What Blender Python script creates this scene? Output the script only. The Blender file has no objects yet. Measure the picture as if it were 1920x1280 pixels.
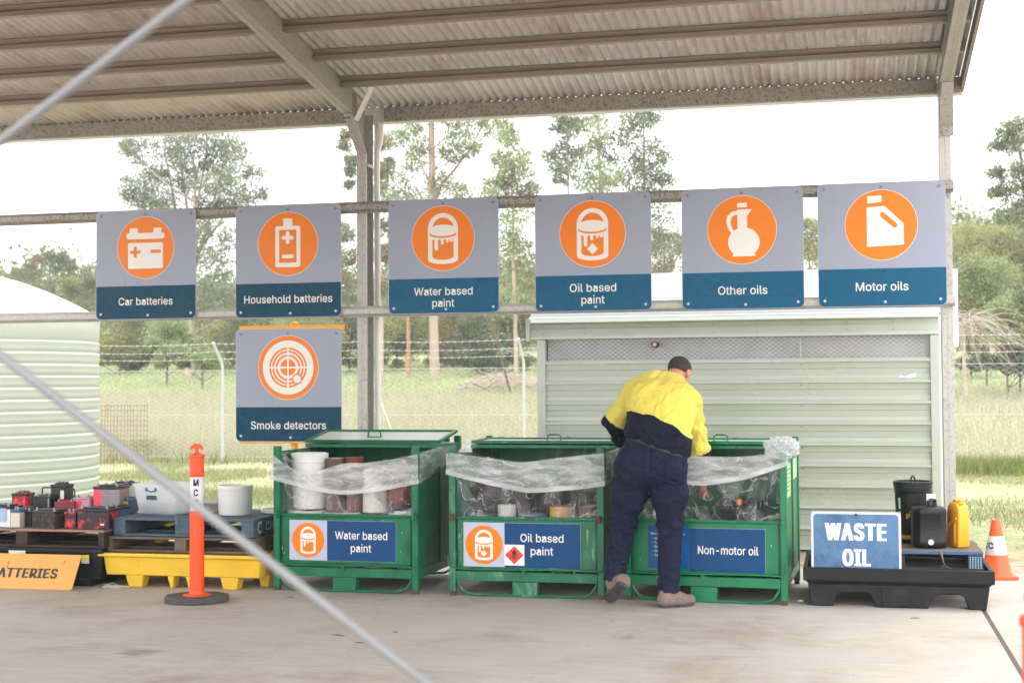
import bpy, bmesh, math, random
import numpy as np
from mathutils import Vector, Matrix

random.seed(7)
RNG = np.random.default_rng(7)
rad = math.radians
PI = math.pi
SC = bpy.context.scene
COL = SC.collection

# ------------------------------------------------------------------ camera
CAM_H = 1.58
FPX = 2667.0                       # 50 mm lens on a 36 mm sensor, in pixels of a 1920 wide picture
_yw, _pt, _rl = rad(13.1575), rad(1.6467), rad(-0.3766)
F_ = np.array([-math.sin(_yw) * math.cos(_pt), math.cos(_yw) * math.cos(_pt), math.sin(_pt)])
_R0 = np.array([math.cos(_yw), math.sin(_yw), 0.0])
_U0 = np.cross(_R0, F_)
R_ = _R0 * math.cos(_rl) + _U0 * math.sin(_rl)
U_ = -_R0 * math.sin(_rl) + _U0 * math.cos(_rl)
cam_d = bpy.data.cameras.new('camera')
cam = bpy.data.objects.new('camera', cam_d)
COL.objects.link(cam)
cam.matrix_world = Matrix(((R_[0], U_[0], -F_[0], 0), (R_[1], U_[1], -F_[1], 0), (R_[2], U_[2], -F_[2], CAM_H), (0, 0, 0, 1)))
cam_d.lens = 50.0
cam_d.sensor_width = 36.0
cam_d.clip_start = 0.05
cam_d.clip_end = 2000
cam_d.dof.use_dof = True
cam_d.dof.focus_distance = 10.6
cam_d.dof.aperture_fstop = 4.0
SC.camera = cam

# ------------------------------------------------------------------ sky, sun, exposure
SUN_EL, SUN_ROT = 70, 38
world = bpy.data.worlds.new("World")
SC.world = world
world.use_nodes = True
wn, wl = world.node_tree.nodes, world.node_tree.links
wn.clear()
sky = wn.new('ShaderNodeTexSky')
sky.sky_type = 'NISHITA'
sky.sun_disc = False
sky.sun_elevation = rad(SUN_EL)
sky.sun_rotation = rad(SUN_ROT)
sky.dust_density = 4.0
hs = wn.new('ShaderNodeHueSaturation')
hs.inputs['Saturation'].default_value = 0.12
wl.new(sky.outputs[0], hs.inputs['Color'])
tcw = wn.new('ShaderNodeTexCoord')
mpw = wn.new('ShaderNodeMapping')
mpw.inputs['Scale'].default_value = (1.6, 1.6, 5.0)
wl.new(tcw.outputs['Generated'], mpw.inputs[0])
nzw = wn.new('ShaderNodeTexNoise')
nzw.inputs['Scale'].default_value = 2.2
nzw.inputs['Detail'].default_value = 6
wl.new(mpw.outputs[0], nzw.inputs['Vector'])
crw = wn.new('ShaderNodeValToRGB')
crw.color_ramp.elements[0].position = 0.35
crw.color_ramp.elements[0].color = (11.0, 11.15, 11.8, 1)
crw.color_ramp.elements[1].position = 0.62
crw.color_ramp.elements[1].color = (14.0, 14.0, 13.9, 1)
wl.new(nzw.outputs[0], crw.inputs[0])
mxw = wn.new('ShaderNodeMixRGB')
mxw.inputs[0].default_value = 0.8            # cloud cover over the blue sky
wl.new(hs.outputs[0], mxw.inputs[1])
wl.new(crw.outputs[0], mxw.inputs[2])
# sky brightened behind the camera, added to light the shelter from the front
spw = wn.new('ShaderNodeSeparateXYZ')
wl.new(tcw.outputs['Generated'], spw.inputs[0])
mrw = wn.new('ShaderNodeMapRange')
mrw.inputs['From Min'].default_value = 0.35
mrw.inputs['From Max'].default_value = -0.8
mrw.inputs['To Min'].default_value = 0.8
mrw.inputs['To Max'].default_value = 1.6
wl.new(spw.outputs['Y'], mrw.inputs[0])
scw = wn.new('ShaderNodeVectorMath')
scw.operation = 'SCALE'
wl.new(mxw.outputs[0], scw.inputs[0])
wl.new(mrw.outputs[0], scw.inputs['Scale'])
bg = wn.new('ShaderNodeBackground')
bg.inputs['Strength'].default_value = 0.09
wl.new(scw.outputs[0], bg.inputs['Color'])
wo = wn.new('ShaderNodeOutputWorld')
wl.new(bg.outputs[0], wo.inputs[0])

sun_d = bpy.data.lights.new('sun', 'SUN')
sun_d.energy = 0.5
sun_d.angle = rad(18)
sun_d.color = (1.0, 0.95, 0.88)
sun = bpy.data.objects.new('sun', sun_d)
COL.objects.link(sun)
# Nishita: sun_rotation 0 = +Y, clockwise seen from above
_sd = Vector((math.sin(rad(SUN_ROT)) * math.cos(rad(SUN_EL)), math.cos(rad(SUN_ROT)) * math.cos(rad(SUN_EL)), math.sin(rad(SUN_EL))))
sun.rotation_euler = _sd.to_track_quat('Z', 'Y').to_euler()

SC.view_settings.view_transform = 'Standard'
SC.view_settings.look = 'None'
SC.view_settings.exposure = 1.58
SC.view_settings.gamma = 1
try:
    SC.cycles.max_bounces = 8
    SC.cycles.transparent_max_bounces = 16
    SC.cycles.caustics_reflective = False
    SC.cycles.caustics_refractive = False
except Exception:
    pass


# ------------------------------------------------------------------ measuring: picture point + distance -> place
def ray(px, py):
    return F_ + (px - 960) / FPX * R_ - (py - 640) / FPX * U_


def P(px, py, Y):
    v = ray(px, py)
    q = v * (Y / v[1])
    return np.array([q[0], Y, q[2] + CAM_H])


def PX(px, Y, py=800):
    return P(px, py, Y)[0]


def PZ(py, Y, px=960):
    return P(px, py, Y)[2]


# ------------------------------------------------------------------ materials
def lin(c):
    c = c / 255.0
    return c / 12.92 if c <= 0.04045 else ((c + 0.055) / 1.055) ** 2.4


def rgb(c):
    return (lin(c[0]), lin(c[1]), lin(c[2]), 1.0)


MATS = {}


def mat(name, col, rough=0.5, metal=0.0, var=0.12, vs=6.0, dirt=None, bump=0.0, bs=60.0, spec=0.5, stretch=(1, 1, 1), island=None, coat=0.0, trans=0.0, dirt2=None, crease=0.0):
    """one procedural material: mottled colour, optional patches of another colour (colour, scale, low, high), fine bump"""
    if name in MATS:
        return MATS[name]
    m = bpy.data.materials.new(name)
    m.use_nodes = True
    n, l = m.node_tree.nodes, m.node_tree.links
    b = n['Principled BSDF']
    tc = n.new('ShaderNodeTexCoord')
    mp = n.new('ShaderNodeMapping')
    mp.inputs['Scale'].default_value = stretch
    l.new(tc.outputs['Object'], mp.inputs[0])
    oi = n.new('ShaderNodeObjectInfo')
    mu = n.new('ShaderNodeMath')
    mu.operation = 'MULTIPLY'
    mu.inputs[1].default_value = 37.0
    l.new(oi.outputs['Random'], mu.inputs[0])
    l.new(mu.outputs[0], mp.inputs['Location'])
    nz = n.new('ShaderNodeTexNoise')
    nz.inputs['Scale'].default_value = vs
    nz.inputs['Detail'].default_value = 7
    nz.inputs['Roughness'].default_value = 0.62
    l.new(mp.outputs[0], nz.inputs['Vector'])
    mr = n.new('ShaderNodeMapRange')
    mr.inputs['From Min'].default_value = 0.25
    mr.inputs['From Max'].default_value = 0.75
    mr.inputs['To Min'].default_value = 1 - var
    mr.inputs['To Max'].default_value = 1 + var
    l.new(nz.outputs[0], mr.inputs[0])
    mul = n.new('ShaderNodeVectorMath')
    mul.operation = 'SCALE'
    c = rgb(col)
    if island:
        geo = n.new('ShaderNodeNewGeometry')
        cr = n.new('ShaderNodeValToRGB')
        cr.color_ramp.elements.remove(cr.color_ramp.elements[1])
        for i, ic in enumerate(island):
            e = cr.color_ramp.elements[0] if i == 0 else cr.color_ramp.elements.new(i / (len(island) - 1))
            e.color = rgb(ic)
        l.new(geo.outputs['Random Per Island'], cr.inputs[0])
        l.new(cr.outputs[0], mul.inputs[0])
    else:
        mul.inputs[0].default_value = c[:3]
    l.new(mr.outputs[0], mul.inputs['Scale'])
    cur = mul.outputs[0]
    for k, dd in enumerate((dirt, dirt2)):
        if not dd:
            continue
        dc, ds, lo, hi = dd
        n2 = n.new('ShaderNodeTexNoise')
        n2.inputs['Scale'].default_value = ds
        n2.inputs['Detail'].default_value = 8
        n2.inputs['Roughness'].default_value = 0.7
        n2.inputs['Distortion'].default_value = 0.3
        av = n.new('ShaderNodeVectorMath')
        av.inputs[1].default_value = (3.1 + k * 5, 7.7, 1.9)
        l.new(mp.outputs[0], av.inputs[0])
        l.new(av.outputs[0], n2.inputs['Vector'])
        rp = n.new('ShaderNodeMapRange')
        rp.inputs['From Min'].default_value = lo
        rp.inputs['From Max'].default_value = hi
        l.new(n2.outputs[0], rp.inputs[0])
        mx = n.new('ShaderNodeMixRGB')
        l.new(rp.outputs[0], mx.inputs[0])
        l.new(cur, mx.inputs[1])
        mx.inputs[2].default_value = rgb(dc)
        cur = mx.outputs[0]
    l.new(cur, b.inputs['Base Color'])
    rr = n.new('ShaderNodeMapRange')
    rr.inputs['To Min'].default_value = max(0.03, rough - 0.1)
    rr.inputs['To Max'].default_value = min(1, rough + 0.12)
    l.new(nz.outputs[0], rr.inputs[0])
    l.new(rr.outputs[0], b.inputs['Roughness'])
    b.inputs['Metallic'].default_value = metal
    b.inputs['Specular IOR Level'].default_value = spec
    if coat:
        b.inputs['Coat Weight'].default_value = coat
        b.inputs['Coat Roughness'].default_value = 0.12
    if bump:
        n3 = n.new('ShaderNodeTexNoise')
        n3.inputs['Scale'].default_value = bs
        n3.inputs['Detail'].default_value = 4
        l.new(mp.outputs[0], n3.inputs['Vector'])
        bp = n.new('ShaderNodeBump')
        bp.inputs['Strength'].default_value = bump
        bp.inputs['Distance'].default_value = 0.01
        l.new(n3.outputs[0], bp.inputs['Height'])
        l.new(bp.outputs[0], b.inputs['Normal'])
    if crease:
        n4 = n.new('ShaderNodeTexNoise')
        n4.inputs['Scale'].default_value = crease
        n4.inputs['Detail'].default_value = 3
        n4.inputs['Distortion'].default_value = 1.6
        l.new(tc.outputs['Object'], n4.inputs['Vector'])
        b4 = n.new('ShaderNodeBump')
        b4.inputs['Strength'].default_value = 0.9
        b4.inputs['Distance'].default_value = 0.035
        l.new(n4.outputs[0], b4.inputs['Height'])
        if b.inputs['Normal'].links:
            l.new(b4.outputs[0], b.inputs['Normal'].links[0].from_node.inputs['Normal'])
        else:
            l.new(b4.outputs[0], b.inputs['Normal'])
    if trans:
        out = n['Material Output']
        tr = n.new('ShaderNodeBsdfTranslucent')
        l.new(cur, tr.inputs[0])
        ms = n.new('ShaderNodeMixShader')
        ms.inputs[0].default_value = trans
        l.new(b.outputs[0], ms.inputs[1])
        l.new(tr.outputs[0], ms.inputs[2])
        l.new(ms.outputs[0], out.inputs[0])
    MATS[name] = m
    return m


def film_mat(name, base, streak, vs=(3, 3, 9), lo=0.42, hi=0.72, crease=0.0):
    """clear polythene: mostly see-through with milky streaks, shine, and glints painted in as whiter crease lines"""
    m = bpy.data.materials.new(name)
    m.use_nodes = True
    n, l = m.node_tree.nodes, m.node_tree.links
    b = n['Principled BSDF']
    b.inputs['Base Color'].default_value = (0.82, 0.83, 0.84, 1)
    b.inputs['Roughness'].default_value = 0.1
    b.inputs['Specular IOR Level'].default_value = 0.6
    tc = n.new('ShaderNodeTexCoord')
    mp = n.new('ShaderNodeMapping')
    mp.inputs['Scale'].default_value = vs
    mp.inputs['Rotation'].default_value = (0, rad(14), 0)
    l.new(tc.outputs['Object'], mp.inputs[0])
    nz = n.new('ShaderNodeTexNoise')
    nz.inputs['Scale'].default_value = 2.0
    nz.inputs['Detail'].default_value = 6
    nz.inputs['Distortion'].default_value = 0.15
    l.new(mp.outputs[0], nz.inputs['Vector'])
    mr = n.new('ShaderNodeMapRange')
    mr.inputs['From Min'].default_value = lo
    mr.inputs['From Max'].default_value = hi
    mr.inputs['To Min'].default_value = base
    mr.inputs['To Max'].default_value = streak
    l.new(nz.outputs[0], mr.inputs[0])
    nc = n.new('ShaderNodeTexNoise')
    nc.inputs['Scale'].default_value = 1.5
    nc.inputs['Detail'].default_value = 4
    nc.inputs['Distortion'].default_value = 1.1
    l.new(mp.outputs[0], nc.inputs['Vector'])
    su = n.new('ShaderNodeMath'); su.operation = 'SUBTRACT'; su.inputs[1].default_value = 0.5
    l.new(nc.outputs[0], su.inputs[0])
    ab = n.new('ShaderNodeMath'); ab.operation = 'ABSOLUTE'
    l.new(su.outputs[0], ab.inputs[0])
    cr = n.new('ShaderNodeMapRange')
    cr.inputs['From Max'].default_value = 0.016
    cr.inputs['To Min'].default_value = crease  # glints along the creases, put into the opacity
    cr.inputs['To Max'].default_value = 0.0
    l.new(ab.outputs[0], cr.inputs[0])
    sm_ = n.new('ShaderNodeMath'); sm_.operation = 'ADD'; sm_.use_clamp = True
    l.new(mr.outputs[0], sm_.inputs[0]); l.new(cr.outputs[0], sm_.inputs[1])
    mr = sm_
    tb = n.new('ShaderNodeBsdfTransparent')
    tl = n.new('ShaderNodeBsdfTranslucent')
    tl.inputs[0].default_value = (0.85, 0.86, 0.87, 1)
    m1 = n.new('ShaderNodeMixShader')
    m1.inputs[0].default_value = 0.35
    l.new(b.outputs[0], m1.inputs[1])
    l.new(tl.outputs[0], m1.inputs[2])
    ms = n.new('ShaderNodeMixShader')
    l.new(mr.outputs[0], ms.inputs[0])
    l.new(tb.outputs[0], ms.inputs[1])
    l.new(m1.outputs[0], ms.inputs[2])
    l.new(ms.outputs[0], n['Material Output'].inputs[0])
    MATS[name] = m
    return m


# ------------------------------------------------------------------ objects
def tag(o, label=None, cat=None, group=None, kind=None):
    if label: o['label'] = label
    if cat: o['category'] = cat
    if group: o['group'] = group
    if kind: o['kind'] = kind
    return o


def thing(name, label, cat, loc=(0, 0, 0), rz=0.0, group=None):
    o = bpy.data.objects.new(name, None)
    COL.objects.link(o)
    o.empty_display_size = 0.1
    o.location = loc
    o.rotation_euler = (0, 0, rz)
    return tag(o, label, cat, group)


def root_of(o):
    while o.parent:
        o = o.parent
    return o


class MB:
    """collects faces, then links them as one mesh"""

    def __init__(s):
        s.v, s.f, s.m = [], [], []

    def add(s, vs, fs, mi=0):
        k = len(s.v)
        s.v += [tuple(map(float, p)) for p in vs]
        s.f += [tuple(i + k for i in f) for f in fs]
        s.m += [mi] * len(fs)
        return s

    def box(s, x0, x1, y0, y1, z0, z1, mi=0, rot=None, top=None):
        vs = [(x0, y0, z0), (x1, y0, z0), (x1, y1, z0), (x0, y1, z0), (x0, y0, z1), (x1, y0, z1), (x1, y1, z1), (x0, y1, z1)]
        if top:                                     # taper: inset of the lower face (x, y)
            a, b = top
            vs[0] = (x0 + a, y0 + b, z0); vs[1] = (x1 - a, y0 + b, z0); vs[2] = (x1 - a, y1 - b, z0); vs[3] = (x0 + a, y1 - b, z0)
        if rot is not None:
            c = Vector(((x0 + x1) / 2, (y0 + y1) / 2, (z0 + z1) / 2))
            vs = [tuple(rot @ (Vector(p) - c) + c) for p in vs]
        return s.add(vs, [(0, 3, 2, 1), (4, 5, 6, 7), (0, 1, 5, 4), (1, 2, 6, 5), (2, 3, 7, 6), (3, 0, 4, 7)], mi)

    def plate(s, poly, y0, y1, mi=0):
        """polygon in x,z (counter-clockwise seen from -y) given a thickness from y0 (front) to y1"""
        n = len(poly)
        vs = [(x, y0, z) for x, z in poly] + [(x, y1, z) for x, z in poly]
        fs = [tuple(range(n)), tuple(range(2 * n - 1, n - 1, -1))]
        fs += [(i, i + n, (i + 1) % n + n, (i + 1) % n) for i in range(n)]
        return s.add(vs, fs, mi)

    def prism(s, poly, z0, z1, mi=0):
        n = len(poly)
        vs = [(x, y, z0) for x, y in poly] + [(x, y, z1) for x, y in poly]
        fs = [tuple(range(n - 1, -1, -1)), tuple(range(n, 2 * n))]
        fs += [(i, (i + 1) % n, (i + 1) % n + n, i + n) for i in range(n)]
        return s.add(vs, fs, mi)

    def extrude_x(s, prof, x0, x1, mi=0, closed=True, caps=True):
        """profile in y,z swept along x"""
        n = len(prof)
        vs = [(x0, y, z) for y, z in prof] + [(x1, y, z) for y, z in prof]
        rng = range(n) if closed else range(n - 1)
        fs = [(i, (i + 1) % n, (i + 1) % n + n, i + n) for i in rng]
        if closed and caps:
            fs += [tuple(range(n - 1, -1, -1)), tuple(range(n, 2 * n))]
        return s.add(vs, fs, mi)

    def tube(s, path, r, n=8, mi=0, caps=True, closed=False):
        path = [Vector(p) for p in path]
        rs = r if isinstance(r, (list, tuple)) else [r] * len(path)
        rings = []
        ref = None
        for i, p in enumerate(path):
            a = path[max(i - 1, 0)] if not closed else path[i - 1]
            b = path[min(i + 1, len(path) - 1)] if not closed else path[(i + 1) % len(path)]
            t = (b - a)
            if t.length < 1e-9: t = Vector((0, 0, 1))
            t.normalize()
            if ref is None:
                ref = Vector((0, 0, 1)) if abs(t.z) < 0.9 else Vector((1, 0, 0))
            u = ref - t * ref.dot(t)
            if u.length < 1e-6: u = t.orthogonal()
            u.normalize()
            ref = u
            w = t.cross(u)
            rings.append([p + (u * math.cos(2 * PI * k / n) + w * math.sin(2 * PI * k / n)) * rs[i] for k in range(n)])
        vs = [v for rg in rings for v in rg]
        fs = []
        m = len(path)
        for i in range(m if closed else m - 1):
            j = (i + 1) % m
            for k in range(n):
                fs.append((i * n + k, i * n + (k + 1) % n, j * n + (k + 1) % n, j * n + k))
        if caps and not closed:
            fs.append(tuple(range(n - 1, -1, -1)))
            fs.append(tuple((m - 1) * n + k for k in range(n)))
        return s.add(vs, fs, mi)

    def lathe(s, prof, c=(0, 0, 0), n=32, mi=0, ex=1.0, ey=1.0):
        """profile r,z turned round the vertical through c"""
        vs, fs = [], []
        for r, z in prof:
            for k in range(n):
                a = 2 * PI * k / n
                vs.append((c[0] + r * ex * math.cos(a), c[1] + r * ey * math.sin(a), c[2] + z))
        for i in range(len(prof) - 1):
            for k in range(n):
                fs.append((i * n + k, i * n + (k + 1) % n, (i + 1) * n + (k + 1) % n, (i + 1) * n + k))
        if prof[0][0] > 1e-4: fs.append(tuple(range(n - 1, -1, -1)))
        if prof[-1][0] > 1e-4: fs.append(tuple((len(prof) - 1) * n + k for k in range(n)))
        return s.add(vs, fs, mi)

    def build(s, name, mats, parent=None, bevel=0.0, smooth=35, local=False, seg=2):
        me = bpy.data.meshes.new(name)
        me.from_pydata(s.v, [], s.f)
        mats = mats if isinstance(mats, (list, tuple)) else [mats]
        for m in mats: me.materials.append(m)
        if len(mats) > 1:
            me.polygons.foreach_set('material_index', s.m)
        bm = bmesh.new()
        bm.from_mesh(me)
        bmesh.ops.recalc_face_normals(bm, faces=bm.faces)
        bm.to_mesh(me)
        bm.free()
        return link_mesh(name, me, parent, bevel, smooth, local, seg)


def link_mesh(name, me, parent=None, bevel=0.0, smooth=35, local=False, seg=2):
    o = bpy.data.objects.new(name, me)
    COL.objects.link(o)
    if parent:
        r = root_of(parent)
        if not local:
            inv = (Matrix.Translation(r.location) @ Matrix.Rotation(r.rotation_euler.z, 4, 'Z')).inverted()
            me.transform(inv)
        o.parent = parent
    if smooth:
        me.shade_smooth()
        me.set_sharp_from_angle(angle=rad(smooth))
    if bevel:
        b = o.modifiers.new('bevel', 'BEVEL')
        b.width = bevel
        b.segments = seg
        b.limit_method = 'ANGLE'
        b.angle_limit = rad(40)
        b.harden_normals = False
    me.update()
    return o


def np_mesh(name, V, F, mats, midx=None):
    me = bpy.data.meshes.new(name)
    V = np.asarray(V, np.float32)
    F = np.asarray(F, np.int32)
    k = F.shape[1]
    me.vertices.add(len(V))
    me.vertices.foreach_set('co', V.ravel())
    me.loops.add(F.size)
    me.loops.foreach_set('vertex_index', F.ravel())
    me.polygons.add(len(F))
    me.polygons.foreach_set('loop_start', np.arange(0, F.size, k, dtype=np.int32))
    for m in (mats if isinstance(mats, (list, tuple)) else [mats]):
        me.materials.append(m)
    if midx is not None:
        me.polygons.foreach_set('material_index', np.asarray(midx, np.int32))
    me.update(calc_edges=True)
    me.validate()
    return me


def copy_tree(o, parent=None):
    c = o.copy()
    COL.objects.link(c)
    if parent: c.parent = parent
    for ch in list(o.children):
        copy_tree(ch, c)
    return c


def rrect(x0, x1, z0, z1, r, n=5):
    pts = []
    for cx, cz, a0 in ((x1 - r, z0 + r, -90), (x1 - r, z1 - r, 0), (x0 + r, z1 - r, 90), (x0 + r, z0 + r, 180)):
        for k in range(n + 1):
            a = rad(a0 + 90 * k / n)
            pts.append((cx + r * math.cos(a), cz + r * math.sin(a)))
    return pts


def disc(cx, cz, r, n=48, a0=0, a1=360):
    return [(cx + r * math.cos(rad(a0 + (a1 - a0) * k / n)), cz + r * math.sin(rad(a0 + (a1 - a0) * k / n))) for k in range(n if abs(a1 - a0) >= 360 else n + 1)]


def arc_band(cx, cz, r0, r1, a0, a1, n=24):
    o = [(cx + r1 * math.cos(rad(a0 + (a1 - a0) * k / n)), cz + r1 * math.sin(rad(a0 + (a1 - a0) * k / n))) for k in range(n + 1)]
    i = [(cx + r0 * math.cos(rad(a1 + (a0 - a1) * k / n)), cz + r0 * math.sin(rad(a1 + (a0 - a1) * k / n))) for k in range(n + 1)]
    return o + i


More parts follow.
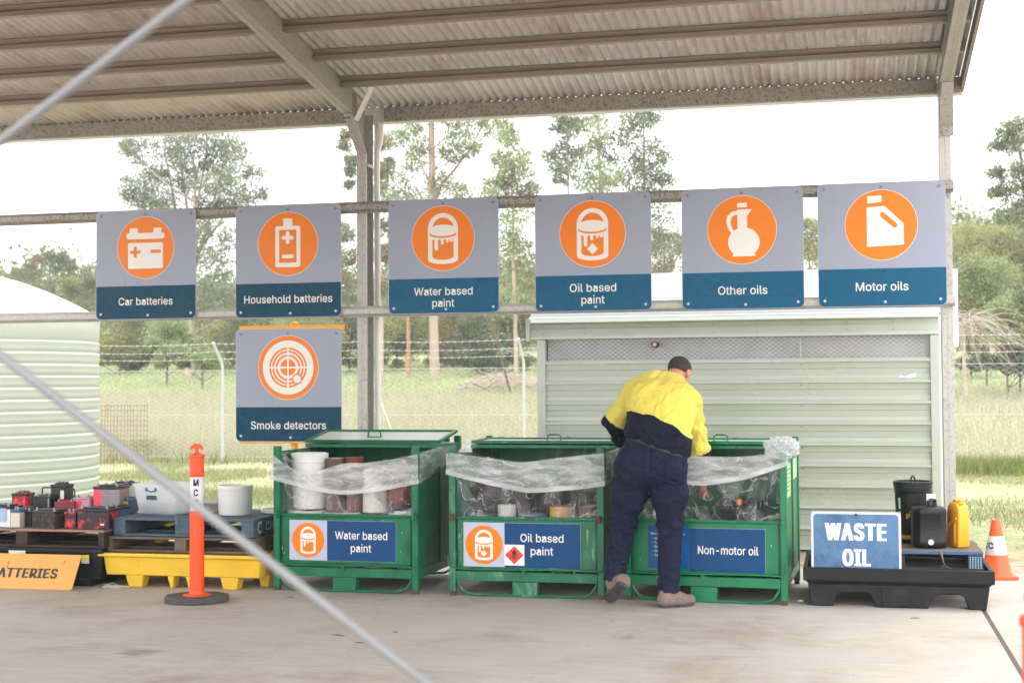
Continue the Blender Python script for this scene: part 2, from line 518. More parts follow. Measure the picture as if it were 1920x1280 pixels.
# letter shapes: (advance, outlines as x,y pairs in thousandths) of a plain grotesque
OUTLINES = {
    ' ': (188, []),
    '-': (453, [[337,244,337,188,114,188,114,244]]),
    ':': (188, [[78,-1,63,9,53,24,53,59,95,87,138,59,138,24,128,9,113,-1],[78,274,63,284,53,299,53,334,63,349,78,359,113,359,128,349,138,334,138,299,128,284,113,274]]),
    'A': (480, [[16,0,201,509,276,509,463,0,395,0,287,302,232,478,245,478,191,302,85,0],[110,142,110,199,370,199,370,142]]),
    'B': (456, [[60,0,60,509,241,509,289,504,329,491,359,469,381,442,394,410,398,374,395,344,387,320,339,257,363,245,385,227,402,203,414,173,418,136,413,100,400,67,377,39,344,18,301,4,247,0],[125,57,245,57,296,63,330,80,349,105,355,137,352,161,342,184,327,203,306,218,279,228,248,231,125,231],[125,285,238,285,265,288,288,296,308,309,323,326,333,348,336,372,330,403,313,429,283,446,240,452,125,452]]),
    'C': (510, [[267,-7,205,1,150,25,104,63,70,115,48,179,40,254,48,329,70,393,104,445,150,484,205,508,267,516,305,513,340,504,373,490,402,471,427,447,448,418,463,385,473,348,408,348,401,373,267,456,223,450,184,432,150,403,125,364,109,314,103,254,109,194,125,145,151,105,184,76,223,59,267,53,401,136,408,160,473,160,463,124,448,91,428,62,402,38,373,19,341,5,305,-4]]),
    'D': (502, [[219,0,96,0,96,57,215,57,272,63,318,81,354,110,379,149,394,198,399,255,394,312,379,361,354,399,320,428,275,446,221,452,93,452,93,509,225,509,294,501,353,478,399,441,433,391,455,329,462,255,455,181,433,119,398,68,351,31,291,8],[125,509,125,0,60,0,60,509]]),
    'E': (419, [[60,0,60,509,372,509,372,452,125,452,125,286,355,286,355,229,125,229,125,57,375,57,375,0]]),
    'F': (410, [[60,0,60,509,369,509,369,452,125,452,125,278,346,278,346,221,125,221,125,0]]),
    'G': (520, [[269,-7,205,1,149,25,104,64,69,116,47,179,40,254,47,329,69,393,103,445,149,484,203,508,265,516,304,513,340,504,374,489,403,469,429,445,449,416,465,384,474,349,408,349,265,456,222,450,183,432,150,404,125,364,109,314,103,254,109,194,125,145,151,105,184,76,224,59,269,53,309,57,345,71,374,93,396,123,410,160,415,202,434,199,283,199,283,256,478,256,478,200,471,141,451,91,419,50,377,19,326,0]]),
    'H': (517, [[60,0,60,509,125,509,125,289,392,289,392,509,457,509,457,0,392,0,392,232,125,232,125,0]]),
    'I': (300, [[31,0,31,57,118,57,118,452,31,452,31,509,269,509,269,452,183,452,183,57,269,57,269,0]]),
    'L': (393, [[60,0,60,509,125,509,125,57,361,57,361,0]]),
    'M': (628, [[60,0,60,509,152,509,322,49,307,49,352,187,476,509,568,509,568,0,504,0,507,457,513,457,456,291,342,0,286,0,112,457,119,457,122,0]]),
    'N': (523, [[60,0,60,509,136,509,414,55,405,54,399,509,463,509,463,0,387,0,202,290,108,452,119,454,125,0]]),
    'O': (533, [[267,-7,205,1,150,25,105,63,70,115,48,179,40,254,48,329,70,393,105,445,150,484,205,508,267,516,329,508,384,484,429,445,464,393,486,329,493,254,486,179,464,115,429,63,384,25,329,1],[267,53,310,59,349,76,383,105,408,144,425,194,430,254,425,314,408,365,383,404,349,433,310,450,267,456,223,450,184,433,151,404,125,364,109,314,103,254,109,194,125,144,151,105,184,76,223,59]]),
    'P': (445, [[60,0,60,509,235,509,289,503,332,487,366,462,390,430,404,391,409,348,404,304,390,265,366,233,332,207,289,191,235,186,109,186,109,242,233,242,269,246,297,256,318,272,333,294,342,319,342,376,333,402,318,423,297,439,268,449,232,452,125,452,125,0]]),
    'Q': (533, [[245,159,313,159,468,-48,401,-48],[267,-7,205,1,150,25,105,63,70,115,48,179,40,254,48,329,70,393,105,445,150,484,205,508,267,516,329,508,384,484,429,445,464,393,486,329,493,254,486,179,464,115,429,63,384,25,329,1],[267,53,310,59,349,76,383,105,408,144,425,194,430,254,425,314,408,365,383,404,349,433,310,450,267,456,223,450,184,433,151,404,125,364,109,314,103,254,109,194,125,144,151,105,184,76,223,59]]),
    'R': (449, [[60,0,60,509,236,509,290,504,333,489,367,465,390,433,405,395,409,352,405,309,390,271,367,240,333,217,289,203,236,198,96,198,96,255,234,255,269,258,298,267,319,281,334,300,342,324,345,352,342,380,334,405,319,425,298,440,269,449,233,452,125,452,125,0],[353,0,230,229,303,229,428,0]]),
    'S': (447, [[224,-9,172,-4,128,9,91,31,64,60,46,96,38,137,104,137,110,110,123,88,142,71,166,59,194,52,224,49,257,52,286,60,311,74,329,92,341,114,346,139,342,161,332,179,184,239,128,260,86,289,60,326,52,372,58,413,75,448,102,476,138,498,180,511,227,516,275,511,316,498,351,476,377,449,394,415,401,378,337,378,326,412,302,437,267,453,225,459,194,456,167,448,145,435,129,418,118,398,115,376,119,352,131,334,148,319,359,238,379,220,395,198,405,171,408,139,403,99,386,64,360,34,323,11,278,-4]]),
    'T': (449, [[32,452,32,509,417,509,417,452,257,452,257,0,193,0,193,452]]),
    'U': (517, [[259,-8,203,-2,154,15,114,43,85,80,66,124,60,173,60,509,124,509,124,178,128,144,141,113,160,87,187,68,220,56,259,52,298,56,331,68,357,87,377,113,389,144,393,178,393,509,457,509,457,173,451,124,433,80,403,43,363,15,315,-2]]),
    'W': (686, [[155,0,16,509,82,509,163,196,197,40,189,40,224,196,306,509,380,509,462,196,497,40,488,40,523,196,603,509,670,509,530,0,455,0,336,475,350,475,318,323,230,0]]),
    'a': (389, [[160,-9,126,-5,94,5,68,22,48,45,35,73,30,108,34,138,43,161,58,179,220,329,171,329,100,274,41,291,57,322,79,346,104,364,133,375,163,382,263,372,286,360,306,343,322,320,333,290,337,251,337,0,277,0,277,52,215,1,190,-6],[170,45,202,49,228,59,248,74,263,93,276,138,276,190,103,139]]),
    'b': (424, [[229,-8,198,-5,172,4,112,59,112,0,53,0,53,509,114,509,114,319,171,373,197,381,229,384,274,378,313,361,345,332,370,293,385,245,390,189,385,133,370,84,346,45,313,16,274,-2],[220,47,253,51,279,66,301,88,316,117,325,151,328,189,325,227,316,261,301,290,280,311,253,325,220,330,188,325,161,312,140,291,125,263,116,229,113,189,116,150,125,115,140,86,162,65,188,51]]),
    'c': (396, [[207,-8,159,-2,117,16,82,46,56,85,40,133,34,187,40,243,56,291,82,330,117,360,159,378,207,384,234,383,324,341,353,301,362,277,303,262,207,330,173,325,145,310,124,287,108,258,99,224,96,187,99,151,108,117,124,89,145,66,173,51,207,46,304,117,363,102,261,-1]]),
    'd': (424, [[195,-8,151,-2,111,16,79,45,55,84,39,133,34,189,39,245,55,293,79,332,112,361,151,378,196,384,228,381,253,373,311,319,311,509,372,509,372,0,313,0,313,59,252,4,227,-5],[205,47,236,51,263,65,284,86,299,115,309,150,312,189,309,229,300,263,284,291,263,312,237,325,205,330,172,325,145,311,124,290,108,261,99,227,96,189,99,151,109,117,124,88,145,66,172,51]]),
    'e': (404, [[212,-8,161,-2,117,16,82,46,56,85,40,132,34,187,39,242,55,290,81,329,115,359,157,378,205,384,236,382,266,374,294,361,319,341,341,315,357,282,368,242,371,169,75,169,75,221,338,221,310,202,307,237,298,269,283,294,263,314,237,326,205,330,173,326,146,313,125,294,109,270,99,241,96,178,100,139,110,106,128,80,151,61,179,50,212,46,306,105,365,91,353,63,335,39,311,19,283,4,249,-5]]),
    'h': (410, [[114,227,114,0,53,0,53,509,114,509,114,287,102,287,124,332,152,362,187,379,227,384,264,380,295,369,321,349,341,321,353,285,357,240,357,0,296,0,296,235,290,275,273,304,246,323,210,329,184,326,161,317,141,303,126,283,117,257]]),
    'i': (167, [[53,0,53,379,114,379,114,0],[44,499,55,471,83,460,111,471,122,499,111,527,83,538,55,527]]),
    'k': (381, [[110,137,110,212,121,212,284,379,360,379,184,199,177,199],[53,0,53,509,114,509,114,0],[294,0,148,186,191,229,372,0]]),
    'l': (189, [[101,3,74,20,58,47,53,84,53,509,114,509,114,99,170,54,181,3]]),
    'm': (610, [[53,0,53,379,112,379,112,295,118,323,132,346,172,376,195,384,219,386,257,380,287,361,309,331,321,295,312,295,322,321,337,343,357,361,381,375,407,383,437,386,468,383,497,372,522,354,541,328,553,296,557,255,557,0,496,0,496,254,490,289,473,313,447,326,419,330,395,328,374,320,345,290,335,247,335,0,274,0,274,260,269,288,253,311,229,326,199,330,178,328,140,307,126,289,117,266,114,238,114,0]]),
    'n': (410, [[114,227,114,0,53,0,53,379,112,379,112,287,102,287,124,332,152,362,187,379,227,384,264,380,295,369,321,349,341,321,353,285,357,240,357,0,296,0,296,235,290,275,273,304,246,323,210,329,184,326,161,317,141,303,126,283,117,257]]),
    'o': (415, [[207,-8,159,-2,117,16,82,46,56,85,40,133,34,187,40,243,56,291,82,330,117,360,159,378,207,384,256,378,299,360,333,330,359,291,376,243,381,187,376,133,359,85,333,46,299,16,256,-2],[207,46,242,51,270,66,292,89,307,117,316,151,319,187,316,224,307,258,292,287,270,310,242,325,207,330,173,325,145,310,124,287,108,258,99,224,96,187,99,151,108,117,124,89,145,66,173,51]]),
    'p': (424, [[53,-143,53,379,112,379,112,319,171,373,197,381,229,384,274,378,313,361,345,332,370,293,385,245,390,189,385,133,370,84,346,45,313,16,274,-2,229,-8,198,-5,173,4,114,59,114,-143],[220,47,253,51,279,66,301,88,316,117,325,151,328,189,325,227,316,261,301,290,280,311,253,325,220,330,188,325,161,312,140,291,125,263,116,229,113,189,116,150,125,115,140,86,162,65,188,51]]),
    'r': (259, [[53,0,53,379,112,379,112,321,130,347,152,367,181,380,243,384,243,322,182,323,159,315,140,301,126,284,117,262,114,237,114,0]]),
    's': (365, [[182,-8,145,-5,112,3,84,18,62,38,45,63,36,94,94,107,105,79,124,60,150,49,181,45,217,50,244,62,262,81,268,103,265,121,254,136,237,147,212,155,149,170,104,186,72,208,53,237,47,274,51,305,65,332,87,354,115,370,149,381,187,384,223,381,254,372,279,358,299,339,314,316,324,290,268,277,258,298,243,316,219,328,187,333,156,329,131,317,114,299,109,277,112,258,124,243,144,232,172,223,229,209,275,194,306,171,325,142,331,107,326,75,312,47,290,24,260,6,223,-5]]),
    't': (227, [[204,379,204,327,6,327,6,379],[65,471,126,471,126,98,128,76,136,61,202,54,213,2,125,2,92,21,72,52,65,93]]),
    'u': (410, [[182,-5,146,-1,115,11,89,31,69,59,57,95,53,139,53,379,114,379,114,144,119,105,137,75,164,56,200,50,226,53,249,62,268,77,283,97,293,122,296,153,296,379,357,379,357,0,298,0,298,92,307,92,286,47,257,17,222,0]]),
}

CAP = 0.517


def text(mb, s, cx, cz, w=None, h=None, y=0.0, wt='r', mi=0, shear=0.0, to=None, track=1.0, bold=None):
    """letters as flat shapes standing in x,z at depth y; scaled to width w and/or cap height h and centred on cx, cz"""
    d = 0.007 if wt == 'r' else 0.012
    fat = 0.0 if wt == 'r' else (bold if bold is not None else 0.02)
    cu = bpy.data.curves.new('outline', 'CURVE')
    cu.dimensions = '2D'
    cu.fill_mode = 'BOTH'
    cu.offset = d
    pen = 0.0
    for ch in s:
        if ch == ' ':
            pen += 0.2 * track
            continue
        adv, loops = OUTLINES[ch]
        for lp in loops:
            sp = cu.splines.new('POLY')
            sp.points.add(len(lp) // 2 - 1)
            for k in range(0, len(lp), 2):
                sp.points[k // 2].co = (pen + lp[k] / 1000 + shear * lp[k + 1] / 1000, lp[k + 1] / 1000, 0, 1)
            sp.use_cyclic_u = True
        pen += adv / 1000 * track + fat * 1.7
    tmp = bpy.data.objects.new('outline', cu)
    COL.objects.link(tmp)
    dg = bpy.context.evaluated_depsgraph_get()
    dg.update()
    me = bpy.data.meshes.new_from_object(tmp.evaluated_get(dg))
    V = np.array([v.co[:2] for v in me.vertices])
    Fs = [tuple(p.vertices) for p in me.polygons]
    bpy.data.objects.remove(tmp)
    bpy.data.curves.remove(cu)
    bpy.data.meshes.remove(me)
    x0, x1 = V[:, 0].min() - fat, V[:, 0].max() + fat
    sx = w / (x1 - x0) if w else h / CAP
    sz = h / (CAP + 2 * d) if h else sx
    # heavy letters: the outline set a few times, each copy a hair in front of the last
    for k, (dx, dz) in enumerate(((0, 0), (-1, 0), (1, 0), (-0.5, 0), (0.5, 0)) if fat else ((0, 0),)):
        X = (V[:, 0] + dx * fat - (x0 + x1) / 2) * sx + cx
        Z = (V[:, 1] + dz * fat - CAP / 2) * sz + cz
        e = k * 0.00025
        mb.add([(p, y - e, q) for p, q in zip(X, Z)] if to is None else [to(p, q, e) for p, q in zip(X, Z)], Fs, mi)
    return mb


# ------------------------------------------------------------------ colours used by several things
GALV = mat('galvanised_steel', (176, 174, 166), rough=0.45, metal=0.25, var=0.1, vs=45, dirt=((142, 139, 130), 34, 0.52, 0.66), bump=0.05, bs=120)
GALV_DK = mat('weathered_galvanised_steel', (150, 146, 138), rough=0.5, metal=0.25, var=0.14, vs=60, dirt=((112, 102, 86), 46, 0.5, 0.6), bump=0.05, bs=120)
PURL = mat('zinc_purlin', (138, 128, 114), rough=0.45, metal=0.2, var=0.1, vs=14, stretch=(0.2, 1, 1))
SHEET = mat('roof_sheet_underside', (208, 203, 197), rough=0.36, metal=0.15, var=0.1, vs=3, stretch=(1, 0.3, 1), dirt=((160, 138, 112), 2.2, 0.52, 0.75))
WHITE_ST = mat('off_white_steel', (222, 220, 212), rough=0.4, var=0.06)
S_GREY = mat('sign_grey', (146, 152, 168), rough=0.3, var=0.02, vs=3, stretch=(3, 1, 0.4), bump=0.012, bs=8, spec=0.35)
S_BLUE = mat('sign_navy_band', (0, 64, 88), rough=0.26, var=0.03, vs=5, spec=0.14)
S_BLUE2 = mat('sign_blue_band', (0, 84, 118), rough=0.26, var=0.03, vs=5, spec=0.14)
S_ORANGE = mat('sign_orange', (230, 122, 8), rough=0.32, var=0.03, vs=4, spec=0.3)
S_WHITE = mat('sign_white', (226, 222, 216), rough=0.35, var=0.03)
S_EDGE = mat('sign_alloy_edge', (160, 165, 178), rough=0.35, metal=0.6)
BOLT = mat('bolt_zinc', (120, 120, 118), rough=0.4, metal=0.7)
BOLT_PALE = mat('pale_screw', (190, 190, 188), rough=0.4, metal=0.4)
GREEN = mat('bin_green_paint', (0, 102, 66), rough=0.4, var=0.26, vs=5, stretch=(1, 1, 0.45), dirt=((8, 62, 44), 6, 0.50, 0.72), dirt2=((66, 50, 38), 13, 0.62, 0.70), bump=0.06, bs=25, spec=0.35)
GREEN_W = mat('worn_bin_green_paint', (2, 96, 64), rough=0.45, var=0.22, vs=5, stretch=(1, 1, 0.4), dirt=((92, 146, 112), 8, 0.53, 0.68), dirt2=((70, 48, 34), 9, 0.57, 0.68), bump=0.08, bs=25)
GREEN_L = mat('bright_bin_green_paint', (0, 112, 70), rough=0.3, var=0.2, vs=4, stretch=(1, 1, 0.4), dirt=((6, 76, 50), 6, 0.54, 0.74), dirt2=((70, 56, 40), 12, 0.65, 0.72), bump=0.04, bs=25)
LID_IN = mat('pale_lid_sheet', (190, 200, 188), rough=0.45, var=0.08, vs=5, dirt=((120, 118, 98), 6, 0.6, 0.85))
BLK_PL = mat('black_plastic', (26, 27, 30), rough=0.55, var=0.2, vs=7, dirt=((66, 62, 60), 6, 0.56, 0.8), bump=0.05, bs=80, spec=0.25)
BLK_CLEAN = mat('clean_black_plastic', (20, 21, 22), rough=0.38, var=0.12, vs=6, bump=0.03, bs=90, spec=0.3)
WOOD_GR = mat('weathered_pallet_wood', (104, 90, 76), rough=0.8, var=0.25, vs=10, stretch=(0.25, 2, 2), dirt=((66, 54, 44), 7, 0.5, 0.75), bump=0.25, bs=30)
WOOD_BR = mat('dark_stained_pallet_wood', (58, 42, 36), rough=0.8, var=0.3, vs=8, stretch=(0.3, 2, 2), dirt=((24, 20, 18), 5, 0.42, 0.66), bump=0.25, bs=30)
WOOD_TOP = mat('pinkish_pallet_board', (150, 112, 98), rough=0.75, var=0.2, vs=8, stretch=(0.3, 2, 2), dirt=((70, 50, 44), 6, 0.55, 0.8), bump=0.2, bs=30)
WOOD_BL = mat('blue_pallet_paint', (66, 88, 108), rough=0.75, var=0.25, vs=9, stretch=(0.4, 2, 2), dirt=((120, 116, 108), 9, 0.52, 0.7), bump=0.2, bs=30)
WOOD_DK = mat('shade_dark_pallet_wood', (58, 56, 58), rough=0.8, var=0.3, vs=9, stretch=(0.4, 2, 2), dirt=((36, 34, 36), 6, 0.45, 0.7), bump=0.2, bs=30)  # shade inside the pallet, put into the wood colour
WOOD_BL2 = mat('bright_blue_pallet_paint', (46, 92, 136), rough=0.7, var=0.2, vs=9, stretch=(0.4, 2, 2), dirt=((110, 112, 112), 9, 0.54, 0.7), bump=0.2, bs=30)
FILM_IN = film_mat('clear_liner_film', 0.04, 0.34, (4, 3, 3), 0.46, 0.74, 0.4)
FILM_OUT = film_mat('folded_liner_film', 0.30, 0.72, (2.2, 2, 9), 0.42, 0.72, 0.35)
FILM_HEM = film_mat('bunched_liner_film', 0.45, 0.8, (2, 2, 9))
WHITE_PL = mat('white_plastic', (216, 216, 212), rough=0.4, var=0.06, vs=5)
BLACK_INK = mat('black_print', (22, 22, 24), rough=0.5)
ORANGE_PL = mat('orange_plastic', (236, 78, 16), rough=0.42, var=0.06, vs=4, dirt=((200, 60, 14), 9, 0.6, 0.8))
REFLECT_W = mat('white_reflective_band', (214, 210, 214), rough=0.35, var=0.04)
YEL_PL = mat('yellow_plastic', (226, 184, 50), rough=0.45, var=0.07, vs=4, dirt=((190, 150, 50), 6, 0.6, 0.85), bump=0.03, bs=60)

# ================================================================== ground
def rise(y):
    """the paddock climbs gently beyond the fence"""
    return np.where(y > 29, (y - 29) * 0.066, 0.0)


def ground_mat():
    m = bpy.data.materials.new('paddock_ground')
    m.use_nodes = True
    n, l = m.node_tree.nodes, m.node_tree.links
    b = n['Principled BSDF']
    b.inputs['Roughness'].default_value = 0.95
    b.inputs['Specular IOR Level'].default_value = 0.1
    g = n.new('ShaderNodeNewGeometry')
    sp = n.new('ShaderNodeSeparateXYZ')
    l.new(g.outputs['Position'], sp.inputs[0])

    def noise(scale, det=6):
        z = n.new('ShaderNodeTexNoise')
        z.inputs['Scale'].default_value = scale
        z.inputs['Detail'].default_value = det
        l.new(g.outputs['Position'], z.inputs['Vector'])
        return z.outputs[0]

    def mp(src, a, b_, c=0.0, d=1.0):
        r = n.new('ShaderNodeMapRange')
        r.inputs['From Min'].default_value = a
        r.inputs['From Max'].default_value = b_
        r.inputs['To Min'].default_value = c
        r.inputs['To Max'].default_value = d
        l.new(src, r.inputs[0])
        return r.outputs[0]

    def mix(f, a, b_):
        x = n.new('ShaderNodeMixRGB')
        l.new(f, x.inputs[0])
        for i, s in ((1, a), (2, b_)):
            if isinstance(s, tuple): x.inputs[i].default_value = rgb(s)
            else: l.new(s, x.inputs[i])
        return x.outputs[0]

    jit = n.new('ShaderNodeMath')
    jit.operation = 'MULTIPLY_ADD'
    l.new(noise(0.35), jit.inputs[0])
    jit.inputs[1].default_value = 7.0
    l.new(sp.outputs['Y'], jit.inputs[2])
    y = jit.outputs[0]                       # y + 3.5 on average
    fine = noise(9, 8)
    lawn = mix(mp(fine, 0.35, 0.65), (132, 138, 98), (160, 162, 128))
    dirt = mix(mp(noise(6, 8), 0.35, 0.65), (156, 132, 110), (184, 164, 144))
    dry = mix(mp(fine, 0.35, 0.65), (162, 156, 128), (186, 180, 154))
    mead = mix(mp(fine, 0.35, 0.65), (142, 152, 110), (168, 174, 134))
    near = mix(mp(noise(1.1, 7), 0.48, 0.62), lawn, dirt)
    c = mix(mp(y, 16.6, 18.4), dirt, near)
    c = mix(mp(y, 29.5, 31.5), c, dry)
    c = mix(mp(y, 46, 52), c, mead)
    l.new(c, b.inputs['Base Color'])
    bp = n.new('ShaderNodeBump')
    bp.inputs['Strength'].default_value = 0.6
    bp.inputs['Distance'].default_value = 0.03
    l.new(noise(30, 6), bp.inputs['Height'])
    l.new(bp.outputs[0], b.inputs['Normal'])
    return m


ys = np.concatenate([np.linspace(-60, 10, 12), np.linspace(12, 60, 60), np.linspace(66, 420, 40)])
xs = np.concatenate([np.linspace(-320, -50, 16), np.linspace(-44, 24, 70), np.linspace(30, 260, 16)])
XX, YY = np.meshgrid(xs, ys)
ZZ = rise(np.minimum(YY, 130)) + np.where(YY > 13, RNG.normal(0, 0.018, XX.shape), 0) - 0.03
nx = len(xs)
Fg = [(j * nx + i, j * nx + i + 1, (j + 1) * nx + i + 1, (j + 1) * nx + i) for j in range(len(ys) - 1) for i in range(nx - 1)]
me = np_mesh('ground', np.stack([XX.ravel(), YY.ravel(), ZZ.ravel()], 1), Fg, ground_mat())
me.shade_smooth()
o = bpy.data.objects.new('ground', me); COL.objects.link(o); tag(o, kind='structure')


def concrete_mat():
    m = mat('concrete_slab', (178, 170, 161), rough=0.8, var=0.1, vs=1.3, dirt=((154, 140, 127), 0.9, 0.5, 0.72), dirt2=((120, 84, 60), 1.7, 0.73, 0.8), bump=0.12, bs=140, spec=0.3)
    n, l = m.node_tree.nodes, m.node_tree.links
    b = n['Principled BSDF']
    src = b.inputs['Base Color'].links[0].from_socket
    tc = n.new('ShaderNodeTexCoord')
    mp = n.new('ShaderNodeMapping')
    mp.inputs['Scale'].default_value = (0.5, 5.0, 1)       # broom finish: marks drawn across the slab
    l.new(tc.outputs['Object'], mp.inputs[0])
    z = n.new('ShaderNodeTexNoise')
    z.inputs['Scale'].default_value = 5
    z.inputs['Detail'].default_value = 8
    z.inputs['Roughness'].default_value = 0.7
    l.new(mp.outputs[0], z.inputs['Vector'])
    r = n.new('ShaderNodeMapRange')
    r.inputs['From Min'].default_value = 0.3
    r.inputs['From Max'].default_value = 0.7
    r.inputs['To Min'].default_value = 0.88
    r.inputs['To Max'].default_value = 1.1
    l.new(z.outputs[0], r.inputs[0])
    v = n.new('ShaderNodeVectorMath')
    v.operation = 'SCALE'
    l.new(src, v.inputs[0])
    l.new(r.outputs[0], v.inputs['Scale'])
    # small dark specks
    z2 = n.new('ShaderNodeTexNoise')
    z2.inputs['Scale'].default_value = 26
    z2.inputs['Detail'].default_value = 3
    l.new(tc.outputs['Object'], z2.inputs['Vector'])
    r2 = n.new('ShaderNodeMapRange')
    r2.inputs['From Min'].default_value = 0.71
    r2.inputs['From Max'].default_value = 0.76
    l.new(z2.outputs[0], r2.inputs[0])
    mx = n.new('ShaderNodeMixRGB')
    l.new(r2.outputs[0], mx.inputs[0])
    l.new(v.outputs[0], mx.inputs[1])
    mx.inputs[2].default_value = rgb((92, 78, 66))
    cur = mx.outputs[0]
    vo = n.new('ShaderNodeTexVoronoi')
    vo.feature = 'DISTANCE_TO_EDGE'
    vo.inputs['Scale'].default_value = 0.24
    nw = n.new('ShaderNodeTexNoise')
    nw.inputs['Scale'].default_value = 1.4
    nw.inputs['Detail'].default_value = 6
    l.new(tc.outputs['Object'], nw.inputs['Vector'])
    ad = n.new('ShaderNodeVectorMath')
    ad.operation = 'MULTIPLY_ADD'
    l.new(nw.outputs['Color'], ad.inputs[0])
    ad.inputs[1].default_value = (0.7, 0.7, 0)
    l.new(tc.outputs['Object'], ad.inputs[2])
    l.new(ad.outputs[0], vo.inputs['Vector'])
    rc = n.new('ShaderNodeMapRange')
    rc.inputs['From Min'].default_value = 0.0015
    rc.inputs['From Max'].default_value = 0.0045
    rc.inputs['To Min'].default_value = 0.08
    rc.inputs['To Max'].default_value = 0.0
    l.new(vo.outputs['Distance'], rc.inputs[0])
    z3 = n.new('ShaderNodeTexNoise')
    z3.inputs['Scale'].default_value = 1.1
    z3.inputs['Detail'].default_value = 5
    z3.inputs['Distortion'].default_value = 0.6
    l.new(tc.outputs['Object'], z3.inputs['Vector'])
    r3 = n.new('ShaderNodeMapRange')
    r3.inputs['From Min'].default_value = 0.66
    r3.inputs['From Max'].default_value = 0.72
    r3.inputs['To Max'].default_value = 0.5
    l.new(z3.outputs[0], r3.inputs[0])
    for f_, c_ in ((rc.outputs[0], (96, 84, 74)), (r3.outputs[0], (92, 80, 70))):
        m2 = n.new('ShaderNodeMixRGB')
        l.new(f_, m2.inputs[0])
        l.new(cur, m2.inputs[1])
        m2.inputs[2].default_value = rgb(c_)
        cur = m2.outputs[0]
    l.new(cur, b.inputs['Base Color'])
    return m


CONC = concrete_mat()
JOINT_X0, JOINT_X1 = 0.905, 0.90
s = MB().box(-11.5, 0.892, -7, 12.25, -0.12, 0.0)
tag(s.build('concrete_slab', CONC, smooth=0, bevel=0.006), kind='structure')
s = MB().box(0.918, 4.6, -7, 12.25, -0.12, 0.0)
tag(s.build('concrete_slab', CONC, smooth=0, bevel=0.006), kind='structure')
s = MB().box(0.8915, 0.9185, -7, 12.25, -0.12, -0.005)
tag(s.build('slab_joint', mat('joint_filler', (92, 82, 74), rough=0.9, var=0.3, vs=20), smooth=0), kind='structure')

# ================================================================== the open shelter
SLOPE = 0.138
EAVE_Y, RIDGE_Y, FRONT_Y = 12.12, 7.05, 1.95
SHX0, SHX1 = -9.7, 0.955


def roof_z(y):
    """underside of the sheets' troughs"""
    return 4.06 + SLOPE * (EAVE_Y - max(y, 2 * RIDGE_Y - y))


shelter = thing('open_shelter', 'open steel shelter with corrugated roof over the green recycling bins', 'shelter', (-4.2, 12.0, 0))

# corrugated sheets, both slopes
per, amp = 0.076, 0.0125
for ya, yb in ((EAVE_Y + 0.07, RIDGE_Y), (RIDGE_Y, FRONT_Y - 0.07)):
    xx = np.arange(SHX0, SHX1 + 1e-6, per / 8)
    V, Fc = [], []
    for y in (ya, (ya + yb) / 2, yb):
        for x in xx:
            V.append((x, y, roof_z(y) + amp + amp * math.sin(2 * PI * x / per)))
    k = len(xx)
    V += [(a, b, c + 0.0012) for a, b, c in V]
    for j in range(2):
        for i in range(k - 1):
            Fc.append((j * k + i, j * k + i + 1, (j + 1) * k + i + 1, (j + 1) * k + i))
            Fc.append((j * k + i + 3 * k, (j + 1) * k + i + 3 * k, (j + 1) * k + i + 1 + 3 * k, j * k + i + 1 + 3 * k))
    me = np_mesh('roof_sheet', V, Fc, SHEET)
    link_mesh('roof_sheet', me, shelter, smooth=60)

# purlins: lipped channels lying across the rafters, open side to the front
spans = ((SHX0, -4.265), (-4.12, 0.755), (0.885, SHX1 - 0.03))


def channel(mb, x0, x1, y, zb, h=0.085, fl=0.06, lip=0.036, t=0.003, s=1):
    """web at y, flanges towards the viewer (s=1) or away, lips turned up and down"""
    a = -s
    yt, yb_ = y + a * fl * 0.9, y
    mb.extrude_x([(yt, zb + h), (yt + t, zb + h), (yb_ + t, zb), (yb_, zb)], x0, x1)      # slanted web
    ya, yb = sorted((y, y + a * fl))
    mb.box(x0, x1, ya, yb, zb, zb + t)
    mb.box(x0, x1, ya - 0.02, ya + 0.004, zb + h - t, zb + h)
    y2 = y + a * fl
    mb.box(x0, x1, min(y2, y2 - a * t), max(y2, y2 - a * t), zb + t, zb + lip)
    return mb


py = []
y = 11.34
while y > RIDGE_Y + 0.1:
    py.append(y); y -= 0.62
py += [2 * RIDGE_Y - q for q in py if 2 * RIDGE_Y - q > FRONT_Y + 0.3]
for y in py:
    zb = roof_z(y) - 0.089
    for x0, x1 in spans:
        channel(MB(), x0, x1, y, zb).build('purlin', PURL, shelter, smooth=0)
# small screws through the sheets along each purlin are seen from below as bright points
for y in py[:5]:
    mb = MB()
    for x in np.arange(SHX0 + 0.1, SHX1, per * 3):
        mb.lathe([(0.007, 0), (0.007, 0.02), (0.0, 0.024)], (x, y - 0.068, roof_z(y) - 0.004), 6)
    o = mb.build('roof_screw', BOLT_PALE, shelter, smooth=0)
    o['kind'] = 'stuff'

# eave beams and gutters, back and front
for ey, d in ((EAVE_Y, 1), (FRONT_Y + 0.02, -1)):
    for x0, x1 in ((SHX0, -4.265), (-4.0, 0.752), (0.89, SHX1)):
        mb = MB()
        zt = roof_z(EAVE_Y) - 0.004
        mb.box(x0, x1, ey, ey + 0.003, zt - 0.125, zt)
        mb.box(x0, x1, ey + 0.003, ey + 0.05, zt - 0.125, zt - 0.122)
        mb.box(x0, x1, ey + 0.003, ey + 0.05, zt - 0.004, zt)
        mb.build('eave_beam', GALV_DK, shelter, smooth=0)
    yo = ey + d * 0.06
    mb = MB()
    prof = [(yo, 4.07), (yo, 3.93), (yo + d * 0.11, 3.93), (yo + d * 0.12, 4.05), (yo + d * 0.117, 4.05), (yo + d * 0.107, 3.933), (yo + d * 0.003, 3.933), (yo + d * 0.003, 4.07)]
    mb.extrude_x(prof, SHX0, SHX1 + 0.02)
    mb.build('gutter', WHITE_ST, shelter, smooth=0)


